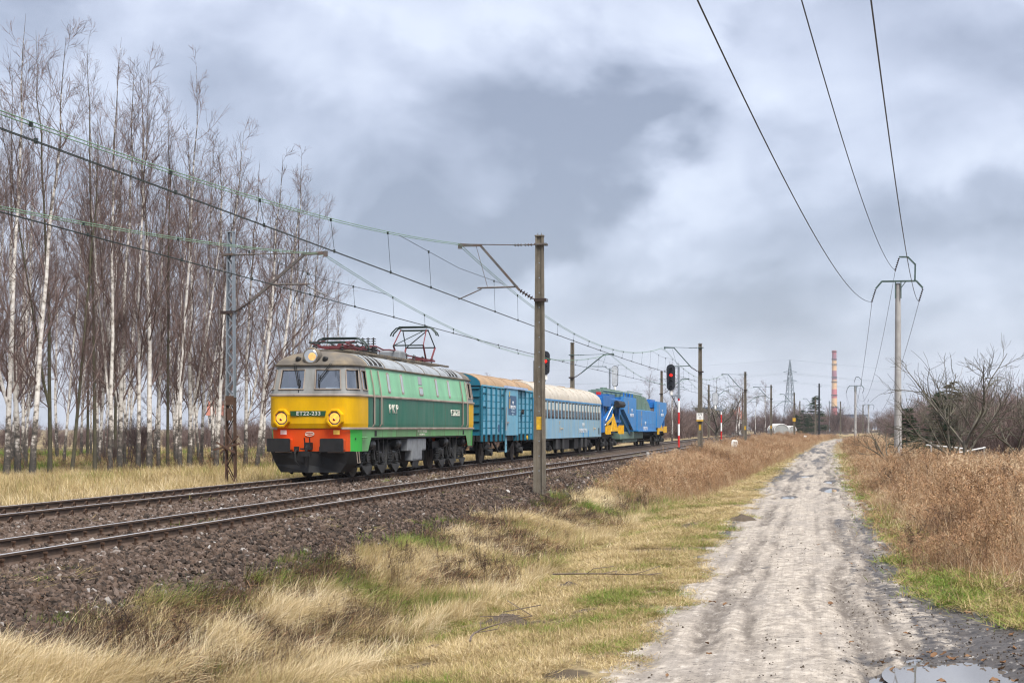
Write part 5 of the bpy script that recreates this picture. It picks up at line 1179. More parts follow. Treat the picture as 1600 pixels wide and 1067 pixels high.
        for x in (4.9, 2.2, -.5, -3.0):     # roof seams
            mb = MB(); P = [roofpt(v, .012) for v in np.linspace(0, 1, 6)] + [(.64, 4.085), (.3, 4.13), (0, 4.145)]; mb.tube([(x, sy * p[0], p[1]) for p in P], .014, 4); mb.build('roof_seam', P_roofb, t)
        wy = lambda z: np.interp(z, [1.58, 2.645, 3.6], [1.485, 1.485, 1.345])
        def slot(x0, x1, z0, z1, name, m, parent, off=.012, rnd_=True):
            mb = MB(); c = .05 if rnd_ else .0; n_ = []
            pts = [(x0 + c, z0), (x1 - c, z0), (x1, z0 + c), (x1, z1 - c), (x1 - c, z1), (x0 + c, z1), (x0, z1 - c), (x0, z0 + c)]
            mb.prism([(x, sy * (wy(z) + .002), z) for x, z in pts], (0, sy * off, 0)); return mb.build(name, m, parent)
        for xw in (4.75, 3.0, -2.05, -4.05):
            o = slot(xw - .17, xw + .17, 2.80, 3.50, 'slot_window_frame', P_trim, t, .014); o.name = 'slot_window'
            slot(xw - .115, xw + .115, 2.85, 3.45, 'pane', P_gl2d, o, .02)
        o = slot(.12, .72, 2.80, 3.12, 'small_window', P_trim, t, .014); slot(.18, .66, 2.85, 3.07, 'pane', P_gl2d, o, .02)
        slot(.16, .68, 3.2, 3.5, 'vent_panel', P_roofs, t, .014, False)
        for xd in (6.45, -6.45):           # recessed door with two long handrails
            slot(xd - .3, xd + .3, 1.68, 2.58, 'lower_door', P_dgr, t, .01, False); slot(xd - .3, xd + .3, 2.72, 3.54, 'upper_door', P_lgr, t, .01, False)
            mb = MB()
            for dx in (-.345, .345): mb.box(xd + dx - .018, xd + dx + .018, sy * 1.484, sy * 1.494, 1.66, 2.6)
            mb.build('door_gap', P_blk, t)
            for dx in (-.42, .42):
                mb = MB(); mb.tube([(xd + dx, sy * 1.49, 1.66), (xd + dx, sy * 1.55, 1.74), (xd + dx, sy * 1.55, 2.6), (xd + dx, sy * 1.51, 2.95), (xd + dx, sy * 1.41, 3.52)], .026, 5); mb.build('handrail', P_trim, t)
            mb = MB(); mb.box(xd - .13, xd + .13, sy * 1.455, sy * 1.468, 1.34, 1.52); mb.build('step_hole', P_blk, t)
        mb = MB(); mb.tube([(8.0, sy * 1.46, 1.3), (8.0, sy * 1.54, 1.3), (7.7, sy * 1.54, 1.3), (7.7, sy * 1.46, 1.3)], .02, 5); mb.build('grab_handle', P_sgr, t)
    # lettering
    Rs = Matrix(((-1, 0, 0, 0), (0, 0, 1, 0), (0, 1, 0, 0), (0, 0, 0, 1)))       # reads on the +y side
    text_obj('lettering', 'PKP', .42, Matrix.Translation((4.35, 1.495, 2.25)) @ Rs, P_lett, t, .012, 1.25, 1.5)
    text_obj('lettering', 'ET22-233', .34, Matrix.Translation((-4.9, 1.495, 2.2)) @ Rs, P_lett, t, .012, 1.15, 1.0)
    text_obj('lettering', '91 51 3 150 233\nPL-PKP C', .13, Matrix.Translation((.3, 1.468, 1.42)) @ Rs, P_lett, t, .003, 1.6)
    Rf = Matrix(((0, 0, 1, 0), (1, 0, 0, 0), (0, 1, 0, 0), (0, 0, 0, 1)))
    mb = MB(); mb.prism([(8.985, y, z) for y, z in ((-.58, 1.985), (.54, 1.985), (.575, 2.15), (-.62, 2.15))], (.018, 0, 0)); pl = mb.build('number_plate', P_platg, t)
    text_obj('lettering', 'ET22-233', .17, Matrix.Translation((9.006, 0, 2.067)) @ Rf, P_lett, pl, .004, 1.12, 1.1)
    mb = MB(); P = [(8.9, .15 * math.cos(a), 1.42 + .065 * math.sin(a)) for a in np.linspace(0, 2 * math.pi, 17)]; mb.tube(P, .01, 5); em = mb.build('maker_badge', P_lett, t)
    text_obj('lettering', 'PAFAWAG', .055, Matrix.Translation((8.892, 0, 1.42)) @ Rf, P_lett, em, .003)
    for y, m in ((-.88, M_plate), (.88, None)):
        mb = MB(); mb.box(8.85, 8.87, y - .1, y + .1, 1.4, 1.54); mb.build('warning_plate', m or mat('pale_yellow_plate', (.75, .65, .12), .6), t)
    # lamps
    for y in (-.88, .88):
        mb = MB()
        hexa = lambda r_, x: [(x, y + r_ * 1.0 * math.cos(a), 1.92 + r_ * 1.1 * math.sin(a)) for a in np.arange(8) * math.pi / 4 + math.pi / 8]
        a, b, c, d = hexa(.31, 8.72), hexa(.27, 9.12), hexa(.225, 9.125), hexa(.2, 9.06)
        vs = a + b + c + d; fs = []
        for j in range(3):
            for k in range(8): fs.append((j * 8 + k, j * 8 + (k + 1) % 8, j * 8 + 8 + (k + 1) % 8, j * 8 + 8 + k))
        mb.add(vs, fs); h = mb.build('headlamp', P_yel, t)
        mb = MB(); mb.add([(9.07, p[1], p[2]) for p in c], [tuple(range(8))]); mb.build('lamp_plate', P_rim, h)
        mb = MB(); mb.lathe((9.072, y, 1.92), (9.13, y, 1.92), ((0, .165), (.3, .16), (1, .09)), 16); mb.build('lens', P_lens, h, True)
        mb = MB(); mb.lathe((9.118, y, 1.86), (9.135, y, 1.855), ((0, .055), (1, .04)), 10); mb.build('tail_lens', M_lens_red, h)
    mb = MB(); mb.lathe((7.9, 0, 3.9), (8.78, 0, 3.89), ((0, .12), (.6, .27), (.9, .285), (1, .26)), 18); h = mb.build('top_lamp', P_roofb, t, True)
    mb = MB(); mb.lathe((8.775, 0, 3.89), (8.80, 0, 3.89), ((0, .235), (1, .2)), 18); mb.build('reflector', P_ref, h)
    mb = MB(); mb.lathe((8.798, .05, 3.88), (8.83, .05, 3.88), ((0, .13), (1, .07)), 14); mb.build('lens', P_lens2, h)
    for y in (-.45, .45):
        mb = MB(); mb.lathe((8.3, y, 3.82), (8.75, y, 3.8), ((0, .06), (.7, .075), (.9, .09), (1, .05)), 12); mb.build('horn', P_blk, t)
    for y0, y1, z1 in ((-.55, -.38, 2.95), (.66, .28, 3.12)):
        mb = MB(); mb.bar((8.8, y0, 3.66), (8.92, y1, z1), .022); mb.bar((8.8, y0 + .06, 3.66), (8.92, y1 + .06, z1), .014); mb.bar((8.945, y1 + .03, z1 - .22), (8.90, y1 + .03, z1 + .2), .025); mb.build('wiper', P_rub, t)
    # buffers, coupling, plough
    for y in (-.875, .875):
        for s in (1, -1):
            mb = MB(); mb.box(s * 8.84, s * 9.3, y - .31, y + .31, .90, 1.26, ch=.03); hb = mb.build('buffer_box', P_red, t)
            mb = MB(); pts = [(s * 9.31, y + py_, 1.06 + pz_) for py_, pz_ in ((-.35, -.2), (.35, -.2), (.38, -.17), (.38, .19), (.35, .22), (-.35, .22), (-.38, .19), (-.38, -.17))]; mb.prism(pts, (s * .07, 0, 0)); mb.cyl((s * 9.2, y, 1.06), (s * 9.32, y, 1.06), .14, 10); mb.build('buffer_plate', P_blk, hb)
    mb = MB(); mb.box(8.85, 9.15, -.1, .1, .95, 1.15); mb.tube([(9.1, 0, 1.05), (9.22, 0, .98), (9.24, 0, .72), (9.2, 0, .55)], .05, 6); mb.box(9.16, 9.28, -.16, .16, .72, .86); mb.bar((9.2, -.2, .95), (9.2, .2, .95), .05); mb.bar((9.22, 0, .6), (9.2, 0, .38), .05); mb.tube([(9.1, -.08, 1.1), (9.16, -.09, 1.3)], .02, 5); mb.tube([(9.1, .08, 1.1), (9.16, .09, 1.3)], .02, 5); mb.build('coupling_hook', P_blk, t)
    for y, e in ((-.42, .12), (.42, .1)):
        mb = MB(); mb.box(8.88, 9.0, y - .07, y + .07, .88, 1.02); mb.tube([(8.98, y, .92), (9.12, y, .8), (9.12, y + .03, .55), (9.05, y + e, .42)], .03, 6); mb.build('brake_hose', P_rub, t)
    pl_ = MB()
    o1 = [(8.86, -1.42, .86), (8.9, 1.42, .86)]
    top = [(7.9, -1.44), (8.86, -1.32), (8.93, 0), (8.86, 1.32), (7.9, 1.44)]; m1 = [(7.95, -1.3), (8.80, -1.16), (8.95, 0), (8.80, 1.16), (7.95, 1.3)]; bt = [(8.0, -1.08), (8.76, -.98), (8.96, 0), (8.76, .98), (8.0, 1.08)]
    vs = [(x, y, .87) for x, y in top] + [(x, y, .45) for x, y in m1] + [(x + .06, y, .2) for x, y in bt]
    pl_.add(vs, [(j * 5 + k, j * 5 + k + 1, j * 5 + 6 + k, j * 5 + 5 + k) for j in range(2) for k in range(4)]); pl_.build('plough', P_blk, t)
    mb = MB(); mb.bar((8.9, -1.15, .84), (8.9, -.6, .84), .03); mb.bar((8.9, .6, .84), (8.9, 1.15, .84), .03); mb.tube([(8.6, 1.46, .86), (8.6, 1.5, .5), (8.35, 1.5, .5), (8.35, 1.46, .86)], .018, 5); mb.build('step_irons', P_trim, t)
    # bogies
    for bx in (5.15, -5.15):
        b = MB()
        for s in (-1, 1):
            b.bar((bx - 2.6, s * 1.05, .95), (bx + 2.6, s * 1.05, .95), .12, .28)
            for ax in (-1.75, 0, 1.75): b.box(bx + ax - .2, bx + ax + .2, s * 1.0, s * 1.1, .4, .9)
        bo = b.build('bogie', P_blk, t)
        for ax in (-1.75, 0, 1.75):
            wheelset(None, bx + ax, .62, parent=bo)
            for s in (-1, 1):
                c = MB(); c.box(bx + ax - .19, bx + ax + .19, s * 1.02, s * 1.27, .44, .82, ch=.05); c.cyl((bx + ax, s * 1.2, .63), (bx + ax, s * 1.33, .63), .14, 12); c.build('axle_box', P_frame, bo)
                for dx in (-.42, .42):
                    c = MB(); coil(c, bx + ax + dx, s * 1.17, .38, .84, .12); c.box(bx + ax + dx - .15, bx + ax + dx + .15, s * 1.05, s * 1.3, .33, .38); c.build('coil_spring', P_frame2, bo)
                c = MB(); c.prism([(bx + ax - .58, s * 1.28, .36), (bx + ax + .58, s * 1.28, .36), (bx + ax + .5, s * 1.28, .29), (bx + ax + .06, s * 1.28, -.02 + .1), (bx + ax - .06, s * 1.28, .08), (bx + ax - .5, s * 1.28, .29)], (0, s * .03, 0)); c.build('sand_guard', P_frame2, bo)
        for s in (-1, 1):
            for ax in (-2.15, 1.05):
                c = MB(); c.lathe((bx + ax - .1, s * 1.2, 1.06), (bx + ax + .36, s * 1.2, 1.06), ((0, .13), (.1, .19), (.75, .19), (1, .12)), 14); c.bar((bx + ax - .1, s * 1.22, 1.02), (bx + ax - .45, s * 1.24, .5), .05); c.build('brake_cylinder', P_frame2, bo)
            c = MB()
            for ax in (-.95, -.35, .75): c.bar((bx + ax, s * 1.2, 1.22), (bx + ax + .1, s * 1.25, .55), .09, .06); 
            c.bar((bx - .75, s * 1.22, 1.24), (bx - .5, s * 1.28, .25), .12, .05); c.bar((bx + .25, s * 1.15, 1.25), (bx + .28, s * 1.2, .45), .2, .1); c.tube([(bx + .95, s * 1.27, 1.15), (bx + .7, s * 1.27, .9), (bx + .5, s * 1.27, .55)], .03, 5); c.box(bx - .35, bx + .15, s * 1.12, s * 1.22, .55, .78)
            c.build('brake_rigging', P_frame, bo)
    # equipment below the middle
    for s in (-1, 1):
        for x0, x1, z0, m in ((.05, 1.45, .42, P_box), (1.5, 2.05, .78, P_box), (-.55, 0, .78, P_box)):
            c = MB(); c.box(x0, x1, s * 1.1, s * 1.38, z0, 1.22, ch=.02); o = c.build('equipment_box', m, t)
            c = MB(); nx = 2 if x1 - x0 > 1 else 1
            for k in range(nx):
                a_ = x0 + (x1 - x0) * k / nx + .05; e_ = x0 + (x1 - x0) * (k + 1) / nx - .05; c.box(a_, e_, s * 1.378, s * 1.392, z0 + .06, 1.16)
            c.build('lid', m, o)
        c = MB(); c.bar((.1, s * 1.3, .16), (1.4, s * 1.3, .16), .05, .02); c.prism([(.75 + .45 * math.cos(a), s * 1.3, .2 + .3 * math.sin(a)) for a in np.linspace(0, math.pi, 8)], (0, s * .02, 0)); c.build('guard_plate', P_frame2, t)
    c = MB(); c.box(-2.2, 2.6, -.9, .9, .35, 1.2, ch=.05); c.cyl((-2.4, -.7, .75), (2.6, -.7, .75), .22, 10); c.cyl((2.4, .85, .7), (3.1, .85, .7), .2, 10); c.build('transformer_case', P_blk, t)
    # roof gear
    mb = MB()
    for s in (-.62, .62): mb.bar((-7.2, s, 4.16), (7.0, s, 4.16), .1, .05)
    for x in np.arange(-7, 7, .32): mb.bar((x, -.7, 4.19), (x, .7, 4.19), .05, .03)
    mb.build('roof_walkway', P_roofb, t)
    mb = MB()
    for x in (6.9, 5.2, 3.7, 2.9, -1.2, -2.3, -3.6, -5.1):
        for s in (-.45, .45): insulators(mb, (x, s, 4.15), (x, s, 4.45), .09, 3, 0)
    mb.build('roof_insulators', P_frame2, t)
    mb = MB(); mb.tube([(3.5, .3, 4.5), (2.6, .35, 4.52), (1.5, .3, 4.45), (.5, .25, 4.5), (-1.5, .3, 4.5)], .03, 5); mb.tube([(3.0, -.3, 4.5), (0, -.3, 4.5), (-2, -.3, 4.5)], .03, 5); mb.bar((-6.5, .2, 4.4), (-1.8, .2, 4.42), .05)
    mb.build('roof_bus_bar', P_pan, t)
    mb = MB(); mb.box(2.2, 2.9, -.3, .3, 4.2, 4.5, ch=.04)
    for y in (-.2, 0, .2): insulators(mb, (2.4, y, 4.5), (2.4, y, 4.85), .1, 4, 0)
    mb.build('main_breaker', P_blk, t)
    mb = MB(); mb.box(-.9, -.1, -.35, .5, 4.18, 4.5, ch=.05); mb.build('roof_box', P_box, t)
    def pantograph(cx, up_):
        b = MB(); Z = -.19
        for s in (-.55, .55): b.bar((cx - 1.05, s, 4.5 + Z), (cx + 1.05, s, 4.5 + Z), .065, .06)
        for x in (-1.0, -.3, .3, 1.0): b.bar((cx + x, -.6, 4.5 + Z), (cx + x, .6, 4.5 + Z), .05, .05)
        b.cyl((cx - .6, .15, 4.55 + Z), (cx + .7, .15, 4.55 + Z), .07, 8)
        pn = b.build('pantograph', P_pan, t)
        zk, zh = (4.86, 5.60) if up_ else (4.42, 4.60)
        ex = .95 if up_ else 1.5
        for sx in (-1, 1):
            for s in (-.58, .58):
                c = MB(); c.bar((cx + sx * .45, s, 4.55 + Z), (cx + sx * ex, s * 1.05, zk), .06, .05); c.build('lower_arm', P_pan, pn)
                c = MB(); c.bar((cx + sx * ex, s * 1.05, zk), (cx + sx * .12, s * .9, zh - .06), .035); c.build('upper_arm', P_pan if (sx > 0) else P_pand, pn)
            c = MB(); c.bar((cx + sx * ex, -.62, zk), (cx + sx * ex, .62, zk), .05); c.bar((cx + sx * ex, -.6, zk), (cx + sx * .14, .52, zh - .07), .03); c.build('cross_brace', P_pand, pn)
        for dx in (-.17, .17):
            c = MB(); c.tube([(cx + dx, -.95, zh - .32), (cx + dx, -.9, zh - .2), (cx + dx, -.72, zh - .02), (cx + dx, -.55, zh + .03), (cx + dx, .55, zh + .03), (cx + dx, .72, zh - .02), (cx + dx, .9, zh - .2), (cx + dx, .95, zh - .32)], .03, 6); c.bar((cx + dx, -.6, zh + .05), (cx + dx, .6, zh + .05), .06, .03); c.build('collector_head', P_pand, pn)
        c = MB(); c.bar((cx - .14, -.52, zh - .1), (cx - .14, .52, zh - .1), .05); c.bar((cx + .14, -.52, zh - .1), (cx + .14, .52, zh - .1), .05); c.build('head_bar', P_pand, pn)
    pantograph(5.6, False); pantograph(-4.1, True)
    return t, Yc, rz
P_gl2d = mat('small_grey_pane', (.34, .37, .38), .18, 0, .15, 2)
M_lens_red = mat('dark_red_lens', (.12, .012, .012), .2)
LOCO, LY, LRZ = locomotive()

# ------------------------------------------------------------------ two men in the cab
M_skin = mat('skin', (.45, .25, .18), .6); M_cloth = mat('dark_blue_jacket', (.03, .04, .08), .9, 0, .2, 8); M_cloth2 = mat('dark_red_jacket', (.22, .05, .05), .9, 0, .2, 8); M_hair = mat('brown_hair', (.05, .035, .025), .9)
def driver(lx, ly, label, cloth):
    loc = Matrix.Translation(LOCO.location) @ Matrix.Rotation(LRZ, 4, 'Z') @ Vector((lx, ly, 2.0))
    t = thing('person', label, 'person', loc, LRZ)
    # seated body, one skin: pelvis, spine, neck, head; arms forward; thighs and shins
    J = {'p': (0, 0, .5), 's': (-.02, 0, .75), 'c': (.0, 0, .95), 'n': (.03, 0, 1.1), 'h': (.05, 0, 1.19), 'f': (.06, 0, 1.29), 'sl': (0, .2, .99), 'el': (.12, .26, .74), 'wl': (.36, .2, .74), 'hl': (.45, .18, .75), 'sr': (0, -.2, .99), 'er': (.12, -.26, .74), 'wr': (.36, -.2, .74), 'hr': (.45, -.18, .75), 'kl': (.42, .12, .5), 'al': (.45, .12, .08), 'tl': (.62, .12, .04), 'kr': (.42, -.12, .5), 'ar': (.45, -.12, .08), 'tr': (.62, -.12, .04)}
    E = [('p', 's'), ('s', 'c'), ('c', 'n'), ('n', 'h'), ('h', 'f'), ('c', 'sl'), ('sl', 'el'), ('el', 'wl'), ('wl', 'hl'), ('c', 'sr'), ('sr', 'er'), ('er', 'wr'), ('wr', 'hr'), ('p', 'kl'), ('kl', 'al'), ('al', 'tl'), ('p', 'kr'), ('kr', 'ar'), ('ar', 'tr')]
    Rr = {'p': .16, 's': .14, 'c': .15, 'n': .06, 'h': .088, 'f': .078, 'sl': .075, 'sr': .075, 'el': .05, 'er': .05, 'wl': .032, 'wr': .032, 'hl': .035, 'hr': .035, 'kl': .07, 'kr': .07, 'al': .045, 'ar': .045, 'tl': .04, 'tr': .04}
    ks = list(J); me = bpy.data.meshes.new('body'); me.from_pydata([J[k] for k in ks], [(ks.index(a), ks.index(b)) for a, b in E], [])
    o = put(bpy.data.objects.new('body', me)); sm = o.modifiers.new('s', 'SKIN'); o.modifiers.new('u', 'SUBSURF').levels = 1
    for i, k in enumerate(ks): me.skin_vertices[0].data[i].radius = (Rr[k],) * 2; me.skin_vertices[0].data[i].use_root = (k == 'p')
    dg = bpy.context.evaluated_depsgraph_get(); m2 = bpy.data.meshes.new_from_object(o.evaluated_get(dg)); bpy.data.objects.remove(o)
    m2.materials.clear(); m2.materials.append(M_skin); m2.materials.append(cloth)
    for p in m2.polygons: p.material_index = 0 if (p.center.z > 1.07 or (p.center.x > .37 and abs(p.center.y) > .1 and p.center.z > .68)) else 1; p.use_smooth = True
    ob = put(bpy.data.objects.new('body', m2), t)
    mb = MB(); mb.lathe((.02, 0, 1.24), (.035, 0, 1.4), ((0, .1), (.5, .1), (.85, .06), (1, .01)), 12); mb.build('hair', M_hair, t, True)
    mb = MB(); mb.prism([(.13, -.015, 1.2), (.13, .015, 1.2), (.12, 0, 1.25)], (.03, 0, -.005)); mb.build('nose', M_skin, t)
driver(7.85, .75, 'person in a dark jacket seated at the right hand cab window', M_cloth)
driver(7.75, -.55, 'person in a dark red jacket seated behind the left windscreen', M_cloth2)

# ------------------------------------------------------------------ wagons
def placer(Yc, name, label, cat):
    rz = heading(Yc) + math.pi
    return thing(name, label, cat, W(Yc, FARU, FARZ), rz)
P_bxl = paint('boxcar_panel_blue', (.13, .34, .47), .55, (.22, .36, .42), .55)
P_bxd = paint('boxcar_frame_blue', (.012, .12, .185), .5, (.04, .12, .155), .5)
P_tan = paint('tan_roof', (.33, .22, .13), .6, (.21, .155, .11), .8, .12, 1.2, (1, 1, 1))
P_cream = paint('cream_roof', (.44, .40, .34), .6, (.30, .255, .195), .75, .1, 1.2, (1, 1, 1))
P_cbl = paint('coach_pale_blue', (.20, .385, .54), .75, (.33, .38, .31), .5, .1, 2.2, (2.2, 2.2, .12))
P_cbl2 = paint('coach_end_blue', (.06, .27, .55), .4, (.1, .2, .3))
P_navy = mat('poster_navy', (.04, .10, .19), .5, 0, .1, 3)
P_lyel = mat('logo_yellow', (.72, .42, .02), .5, 0, .15, 4)
P_wht = mat('white_lettering', (.72, .74, .76), .6)
P_curt = mat('window_blind', (.50, .52, .48), .8, 0, .15, 3)
P_wdark = mat('dark_pane', (.03, .032, .03), .12, 0, .2, 3)
Rs = Matrix(((-1, 0, 0, 0), (0, 0, 1, 0), (0, 1, 0, 0), (0, 0, 0, 1)))
def arch_roof(mb, x0, x1, w, z0, h, n=12, over=.03):
    vs = []; prof = []
    for a in np.linspace(-1, 1, n + 1): prof.append(((w + over) * math.sin(a * math.pi / 2), z0 + h * math.cos(a * math.pi / 2) ** .9 if abs(a) < 1 else z0))
    for x in (x0, x1): vs += [(x, p[0], p[1]) for p in prof]
    k = n + 1; mb.add(vs, [(i, i + 1, k + i + 1, k + i) for i in range(n)] + [tuple(range(k)), tuple(range(2 * k - 1, k - 1, -1))])
def buffers(t, xe, m=P_blk):
    for s in (-1, 1):
        for y in (-.875, .875):
            mb = MB(); mb.lathe((s * xe, y, 1.06), (s * (xe + .6), y, 1.06), ((0, .13), (.7, .11), (.72, .2), (.9, .24), (1, .22)), 12); mb.build('buffer', m, t)
    mb = MB(); mb.bar((-xe - .5, 0, .98), (-xe, 0, 1.02), .1); mb.bar((xe, 0, 1.02), (xe + .5, 0, .98), .1); mb.build('coupling', P_blk, t)
def logo(t, x, y, z, s, m=None):
    mb = MB()
    for dz_, h, dx in ((0, .62, 0), (.72, .34, -.09)):
        mb.add([(x + .1 * s - dx * s, y, z + dz_ * s), (x - .06 * s - dx * s, y, z + dz_ * s), (x - .14 * s - dx * s, y, z + (dz_ + h) * s), (x + .04 * s - dx * s, y, z + (dz_ + h) * s)], [(0, 1, 2, 3)])
    return mb.build('logo_stripe', m or P_lyel, t)
def boxcar():
    t = placer(73.5, 'goods_wagon', 'blue covered goods wagon with a tan roof behind the locomotive', 'wagon'); hl = 6.0; w = 1.36
    z0, z1 = 1.28, 3.46
    mb = MB(); mb.box(-hl, hl, -w, w, z0, z1); mb.build('body', P_bxd, t)
    mb = MB(); arch_roof(mb, -hl - .06, hl + .06, w, z1 + .0, .62); mb.build('roof', P_tan, t, True)
    mb = MB(); prof = [((w - .0) * math.sin(a * math.pi / 2), z1 + .6 * math.cos(a * math.pi / 2) ** .9 - .0) for a in np.linspace(-.99, .99, 13)]
    mb.add([(hl + .075, y, z) for y, z in prof], [tuple(range(13))]); mb.build('end_gable', P_bxd, t)
    for x in (-3, 0, 3):
        mb = MB(); mb.tube([(x, (w + .035) * math.sin(a * math.pi / 2), z1 + .012 + .62 * max(0, math.cos(a * math.pi / 2)) ** .9) for a in np.linspace(-1, 1, 13)], .016, 4); mb.build('roof_seam', P_tan, t)
    cols = [6.0, 5.12, 4.05, 3.0, 2.05, 1.25]
    for sy in (1, -1):
        xsn = cols + [-c for c in reversed(cols)]
        for a, b in zip(cols, cols[1:]):
            for sgn in (1, -1):
                lo, hi = sorted((sgn * a, sgn * b))
                # planks between the posts: seven rows
                for k in range(7):
                    zz0 = z0 + .04 + k * (z1 - z0 - .08) / 7; zz1 = z0 + .04 + (k + 1) * (z1 - z0 - .08) / 7 - .035
                    mb = MB(); mb.box(lo + .07, hi - .07, sy * w, sy * (w + .02), zz0, zz1); mb.build('plank', P_bxl, t)
                if (a, b) in ((6.0, 5.12), (2.05, 1.25)):
                    mb = MB(); mb.bar((lo + .1, sy * (w + .035), z1 - .1), (hi - .1, sy * (w + .035), z1 - .85), .05, .03); mb.bar((lo + .05, sy * (w + .035), z1 - .9), (hi - .05, sy * (w + .035), z1 - .9), .05, .03); mb.bar((lo + .05, sy * (w + .035), z1 - .3), (hi - .05, sy * (w + .035), z1 - .3), .05, .03); mb.bar(((lo + hi) / 2, sy * (w + .035), z1 - .95), ((lo + hi) / 2, sy * (w + .035), z0 + .7), .05, .03); mb.build('diagonal_brace', P_bxd, t)
        for c in xsn:
            mb = MB(); mb.box(c - .06, c + .06, sy * w, sy * (w + .085), z0 - .28, z1); mb.build('side_post', P_bxd, t)
        mb = MB(); mb.box(-1.62, 1.18, sy * (w + .10), sy * (w + .15), z0 - .02, z1 + .0); dr = mb.build('sliding_door', P_bxl, t)
        mb = MB(); mb.box(-3.9, 1.3, sy * (w + .05), sy * (w + .2), z1 + .01, z1 + .12); mb.build('door_rail', paint('rail_lilac', (.36, .48, .68), .3), t)
        mb = MB(); mb.box(-hl, hl, sy * (w + .0), sy * (w + .06), z1 - .02, z1 + .05); mb.build('cant_rail', P_bxl, t)
        mb = MB(); mb.tube([(1.35, sy * (w + .16), z0 + .2), (1.35, sy * (w + .2), z0 + 1.3)], .03, 5); mb.box(.75, 1.3, sy * (w + .16), sy * (w + .2), z0 + .55, z0 + .62); mb.build('door_handle', P_roofs, dr)
        mb = MB(); mb.box(-1.2, .75, sy * (w + .152), sy * (w + .158), z0 + .95, z1 - .32); po = mb.build('poster', P_navy, dr)
        if sy > 0:
            logo(po, .45, w + .163, z0 + 1.25, .75)
            Mx = lambda x, z: Matrix.Translation((x, w + .162, z)) @ Rs
            text_obj('lettering', 'PKP\nENERGETYKA', .2, Mx(-.35, z0 + 1.42), P_wht, po, .002, 1.0); 
            P_f = mat('faint_lettering', (.3, .42, .52), .6)
            text_obj('lettering', 'Pociag sieciowy\nZaklad Staszow\nLubzina', .13, Mx(-.3, z0 + 1.1), P_f, po, .002)
        mb = MB(); mb.box(2.1, 2.5, sy * (w + .025), sy * (w + .03), z0 + .15, z0 + .48); mb.build('chalk_board', P_navy, t)
        mb = MB(); mb.box(-3.3, -2.9, sy * (w + .09), sy * (w + .13), z0 + 1.0, z0 + 1.25); mb.cyl((-2.75, sy * (w + .1), z0 + 1.1), (-2.75, sy * (w + .2), z0 + 1.1), .1, 8); mb.build('tail_lamp_bracket', P_blk, t)
        mb = MB()
        for x in (1.0, .75): mb.bar((x, sy * 1.42, .45), (x, sy * 1.42, z0), .04)
        for z in (.5, .85): mb.bar((1.0, sy * 1.42, z), (.75, sy * 1.42, z), .05, .03)
        mb.build('step_ladder', P_bxl, t)
    for k in range(6):
        for s in (-1, 1):
            mb = MB(); mb.box(s * hl, s * (hl + .06), -1.3, 1.3, z0 + .25 + k * .36, z0 + .31 + k * .36); mb.build('end_rib', P_bxd, t)
    mb = MB(); mb.box(-hl, hl, -1.1, 1.1, 1.02, z0 - .003)
    for s in (-1, 1): mb.box(-hl, hl, s * 1.15, s * 1.3, 1.0, z0 - .003); mb.bar((-2.4, s * 1.1, 1.0), (-1.2, s * 1.1, .5), .08); mb.bar((2.4, s * 1.1, 1.0), (1.2, s * 1.1, .5), .08); mb.bar((-1.2, s * 1.1, .5), (1.2, s * 1.1, .5), .08)
    mb.cyl((-1, 0, .7), (.8, 0, .7), .2, 10)
    mb.build('underframe', P_blk, t)
    for x in (3.6, -3.6):
        ax = MB(); ax.box(x - .1, x + .1, -1, 1, .9, 1.0); wo = ax.build('axle_guard', P_blk, t); wheelset(None, x, .5, parent=wo)
        for s in (-1, 1):
            c = MB(); c.box(x - .16, x + .16, s * .98, s * 1.26, .36, .64, ch=.05); c.cyl((x, s * 1.22, .5), (x, s * 1.34, .5), .16, 12); c.build('axle_box', P_frame2, wo)
            c = MB()
            for k in range(5): c.bar((x - .75 + k * .12, s * 1.1, .72 + k * .035), (x + .75 - k * .12, s * 1.1, .72 + k * .035), .1, .03)
            c.bar((x - .8, s * 1.1, .72), (x - .85, s * 1.1, 1.0), .06); c.bar((x + .8, s * 1.1, .72), (x + .85, s * 1.1, 1.0), .06)
            c.prism([(x - .3, s * 1.05, 1.0), (x + .3, s * 1.05, 1.0), (x + .16, s * 1.05, .5), (x - .16, s * 1.05, .5)], (0, s * .03, 0)); c.build('leaf_spring', P_frame2, wo)
    for s in (-1, 1):
        for y in (1.2,):
            c = MB(); c.cyl((s * 4.9, y, 1.12), (s * 4.9, y + .16, 1.12), .11, 10); c.build('yellow_valve', P_lyel, t)
    buffers(t, hl)
boxcar()
def bogie(t, bx, wb, r=.46, m=P_frame):
    b = MB()
    for s in (-1, 1):
        b.bar((bx - wb / 2 - .5, s * 1.0, .72), (bx + wb / 2 + .5, s * 1.0, .72), .12, .2); b.box(bx - .5, bx + .5, s * .95, s * 1.15, .5, .85)
    b.box(bx - .3, bx + .3, -1.0, 1.0, .6, .95)
    bo = b.build('bogie', P_blk, t)
    for ax in (-wb / 2, wb / 2):
        wheelset(None, bx + ax, r, parent=bo)
        for s in (-1, 1):
            c = MB(); c.box(bx + ax - .16, bx + ax + .16, s * .98, s * 1.2, r - .15, r + .17, ch=.04); c.cyl((bx + ax, s * 1.16, r), (bx + ax, s * 1.25, r), .12, 10); c.build('axle_box', m, bo)
    for s in (-1, 1):
        c = MB(); coil(c, bx - .25, s * 1.08, .45, .8, .1, 4); coil(c, bx + .25, s * 1.08, .45, .8, .1, 4); c.build('coil_spring', P_frame2, bo)
    return bo
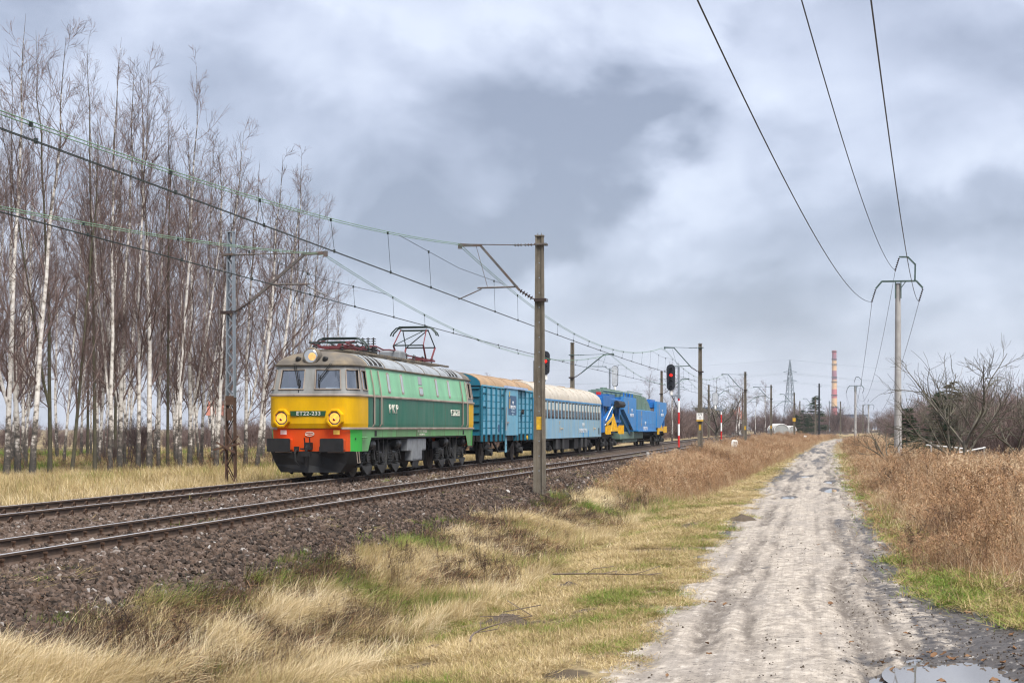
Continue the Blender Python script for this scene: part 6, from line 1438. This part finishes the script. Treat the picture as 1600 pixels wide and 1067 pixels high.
def coach():
    t = placer(91.9, 'passenger_coach', 'pale blue passenger coach with a cream roof and a row of narrow windows', 'coach'); hl = 11.75; w = 1.42; z0, z1 = 1.02, 3.17
    mb = MB(); mb.box(-hl, hl, -w, w, z0, z1); mb.build('body', P_cbl, t)
    mb = MB(); mb.box(hl, hl + .04, -w, w, z0, z1); mb.box(-hl - .04, -hl, -w, w, z0, z1); mb.build('end_wall', P_cbl2, t)
    mb = MB(); arch_roof(mb, -hl - .05, hl + .05, w, z1, .95, 14, .02); mb.build('roof', P_cream, t, True)
    for x in np.arange(-9.5, 10, 2.7):
        mb = MB(); mb.tube([(x, (w + .025) * math.sin(a * math.pi / 2), z1 + .012 + .95 * max(0, math.cos(a * math.pi / 2)) ** .9) for a in np.linspace(-1, 1, 13)], .02, 4); mb.build('roof_seam', P_cream, t)
    for x in (-8.0, -4.0, 5.0, 9.6):
        mb = MB(); mb.box(x - .9, x + .9, -.12, .12, z1 + .95, z1 + 1.02); mb.build('roof_vent', P_tan, t)
    mb = MB(); mb.box(-hl, hl, w, w + .02, z1 - .05, z1 + .02); mb.box(-hl, hl, -w - .02, -w, z1 - .05, z1 + .02); mb.build('cant_rail', P_cbl2, t)
    for sy in (1, -1):
        xw = 9.2; k = 0
        while xw > -10.7:
            f = MB(); f.box(xw - .38, xw + .38, sy * w, sy * (w + .02), 2.14, 3.07, ch=.006); fr = f.build('window', P_blk, t)
            a = MB(); a.box(xw - .31, xw + .31, sy * (w + .02), sy * (w + .024), 2.62, 3.0); a.build('upper_pane', P_curt, fr)
            a = MB(); a.box(xw - .31, xw + .31, sy * (w + .02), sy * (w + .024), 2.2, 2.57); a.build('lower_pane', P_wdark, fr)
            a = MB(); a.box(xw - .33, xw + .33, sy * (w + .02), sy * (w + .03), 2.57, 2.62); a.build('transom', P_trim, fr)
            xw -= 1.17; k += 1
        if sy > 0:
            text_obj('lettering', 'PKP\nENERGETYKA', .34, Matrix.Translation((-4.0, w + .012, 1.6)) @ Rs, P_wht, t, .002, 1.5)
            for x in (4.4, -8.3):
                logo(t, x + .2, w + .012, 1.35, .62); text_obj('lettering', 'ENERGETYKA', .15, Matrix.Translation((x - .5, w + .012, 1.55)) @ Rs, mat('faint_gold', (.5, .42, .3), .6), t, .002)
            for x in (-4.1, -6.1):
                mb = MB(); mb.box(x - .22, x + .22, w, w + .01, 1.05, 1.45); mb.build('blue_patch', P_cbl2, t)
            mb = MB(); mb.box(-10.75, -10.5, w, w + .03, 1.2, 1.6); mb.build('door_grip', P_blk, t)
        mb = MB(); mb.tube([(-10.95, sy * (w + .03), 1.2), (-10.95, sy * (w + .09), 1.3), (-10.95, sy * (w + .09), 2.6), (-10.95, sy * (w + .03), 2.7)], .025, 5); mb.build('handrail', P_roofs, t)
    mb = MB(); mb.box(-hl, hl, -1.2, 1.2, .9, z0 - .003)
    for x0, x1 in ((-3.2, -1.6), (.3, 2.3), (3.3, 4.3)): mb.box(x0, x1, -1.25, 1.25, .35, .95)
    mb.build('underframe', P_blk, t)
    for x0, x1 in ((-6, -5.2), (-4.4, -3.6), (2.6, 3.2), (4.6, 5.4)):
        mb = MB(); mb.box(x0, x1, 1.15, 1.35, .4, .98, ch=.02); mb.build('equipment_box', P_frame2, t)
    for x in (-7.6, 7.6): bogie(t, x, 2.5)
    buffers(t, hl + .04)
coach()
P_tb = paint('carrier_blue', (.018, .135, .40), .45, (.03, .11, .25), .45)
P_tb2 = paint('carrier_light_blue', (.035, .21, .50), .45, (.08, .2, .36), .45)
P_tg = paint('transformer_green', (.14, .21, .17), .4, (.10, .14, .12), .6)
P_guard = mat('guard_yellow', (.72, .40, .01), .55, 0, .15, 5, (.4, (.3, .18, .03), 4, (1, 1, 1)))
def carrier():
    Yc = 125.3; t = placer(Yc, 'transformer_wagon', 'bright blue heavy transformer carrier wagon with yellow guards at the tail of the train', 'wagon')
    # local x: +18.5 near end ... -18.5 far end
    def X(y): return (Yc - (104.4 + (y - 103) * 1.12)) / .979
    for xa in (X(105.0), X(107.2), X(109.4), X(111.5), X(133.8), X(135.6), X(137.4), X(139.2)):
        pass
    for x in (X(105.3), X(109.2), X(134.4), X(138.3)): bogie(t, x, 1.75, .46, P_frame2)
    for x in (X(107.25), X(136.35)):
        mb = MB(); mb.box(x - 3.3, x + 3.3, -1.0, 1.0, 1.02, 1.22); mb.box(x - 3.3, x + 3.3, -.9, .9, .86, 1.0); mb.build('bogie_frame', P_blk, t)
    def plate(pts, y0, y1, name, m):      # side plate: (Y, z) outline, both sides
        for s in (1, -1):
            mb = MB(); mb.prism([(X(a), s * y0, z) for a, z in pts], (0, s * (y1 - y0), 0)); mb.build(name, m, t)
    # near platform, upper beam and struts
    mb = MB(); mb.box(X(103.2), X(112.5), -1.3, 1.3, 3.25, 3.7, ch=.05); mb.build('upper_platform', P_tb, t)
    mb = MB(); mb.box(X(103.4), X(106.8), 1.3, 1.36, 3.1, 3.85); mb.box(X(106.9), X(109.5), -.8, 1.2, 3.7, 4.0); mb.build('winch_case', P_tb, t)
    mb = MB(); mb.cyl((X(108.6), 1.45, 3.32), (X(111.6), 1.45, 3.32), .24, 12); mb.build('hydraulic_cylinder', P_frame, t)
    for s in (1, -1):
        for a, za, b, zb in ((103.8, 1.3, 103.8, 3.2), (103.8, 2.0, 108.2, 3.2), (104.2, 1.6, 107.6, 2.4), (107.6, 1.3, 107.6, 3.2), (111.0, 1.3, 111.0, 3.2), (104, 2.05, 111.8, 2.1), (108, 1.9, 111.8, 1.5)):
            mb = MB(); mb.bar((X(a), s * 1.22, za), (X(b), s * 1.22, zb), .16, .18); mb.build('strut', P_tb, t)
        for a, za, b, zb in ((104.3, 2.1, 107.2, 3.1), (104, 1.8, 106.8, 2.2)):
            mb = MB(); mb.tube([(X(a), s * 1.38, za), (X(b), s * 1.38, zb)], .035, 5); mb.build('handrail', P_wht, t)
    mb = MB(); mb.box(X(103.6), X(111.5), -1.1, 1.1, 1.25, 1.6); mb.box(X(103.3), X(104.2), -1.35, 1.35, 1.3, 2.1); mb.build('lower_deck', P_tb, t)
    mb = MB(); mb.box(X(106.6), X(111.2), -.8, .8, 2.15, 3.1, ch=.1); mb.build('oil_tank', P_tg, t)
    for a, b in ((104.4, 106.4), (110.2, 112.6)):
        mb = MB(); mb.box(X(a), X(b), 1.32, 1.36, 1.2, 1.75); g = mb.build('yellow_guard', P_guard, t)
        for k in range(6):
            x = X(a) + (X(b) - X(a)) * (k + .5) / 6; mb = MB(); mb.box(x - .06, x + .06, 1.36, 1.43, 1.15, 1.8); mb.build('rib', P_guard, g)
    mb = MB(); mb.prism([(X(106.8), 1.34, 1.35), (X(110), 1.34, 1.35), (X(109.6), 1.34, 1.6), (X(107.6), 1.34, 2.6)], (0, .06, 0)); g = mb.build('yellow_guard', P_guard, t)
    for k in range(4): mb = MB(); mb.bar((X(107.3 + k * .6), 1.42, 1.45), (X(107.3 + k * .6), 1.42, 2.35 - k * .22), .06); mb.build('rib', P_guard, g)
    plate([(112.4, 3.95), (119.2, 3.95), (119.2, 1.4), (117.6, 1.4), (112.4, 3.0)], 1.18, 1.42, 'support_arm', P_tb2)
    mb = MB(); mb.prism([(X(112.3), 1.0, 3.0), (X(117.4), 1.0, 1.4), (X(117.4), 1.0, 1.1), (X(111.8), 1.0, 2.8)], (0, .16, 0)); mb.build('arm_web', P_cbl2, t)
    plate([(132.4, 3.95), (139.8, 3.95), (139.8, 3.0), (135, 1.6), (132.4, 1.6)], 1.18, 1.42, 'support_arm', P_tb2)
    mb = MB(); mb.box(X(112.6), X(119.0), -1.15, 1.15, 3.5, 3.9); mb.box(X(132.6), X(139.6), -1.15, 1.15, 3.4, 3.9); mb.box(X(135), X(138.5), -.5, .5, 3.9, 4.2); mb.build('arm_crosshead', P_tb, t)
    mb = MB(); mb.box(X(119.9), X(131.6), -1.42, 1.42, 1.32, 3.05, ch=.03); bx_ = mb.build('load_beam', P_tb2, t)
    for s in (1, -1):
        for k in range(10): mb = MB(); x = X(122.2 + k * .95); mb.box(x - .12, x + .12, s * 1.42, s * 1.432, 1.95, 2.3); mb.build('lashing_slot', P_cbl2, bx_)
        mb = MB(); mb.box(X(119.9), X(131.6), s * 1.42, s * 1.5, 1.3, 1.42); mb.build('bottom_flange', P_tb2, bx_)
    mb = MB(); mb.box(X(113), X(125.5), -1.1, 1.1, .72, 1.3, ch=.05); mb.box(X(115), X(123), -.95, .95, .5, .72); mb.build('bottom_girder', P_tg, t)
    # transformer
    mb = MB(); mb.prism([(X(119.6), -1.1, 3.05), (X(130.8), -1.1, 3.05), (X(129.2), -1.1, 3.7), (X(127), -1.1, 4.2), (X(119.6), -1.1, 4.25)], (0, 2.2, 0)); tr = mb.build('transformer', P_tg, t)
    for k in range(6): mb = MB(); x = X(120.4 + k * 1.3); mb.box(x - .08, x + .08, 1.1, 1.22, 3.06, 4.15 if k < 5 else 3.7); mb.build('cooling_rib', P_tg, tr)
    mb = MB()
    for a, h in ((108, .25), (110, .4), (112, .3), (114, .35), (116.5, .25), (118.5, .3), (121, .35), (123.5, .3), (126, .2)): x = X(a); mb.cyl((x, .3, 3.95), (x, .3, 4.15 + h), .25, 8); mb.box(x - .5, x + .5, -.4, .2, 3.98, 4.15 + h * .6)
    mb.tube([(X(107), .7, 4.25), (X(116), .7, 4.3), (X(127), .7, 4.3)], .1, 6); mb.bar((X(118), .9, 4.48), (X(126.5), .9, 4.45), .06); mb.bar((X(104), .5, 4.15), (X(106.5), .5, 4.15), .2); mb.build('pipework', P_tg, t)
    for s in (1, -1):     # frames and ladders of the near platform
        for k in range(5):
            mb = MB(); a = 104.6 + k * 1.7; mb.bar((X(a), s * 1.15, 1.6), (X(a + .9), s * 1.15, 3.25), .09); mb.bar((X(a + .9), s * 1.15, 1.6), (X(a), s * 1.15, 3.25), .07); mb.build('cross_frame', P_tb, t)
        mb = MB(); mb.tube([(X(103.6), s * 1.3, 3.7), (X(103.6), s * 1.3, 4.3), (X(112.4), s * 1.3, 4.3), (X(112.4), s * 1.3, 3.95)], .03, 5); mb.build('guard_rail', P_tg, t)
        for k in range(4): mb = MB(); mb.bar((X(113.2 + k * 1.5), s * 1.3, 3.95), (X(113.2 + k * 1.5), s * 1.3, 4.25), .12); mb.build('lug', P_tb, t)
        mb = MB(); mb.tube([(X(112.8), s * 1.25, 3.2), (X(115), s * 1.25, 2.4), (X(117.2), s * 1.25, 1.5)], .09, 6); mb.build('hydraulic_strut', P_frame2, t)
    # far end
    for a, b in ((134.2, 138.9),):
        for s in (1, -1):
            mb = MB(); mb.box(X(138), X(140.2), s * 1.32, s * 1.4, 1.15, 1.75); mb.prism([(X(133.6), s * 1.33, 1.3), (X(137.5), s * 1.33, 1.3), (X(134.6), s * 1.33, 2.5)], (0, s * .07, 0)); mb.box(X(133.4), X(134.2), s * 1.32, s * 1.42, 1.0, 1.6); mb.build('yellow_guard', P_guard, t)
    mb = MB(); mb.box(X(139.5), X(140.0), -1.2, 1.2, 1.3, 3.0); mb.box(X(133.5), X(140), -1.1, 1.1, 1.24, 1.6); mb.build('lower_deck', P_tb, t)
    for y_, z, s_ in ((114.9, 2.7, .9), (122.3, 1.75, 1.15), (134.0, 2.75, .9)): logo(t, X(y_), 1.437 if y_ != 122.3 else 1.435, z, s_)
    text_obj('lettering', 'PKP\nENERGETYKA', .36, Matrix.Translation((X(116.7), 1.435, 2.75)) @ Rs, P_wht, t, .002, 1.1)
    text_obj('lettering', 'PKP\nENERGETYKA', .42, Matrix.Translation((X(124.6), 1.435, 1.75)) @ Rs, P_wht, t, .002, 1.2)
    text_obj('lettering', 'PKP\nENERGETYKA', .36, Matrix.Translation((X(136.3), 1.435, 2.95)) @ Rs, P_wht, t, .002, 1.1)
    mb = MB(); mb.prism([(X(104.3), 1.4, 1.9), (X(104.6), 1.4, 1.75), (X(107.2), 1.4, 2.2), (X(107.0), 1.4, 2.4)], (0, .03, 0)); mb.build('yellow_stripe', P_guard, t)
    mb = MB(); mb.box(X(105.0), X(105.3), .6, .9, 3.9, 4.1); mb.build('red_lamp_case', M_red, t)
    buffers(t, 20.75)
carrier()

# ------------------------------------------------------------------ far landmarks
def far_ground(x, y): return float(gz(U(x, y), y, False))
# chimney
M_chr = mat('chimney_red', (.42, .10, .11), .9, 0, .15, .05); M_chy = mat('chimney_ochre', (.55, .34, .17), .9, 0, .15, .05); M_chd = mat('chimney_plum', (.25, .10, .13), .9, 0, .15, .05); M_chg = mat('chimney_grey', (.4, .4, .38), .9)
y_ = 2400.; x_ = ppx(1303.5, y_); H_ = (HORIZ - 547.5) / FPX * y_ + CAMZ; zb_ = -6.
t = thing('factory_chimney', 'tall banded red and ochre factory chimney on the horizon', 'chimney', (x_, y_, zb_))
B = [(547.5, 553, M_chr), (553, 563, M_chd), (563, 579, M_chy), (579, 593.5, M_chd), (593.5, 608, M_chy), (608, 622, M_chr), (622, 636, M_chy), (636, 649, M_chr), (649, 672, M_chg)]
rad = lambda py: (3.4 + (py - 548) / 105 * 1.3) / FPX * y_
zz = lambda py: (HORIZ - py) / FPX * y_ + CAMZ - zb_
for a, b, m in B:
    mb = MB(); mb.lathe((0, 0, zz(b)), (0, 0, zz(a)), ((0, rad(b)), (1, rad(a))), 20); mb.build('band', m, t, True)
for py in (550, 562, 570, 590, 597, 618, 636):
    mb = MB(); mb.lathe((0, 0, zz(py)), (0, 0, zz(py) + 1.2), ((0, rad(py) + .9), (1, rad(py) + .9)), 20); mb.build('gallery', M_black, t)
# lattice pylon
M_pyl = mat('pylon_steel', (.22, .26, .30), .6, .3, .1, 1)
y_ = 860.; x_ = ppx(1234.5, y_); zb_ = far_ground(x_, y_); s_ = y_ / FPX
t = thing('power_pylon', 'grey lattice power pylon standing behind the bare trees', 'pylon', (x_, y_, zb_), .25)
hz_ = lambda py: (HORIZ - py) * s_ + CAMZ - zb_
wd_ = lambda z: np.interp(z, [0, hz_(652), hz_(620), hz_(595), hz_(562)], [9 * s_, 7.6 * s_, 5.2 * s_, 3.3 * s_, .3 * s_])
mb = MB(); lv = [0.1, hz_(650), hz_(640), hz_(630), hz_(620), hz_(612), hz_(604), hz_(596), hz_(588), hz_(580), hz_(572), hz_(562)]
for a, b in zip(lv, lv[1:]):
    for sx, sy in ((1, 1), (1, -1), (-1, 1), (-1, -1)): mb.bar((sx * wd_(a), sy * wd_(a), a), (sx * wd_(b), sy * wd_(b), b), .32)
    for sx, sy, ex, ey in ((1, 1, -1, 1), (-1, 1, 1, 1), (1, -1, -1, -1), (-1, -1, 1, -1), (1, 1, 1, -1), (1, -1, 1, 1), (-1, 1, -1, -1), (-1, -1, -1, 1)): mb.bar((sx * wd_(a), sy * wd_(a), a), (ex * wd_(b), ey * wd_(b), b), .16)
mb.build('lattice_tower', M_pyl, t)
PYA = []
for py, hw in ((581.5, 11.5), (595, 11.5)):
    z = hz_(py); mb = MB()
    for s in (-1, 1): mb.bar((0, 0, z + 1.1), (s * hw * s_, 0, z), .25); mb.bar((0, 0, z - .3), (s * hw * s_, 0, z), .3); PYA.append((s * hw * s_, z - .6))
    mb.build('crossarm', M_pyl, t)
for k, (xo, zo) in enumerate(PYA + [(0, hz_(562))]):
    tw = thing('pylon_wire', 'thin high voltage wire strung across the sky from the lattice pylon', 'wire', (x_, y_, zb_), .25, 'high voltage wires of the lattice pylon')
    for sgn in (-1, 1):
        P = [Vector((xo + sgn * f * 330, 30 * f, zo - 4 * 7 * f * (1 - f))) for f in np.linspace(0, 1, 14)]
        mb = MB(); mb.tube(P, .045, 4); mb.build('span', M_pyl, tw)
# two smaller poles near the pylon and a far dark post
for px, top, y_, lb, m in ((1280, 599, 300, 'dark slim post rising out of the far spruce', M_black), (1296, 626, 520, 'pale thin post beside the foot of the chimney', M_galv)):
    x_ = ppx(px, y_); zb_ = far_ground(x_, y_); mb = MB(); h = (HORIZ - top) / FPX * y_ + CAMZ - zb_
    t = thing('line_post', lb, 'post', (x_, y_, zb_)); mb.cyl((0, 0, 0), (0, 0, h), .2, 8, 0, .15); mb.build('post', m, t); mb = MB(); mb.bar((-.5, 0, h - .6), (.5, 0, h - .6), .08); mb.build('crossarm', m, t)
# greenhouse
M_film = mat('greenhouse_film', (.28, .28, .26), .5, 0, .1, .6, (.4, (.4, .41, .4), .8, (1, 1, 1)))
y_ = 330.; x_ = ppx(1226, y_); zb_ = far_ground(x_, y_)
t = thing('greenhouse', 'pale arched greenhouse tunnel beyond the far rails', 'greenhouse', (x_, y_, zb_), .12)
def tunnel(cx, w, h, l):
    mb = MB(); k = 14; vs = []
    for yy in (0, l): vs += [(cx - w * math.cos(a), yy, .9 + h * math.sin(a)) for a in np.linspace(0, math.pi, k)] 
    vs += [(cx - w, 0, 0), (cx + w, 0, 0), (cx - w, l, 0), (cx + w, l, 0)]
    mb.add(vs, [(i, i + 1, k + i + 1, k + i) for i in range(k - 1)] + [tuple(range(k)) + (2 * k + 1, 2 * k), (0, k, 2 * k + 2, 2 * k), (k - 1, 2 * k - 1, 2 * k + 3, 2 * k + 1)]); mb.build('cover', M_film, t, True)
    for q in range(5):
        mb = MB(); yy = -.05 if q == 0 else l * q / 4; mb.tube([(cx - (w + .04) * math.cos(a), yy, .9 + (h + .04) * math.sin(a)) for a in np.linspace(0, math.pi, k)], .07, 4); mb.build('hoop', M_plate, t)
tunnel(-.7, 1.6, 1.35, 5); tunnel(1.75, .8, .9, 5)
# buildings
M_wall1 = mat('far_wall_blue', (.20, .24, .30), .9, 0, .1, .2); M_wall2 = mat('far_wall_beige', (.42, .38, .33), .9, 0, .1, .3); M_tile = mat('red_roof_tiles', (.27, .10, .065), .85, 0, .2, 2); M_wind = mat('far_window', (.05, .06, .07), .2); M_wall3 = mat('far_wall_white', (.6, .6, .58), .9)
def building(px, y, wpx, toppx, label, m, dep=12, cols=4, rows=2, roof=None, rz=0., name='building'):
    x = ppx(px, y); zb = far_ground(x, y); w = wpx / FPX * y; h = (HORIZ - toppx) / FPX * y + CAMZ - zb
    t = thing(name, label, name, (x, y, zb), rz); mb = MB(); mb.box(-w / 2, w / 2, 0, dep, 0, h); mb.build('wall', m, t)
    if roof:
        mb = MB(); mb.prism([(-w / 2 - .4, -.5, h + .004), (-w / 2 - .4, dep + .5, h + .004), (-w / 2 - .4, dep / 2, h + dep * .32)], (w + .8, 0, 0)); rf = mb.build('roof', roof, t)
        mb = MB(); mb.box(w * .1, w * .1 + .7, dep * .4, dep * .4 + .7, h + 1, h + dep * .32 + 1); mb.build('chimney', M_tile, rf)
    else:
        mb = MB(); mb.box(-w / 2 - .2, w / 2 + .2, -.2, dep + .2, h + .003, h + .5); mb.build('roof_edge', M_wall1, t)
    for r in range(rows):
        for c in range(cols):
            cx = -w / 2 + w * (c + .5) / cols; cz = h * (r + .55) / rows; mb = MB(); ww, wh = w / cols * .3, h / rows * .25
            mb.box(cx - ww, cx + ww, -.06, .02, cz - wh, cz + wh); f = mb.build('window', M_plate, t); mb = MB(); mb.box(cx - ww * .85, cx + ww * .85, -.075, -.058, cz - wh * .85, cz + wh * .85); mb.build('pane', M_wind, f)
building(1345, 900, 22, 648.5, 'low blue grey factory block right of the chimney', M_wall1, 30, 5, 2)
building(1327, 900, 14, 653, 'lower pale factory shed between the chimney and the blue grey block', M_wall2, 20, 3, 1)
building(1116, 420, 16, 638.5, 'beige flat roofed house behind the bare trees right of the plated mast', M_wall2, 12, 2, 2, None, .2, 'house')
building(335, 330, 20, 649, 'white house with a red tiled roof glimpsed between the birch trunks', M_wall3, 10, 3, 2, M_tile, .1, 'house')
building(1160, 460, 12, 655, 'small white house low in the scrub left of the greenhouse', M_wall3, 9, 2, 1, M_tile, .3, 'house')
# white pipes in the scrub on the right
x_, y_ = ppx(1500, 84), 84.; zb_ = far_ground(x_, y_)
t = thing('white_pipe_railing', 'broken white pipe railing lying in the scrub behind the bare fruit trees', 'railing', (x_, y_, zb_ + .15), .05)
for a, b, w in (((-1.9, 0, 1.35), (.3, .2, 1.15), .09), ((-.2, 0, .9), (1.6, .5, 1.2), .09), ((-1.6, 0, .2), (-1.6, 0, 1.5), .08), ((.1, .1, .1), (.0, .1, 1.15), .08), ((.5, .2, .1), (.6, .2, 1.1), .08), ((1.6, .4, 0), (1.5, .5, 1.25), .08), ((.2, .1, .5), (1.9, .3, .35), .08), ((-.6, .1, .6), (.6, .1, .5), .06)):
    mb = MB(); mb.tube([a, b], w / 2, 6); mb.build('pipe', M_white, t)

# ------------------------------------------------------------------ small things on the ground
M_soil = mat('molehill_soil', (.10, .075, .052), .95, 0, .4, 14, (.6, (.05, .038, .028), 9, (1, 1, 1)), .8, 40)
MH = []
for k in range(3):
    r = np.random.default_rng(800 + k); n = 22; vs, fs = [], []
    g = np.linspace(-1, 1, n); gx, gy = np.meshgrid(g, g); rr_ = np.sqrt(gx ** 2 + gy ** 2); zz_ = np.clip(1 - rr_, 0, 1) ** .8 * .55 + (fbm(gx * 3.2 + k * 9, gy * 3.2, 5) - .5) * .35 * np.clip(1.05 - rr_, 0, 1) + (fbm(gx * 8 + k, gy * 8, 6) - .5) * .16 * (rr_ < 1) - .12
    i = np.arange(n * n).reshape(n, n); MH.append(np_mesh('molehill', np.stack([gx, gy, zz_], -1).reshape(-1, 3), [np.stack([i[:-1, :-1], i[:-1, 1:], i[1:, 1:], i[1:, :-1]], -1).reshape(-1, 4)], [M_soil], smooth=True))
for k, (px, py, r_, lb) in enumerate(((890, 911, .36, 'molehill halfway up the grass verge, nearest the fallen branch'), (792, 957, .33, 'molehill in the grass by the brown leaves near the middle of the photo'), (466, 1059, .4, 'molehill at the bottom edge of the photo by the tall straw'), (900, 888, .3, 'low molehill just behind the verge molehill'), (680, 985, .2, 'tiny molehill left in the mown verge'), (797, 905, .22, 'small molehill at the foot of the bank'), (1160, 815, .5, 'brown molehill at the left edge of the sandy road'))):
    x, y = pix(px, py, -.95); z = float(gz(U(x, y), y)); o = put(bpy.data.objects.new('molehill', MH[k % 3])); o.location = (x, y, z + .02); o.scale = (r_, r_, r_ * .8); o.rotation_euler = (0, 0, k); tag(o, lb, 'molehill', 'molehills in the grass')
M_leaf = veg_mat('dead_leaf', [(0, (.07, .04, .022)), (.5, (.17, .09, .045)), (1, (.30, .2, .115))], .7, False, .1)
LF = []
for k in range(4):
    r = np.random.default_rng(820 + k); n = 6; vs = []; t_ = np.linspace(0, 1, n)
    wdt = np.sin(t_ * math.pi) ** .8 * .32 + .01
    for i in range(n):
        for s in (-1, 0, 1): vs.append((t_[i] - .5, s * wdt[i], .16 * math.sin(t_[i] * 3 + k) * r.uniform(.7, 1.2) + abs(s) * r.uniform(.05, .22)))
    LF.append(np_mesh('fallen_leaf', vs, [[(i * 3 + j, i * 3 + j + 1, i * 3 + j + 4, i * 3 + j + 3) for i in range(n - 1) for j in range(2)]], [M_leaf], smooth=True))
spots = [(1424, 1026), (1437, 1030), (1447, 1038), (1432, 1044), (1452, 1024), (1459, 1028), (1474, 1024), (1486, 1029), (1512, 1028), (1537, 1034), (1565, 1043), (1567, 1038), (1471, 1062), (1377, 1035), (1393, 1043), (1422, 1043), (1580, 1024), (1594, 1037), (1598, 1048), (1586, 1062), (1554, 1060), (1403, 1021), (1105, 1006), (1108, 1025), (1113, 942), (1133, 945), (1298, 946), (1580, 1004), (1590, 963), (1570, 955)]
rl_ = random.Random(3)
for k, (px, py) in enumerate(spots):
    x, y = pix(px, py, -.9); z = float(gz(U(x, y), y)); o = put(bpy.data.objects.new('fallen_leaf', LF[k % 4])); o.location = (x, y, z + .03); s = rl_.uniform(.07, .125); o.scale = (s, s, s); o.rotation_euler = (rl_.uniform(-.3, .3), rl_.uniform(-.3, .3), rl_.uniform(0, 6.3))
    tag(o, 'curled brown leaf lying at the rim of the near puddle' if k < 21 else 'dry brown leaf lying on the bare sandy track', 'leaf', 'leaves round the near puddle' if k < 21 else 'leaves scattered on the sand')
u, y = sample(420, 5.0, 16, 14, 40, lambda u, y: np.where((u > 9.8) & (u < 13), .12, 1.), 1.6)
scatter('leaf_litter', LF, pts_at(u, y, .02), np.stack([RG.uniform(-.4, .4, len(u)), RG.uniform(-.4, .4, len(u)), RG.uniform(0, 6.28, len(u))], -1), RG.uniform(.03, .085, len(u)), RG.random(len(u)), 40)
M_stick = mat('dead_wood', (.13, .10, .08), .9, 0, .3, 8)
for (px, py, L_, lb, az) in ((950, 905, 2.2, 'long thin fallen branch lying beside the molehill', -.5), (765, 985, .8, 'short twig sticking up from the mown verge', .9)):
    x, y = pix(px, py, -.93); z = float(gz(U(x, y), y)); t = thing('fallen_branch', lb, 'branch', (x, y, z + .04), az); r = random.Random(px)
    mb = MB(); P = [(L_ * (f - .5), .12 * math.sin(f * 5), .05 + .1 * f * (1 if L_ > 1 else 2.5)) for f in np.linspace(0, 1, 8)]; mb.tube(P, [.016 * (1 - .7 * f) for f in np.linspace(0, 1, 8)], 5)
    for i in (2, 3, 5, 6): mb.tube([P[i], (P[i][0] + .2, P[i][1] + r.uniform(-.25, .25), P[i][2] + r.uniform(.02, .15)), (P[i][0] + .42, P[i][1] + r.uniform(-.4, .4), P[i][2] + r.uniform(.05, .25))], .006, 4)
    mb.build('stick', M_stick, t)
# crumbs of mud on the road
u, y = sample(9000, 9.4, 15, 14.5, 60, lambda u, y: np.clip(mudmask(u, y) * 1.2 - .05, 0, 1) * (u > road_edges(u, y)[0]) * (u < road_edges(u, y)[1] + .2), 1.8)
CRUMB = [m.copy() for m in SM]
for m in CRUMB: m.materials.clear(); m.materials.append(M_soil)
scatter('mud_crumbs', CRUMB, pts_at(u, y, .004), RG.uniform(0, 6.28, (len(u), 3)), RG.uniform(.003, .02, len(u)) * RG.uniform(.4, 1.1, len(u)), RG.random(len(u)), 41)
# mossy rock by the near mast
M_moss2 = mat('mossy_rock', (.07, .06, .045), .95, 0, .35, 6, (.8, (.09, .095, .02), 5, (1, 1, 1)), .6, 20)
x, y = pix(862, 782, -.75); z = float(gz(U(x, y), y)); t = thing('concrete_lump', 'mossy broken concrete lump at the foot of the near mast', 'rock', (x, y, z))
for k, (dx, dy, s) in enumerate(((0, 0, .3), (.35, -.1, .24), (.16, .2, .2), (-.25, .1, .2))):
    o = put(bpy.data.objects.new('chunk', SM[k].copy()), t); o.data.materials.clear(); o.data.materials.append(M_moss2); o.location = (dx, dy, s * .25); o.scale = (s * 1.3, s, s * .7)
# black loudspeaker-like trackside boxes at the plated mast, grey cable marker
for (dx, lb) in ((-.75, 'small black box left of the plated mast foot'), (.85, 'small black box right of the plated mast foot')):
    p = W(119.3, 2.74 + dx, 0); z = float(gz(2.74 + dx, 119.3)); t = thing('trackside_box', lb, 'box', (p.x, p.y, z), 0, 'black boxes at the mast foot'); mb = MB(); mb.box(-.22, .22, -.18, .18, .12, .42, ch=.05); mb.build('case', M_black, t); mb = MB(); mb.cyl((0, 0, -.1), (0, 0, .13), .05, 6); mb.build('stake', M_black, t)
for px, py, lb in ((1096, 690, 'small pale concrete marker between the tracks and the scrub'), (1012, 712, 'small pale stake at the edge of the nearer track')):
    x, y = pix(px, py, -.1); z = float(gz(U(x, y), y)); t = thing('cable_marker', lb, 'marker', (x, y, z), 0, 'pale markers by the track'); mb = MB(); mb.box(-.1, .1, -.09, .09, -.1, .3, ch=.03); mb.build('block', M_conc2, t); mb = MB(); mb.box(-.08, .08, -.07, .07, .301, .33); mb.build('cap', M_plate, t)

# ------------------------------------------------------------------ haze
mh = bpy.data.materials.new('haze_air'); n_, l_ = nm(mh); o_ = n_.new('ShaderNodeOutputMaterial'); v_ = n_.new('ShaderNodeVolumePrincipled'); v_.inputs['Color'].default_value = (.86, .9, .97, 1); v_.inputs['Density'].default_value = .00011; l_.new(v_.outputs[0], o_.inputs['Volume'])
mb = MB(); mb.box(-2900, 3900, -90, 3400, -25, 125); tag(mb.build('haze', mh), kind='stuff')
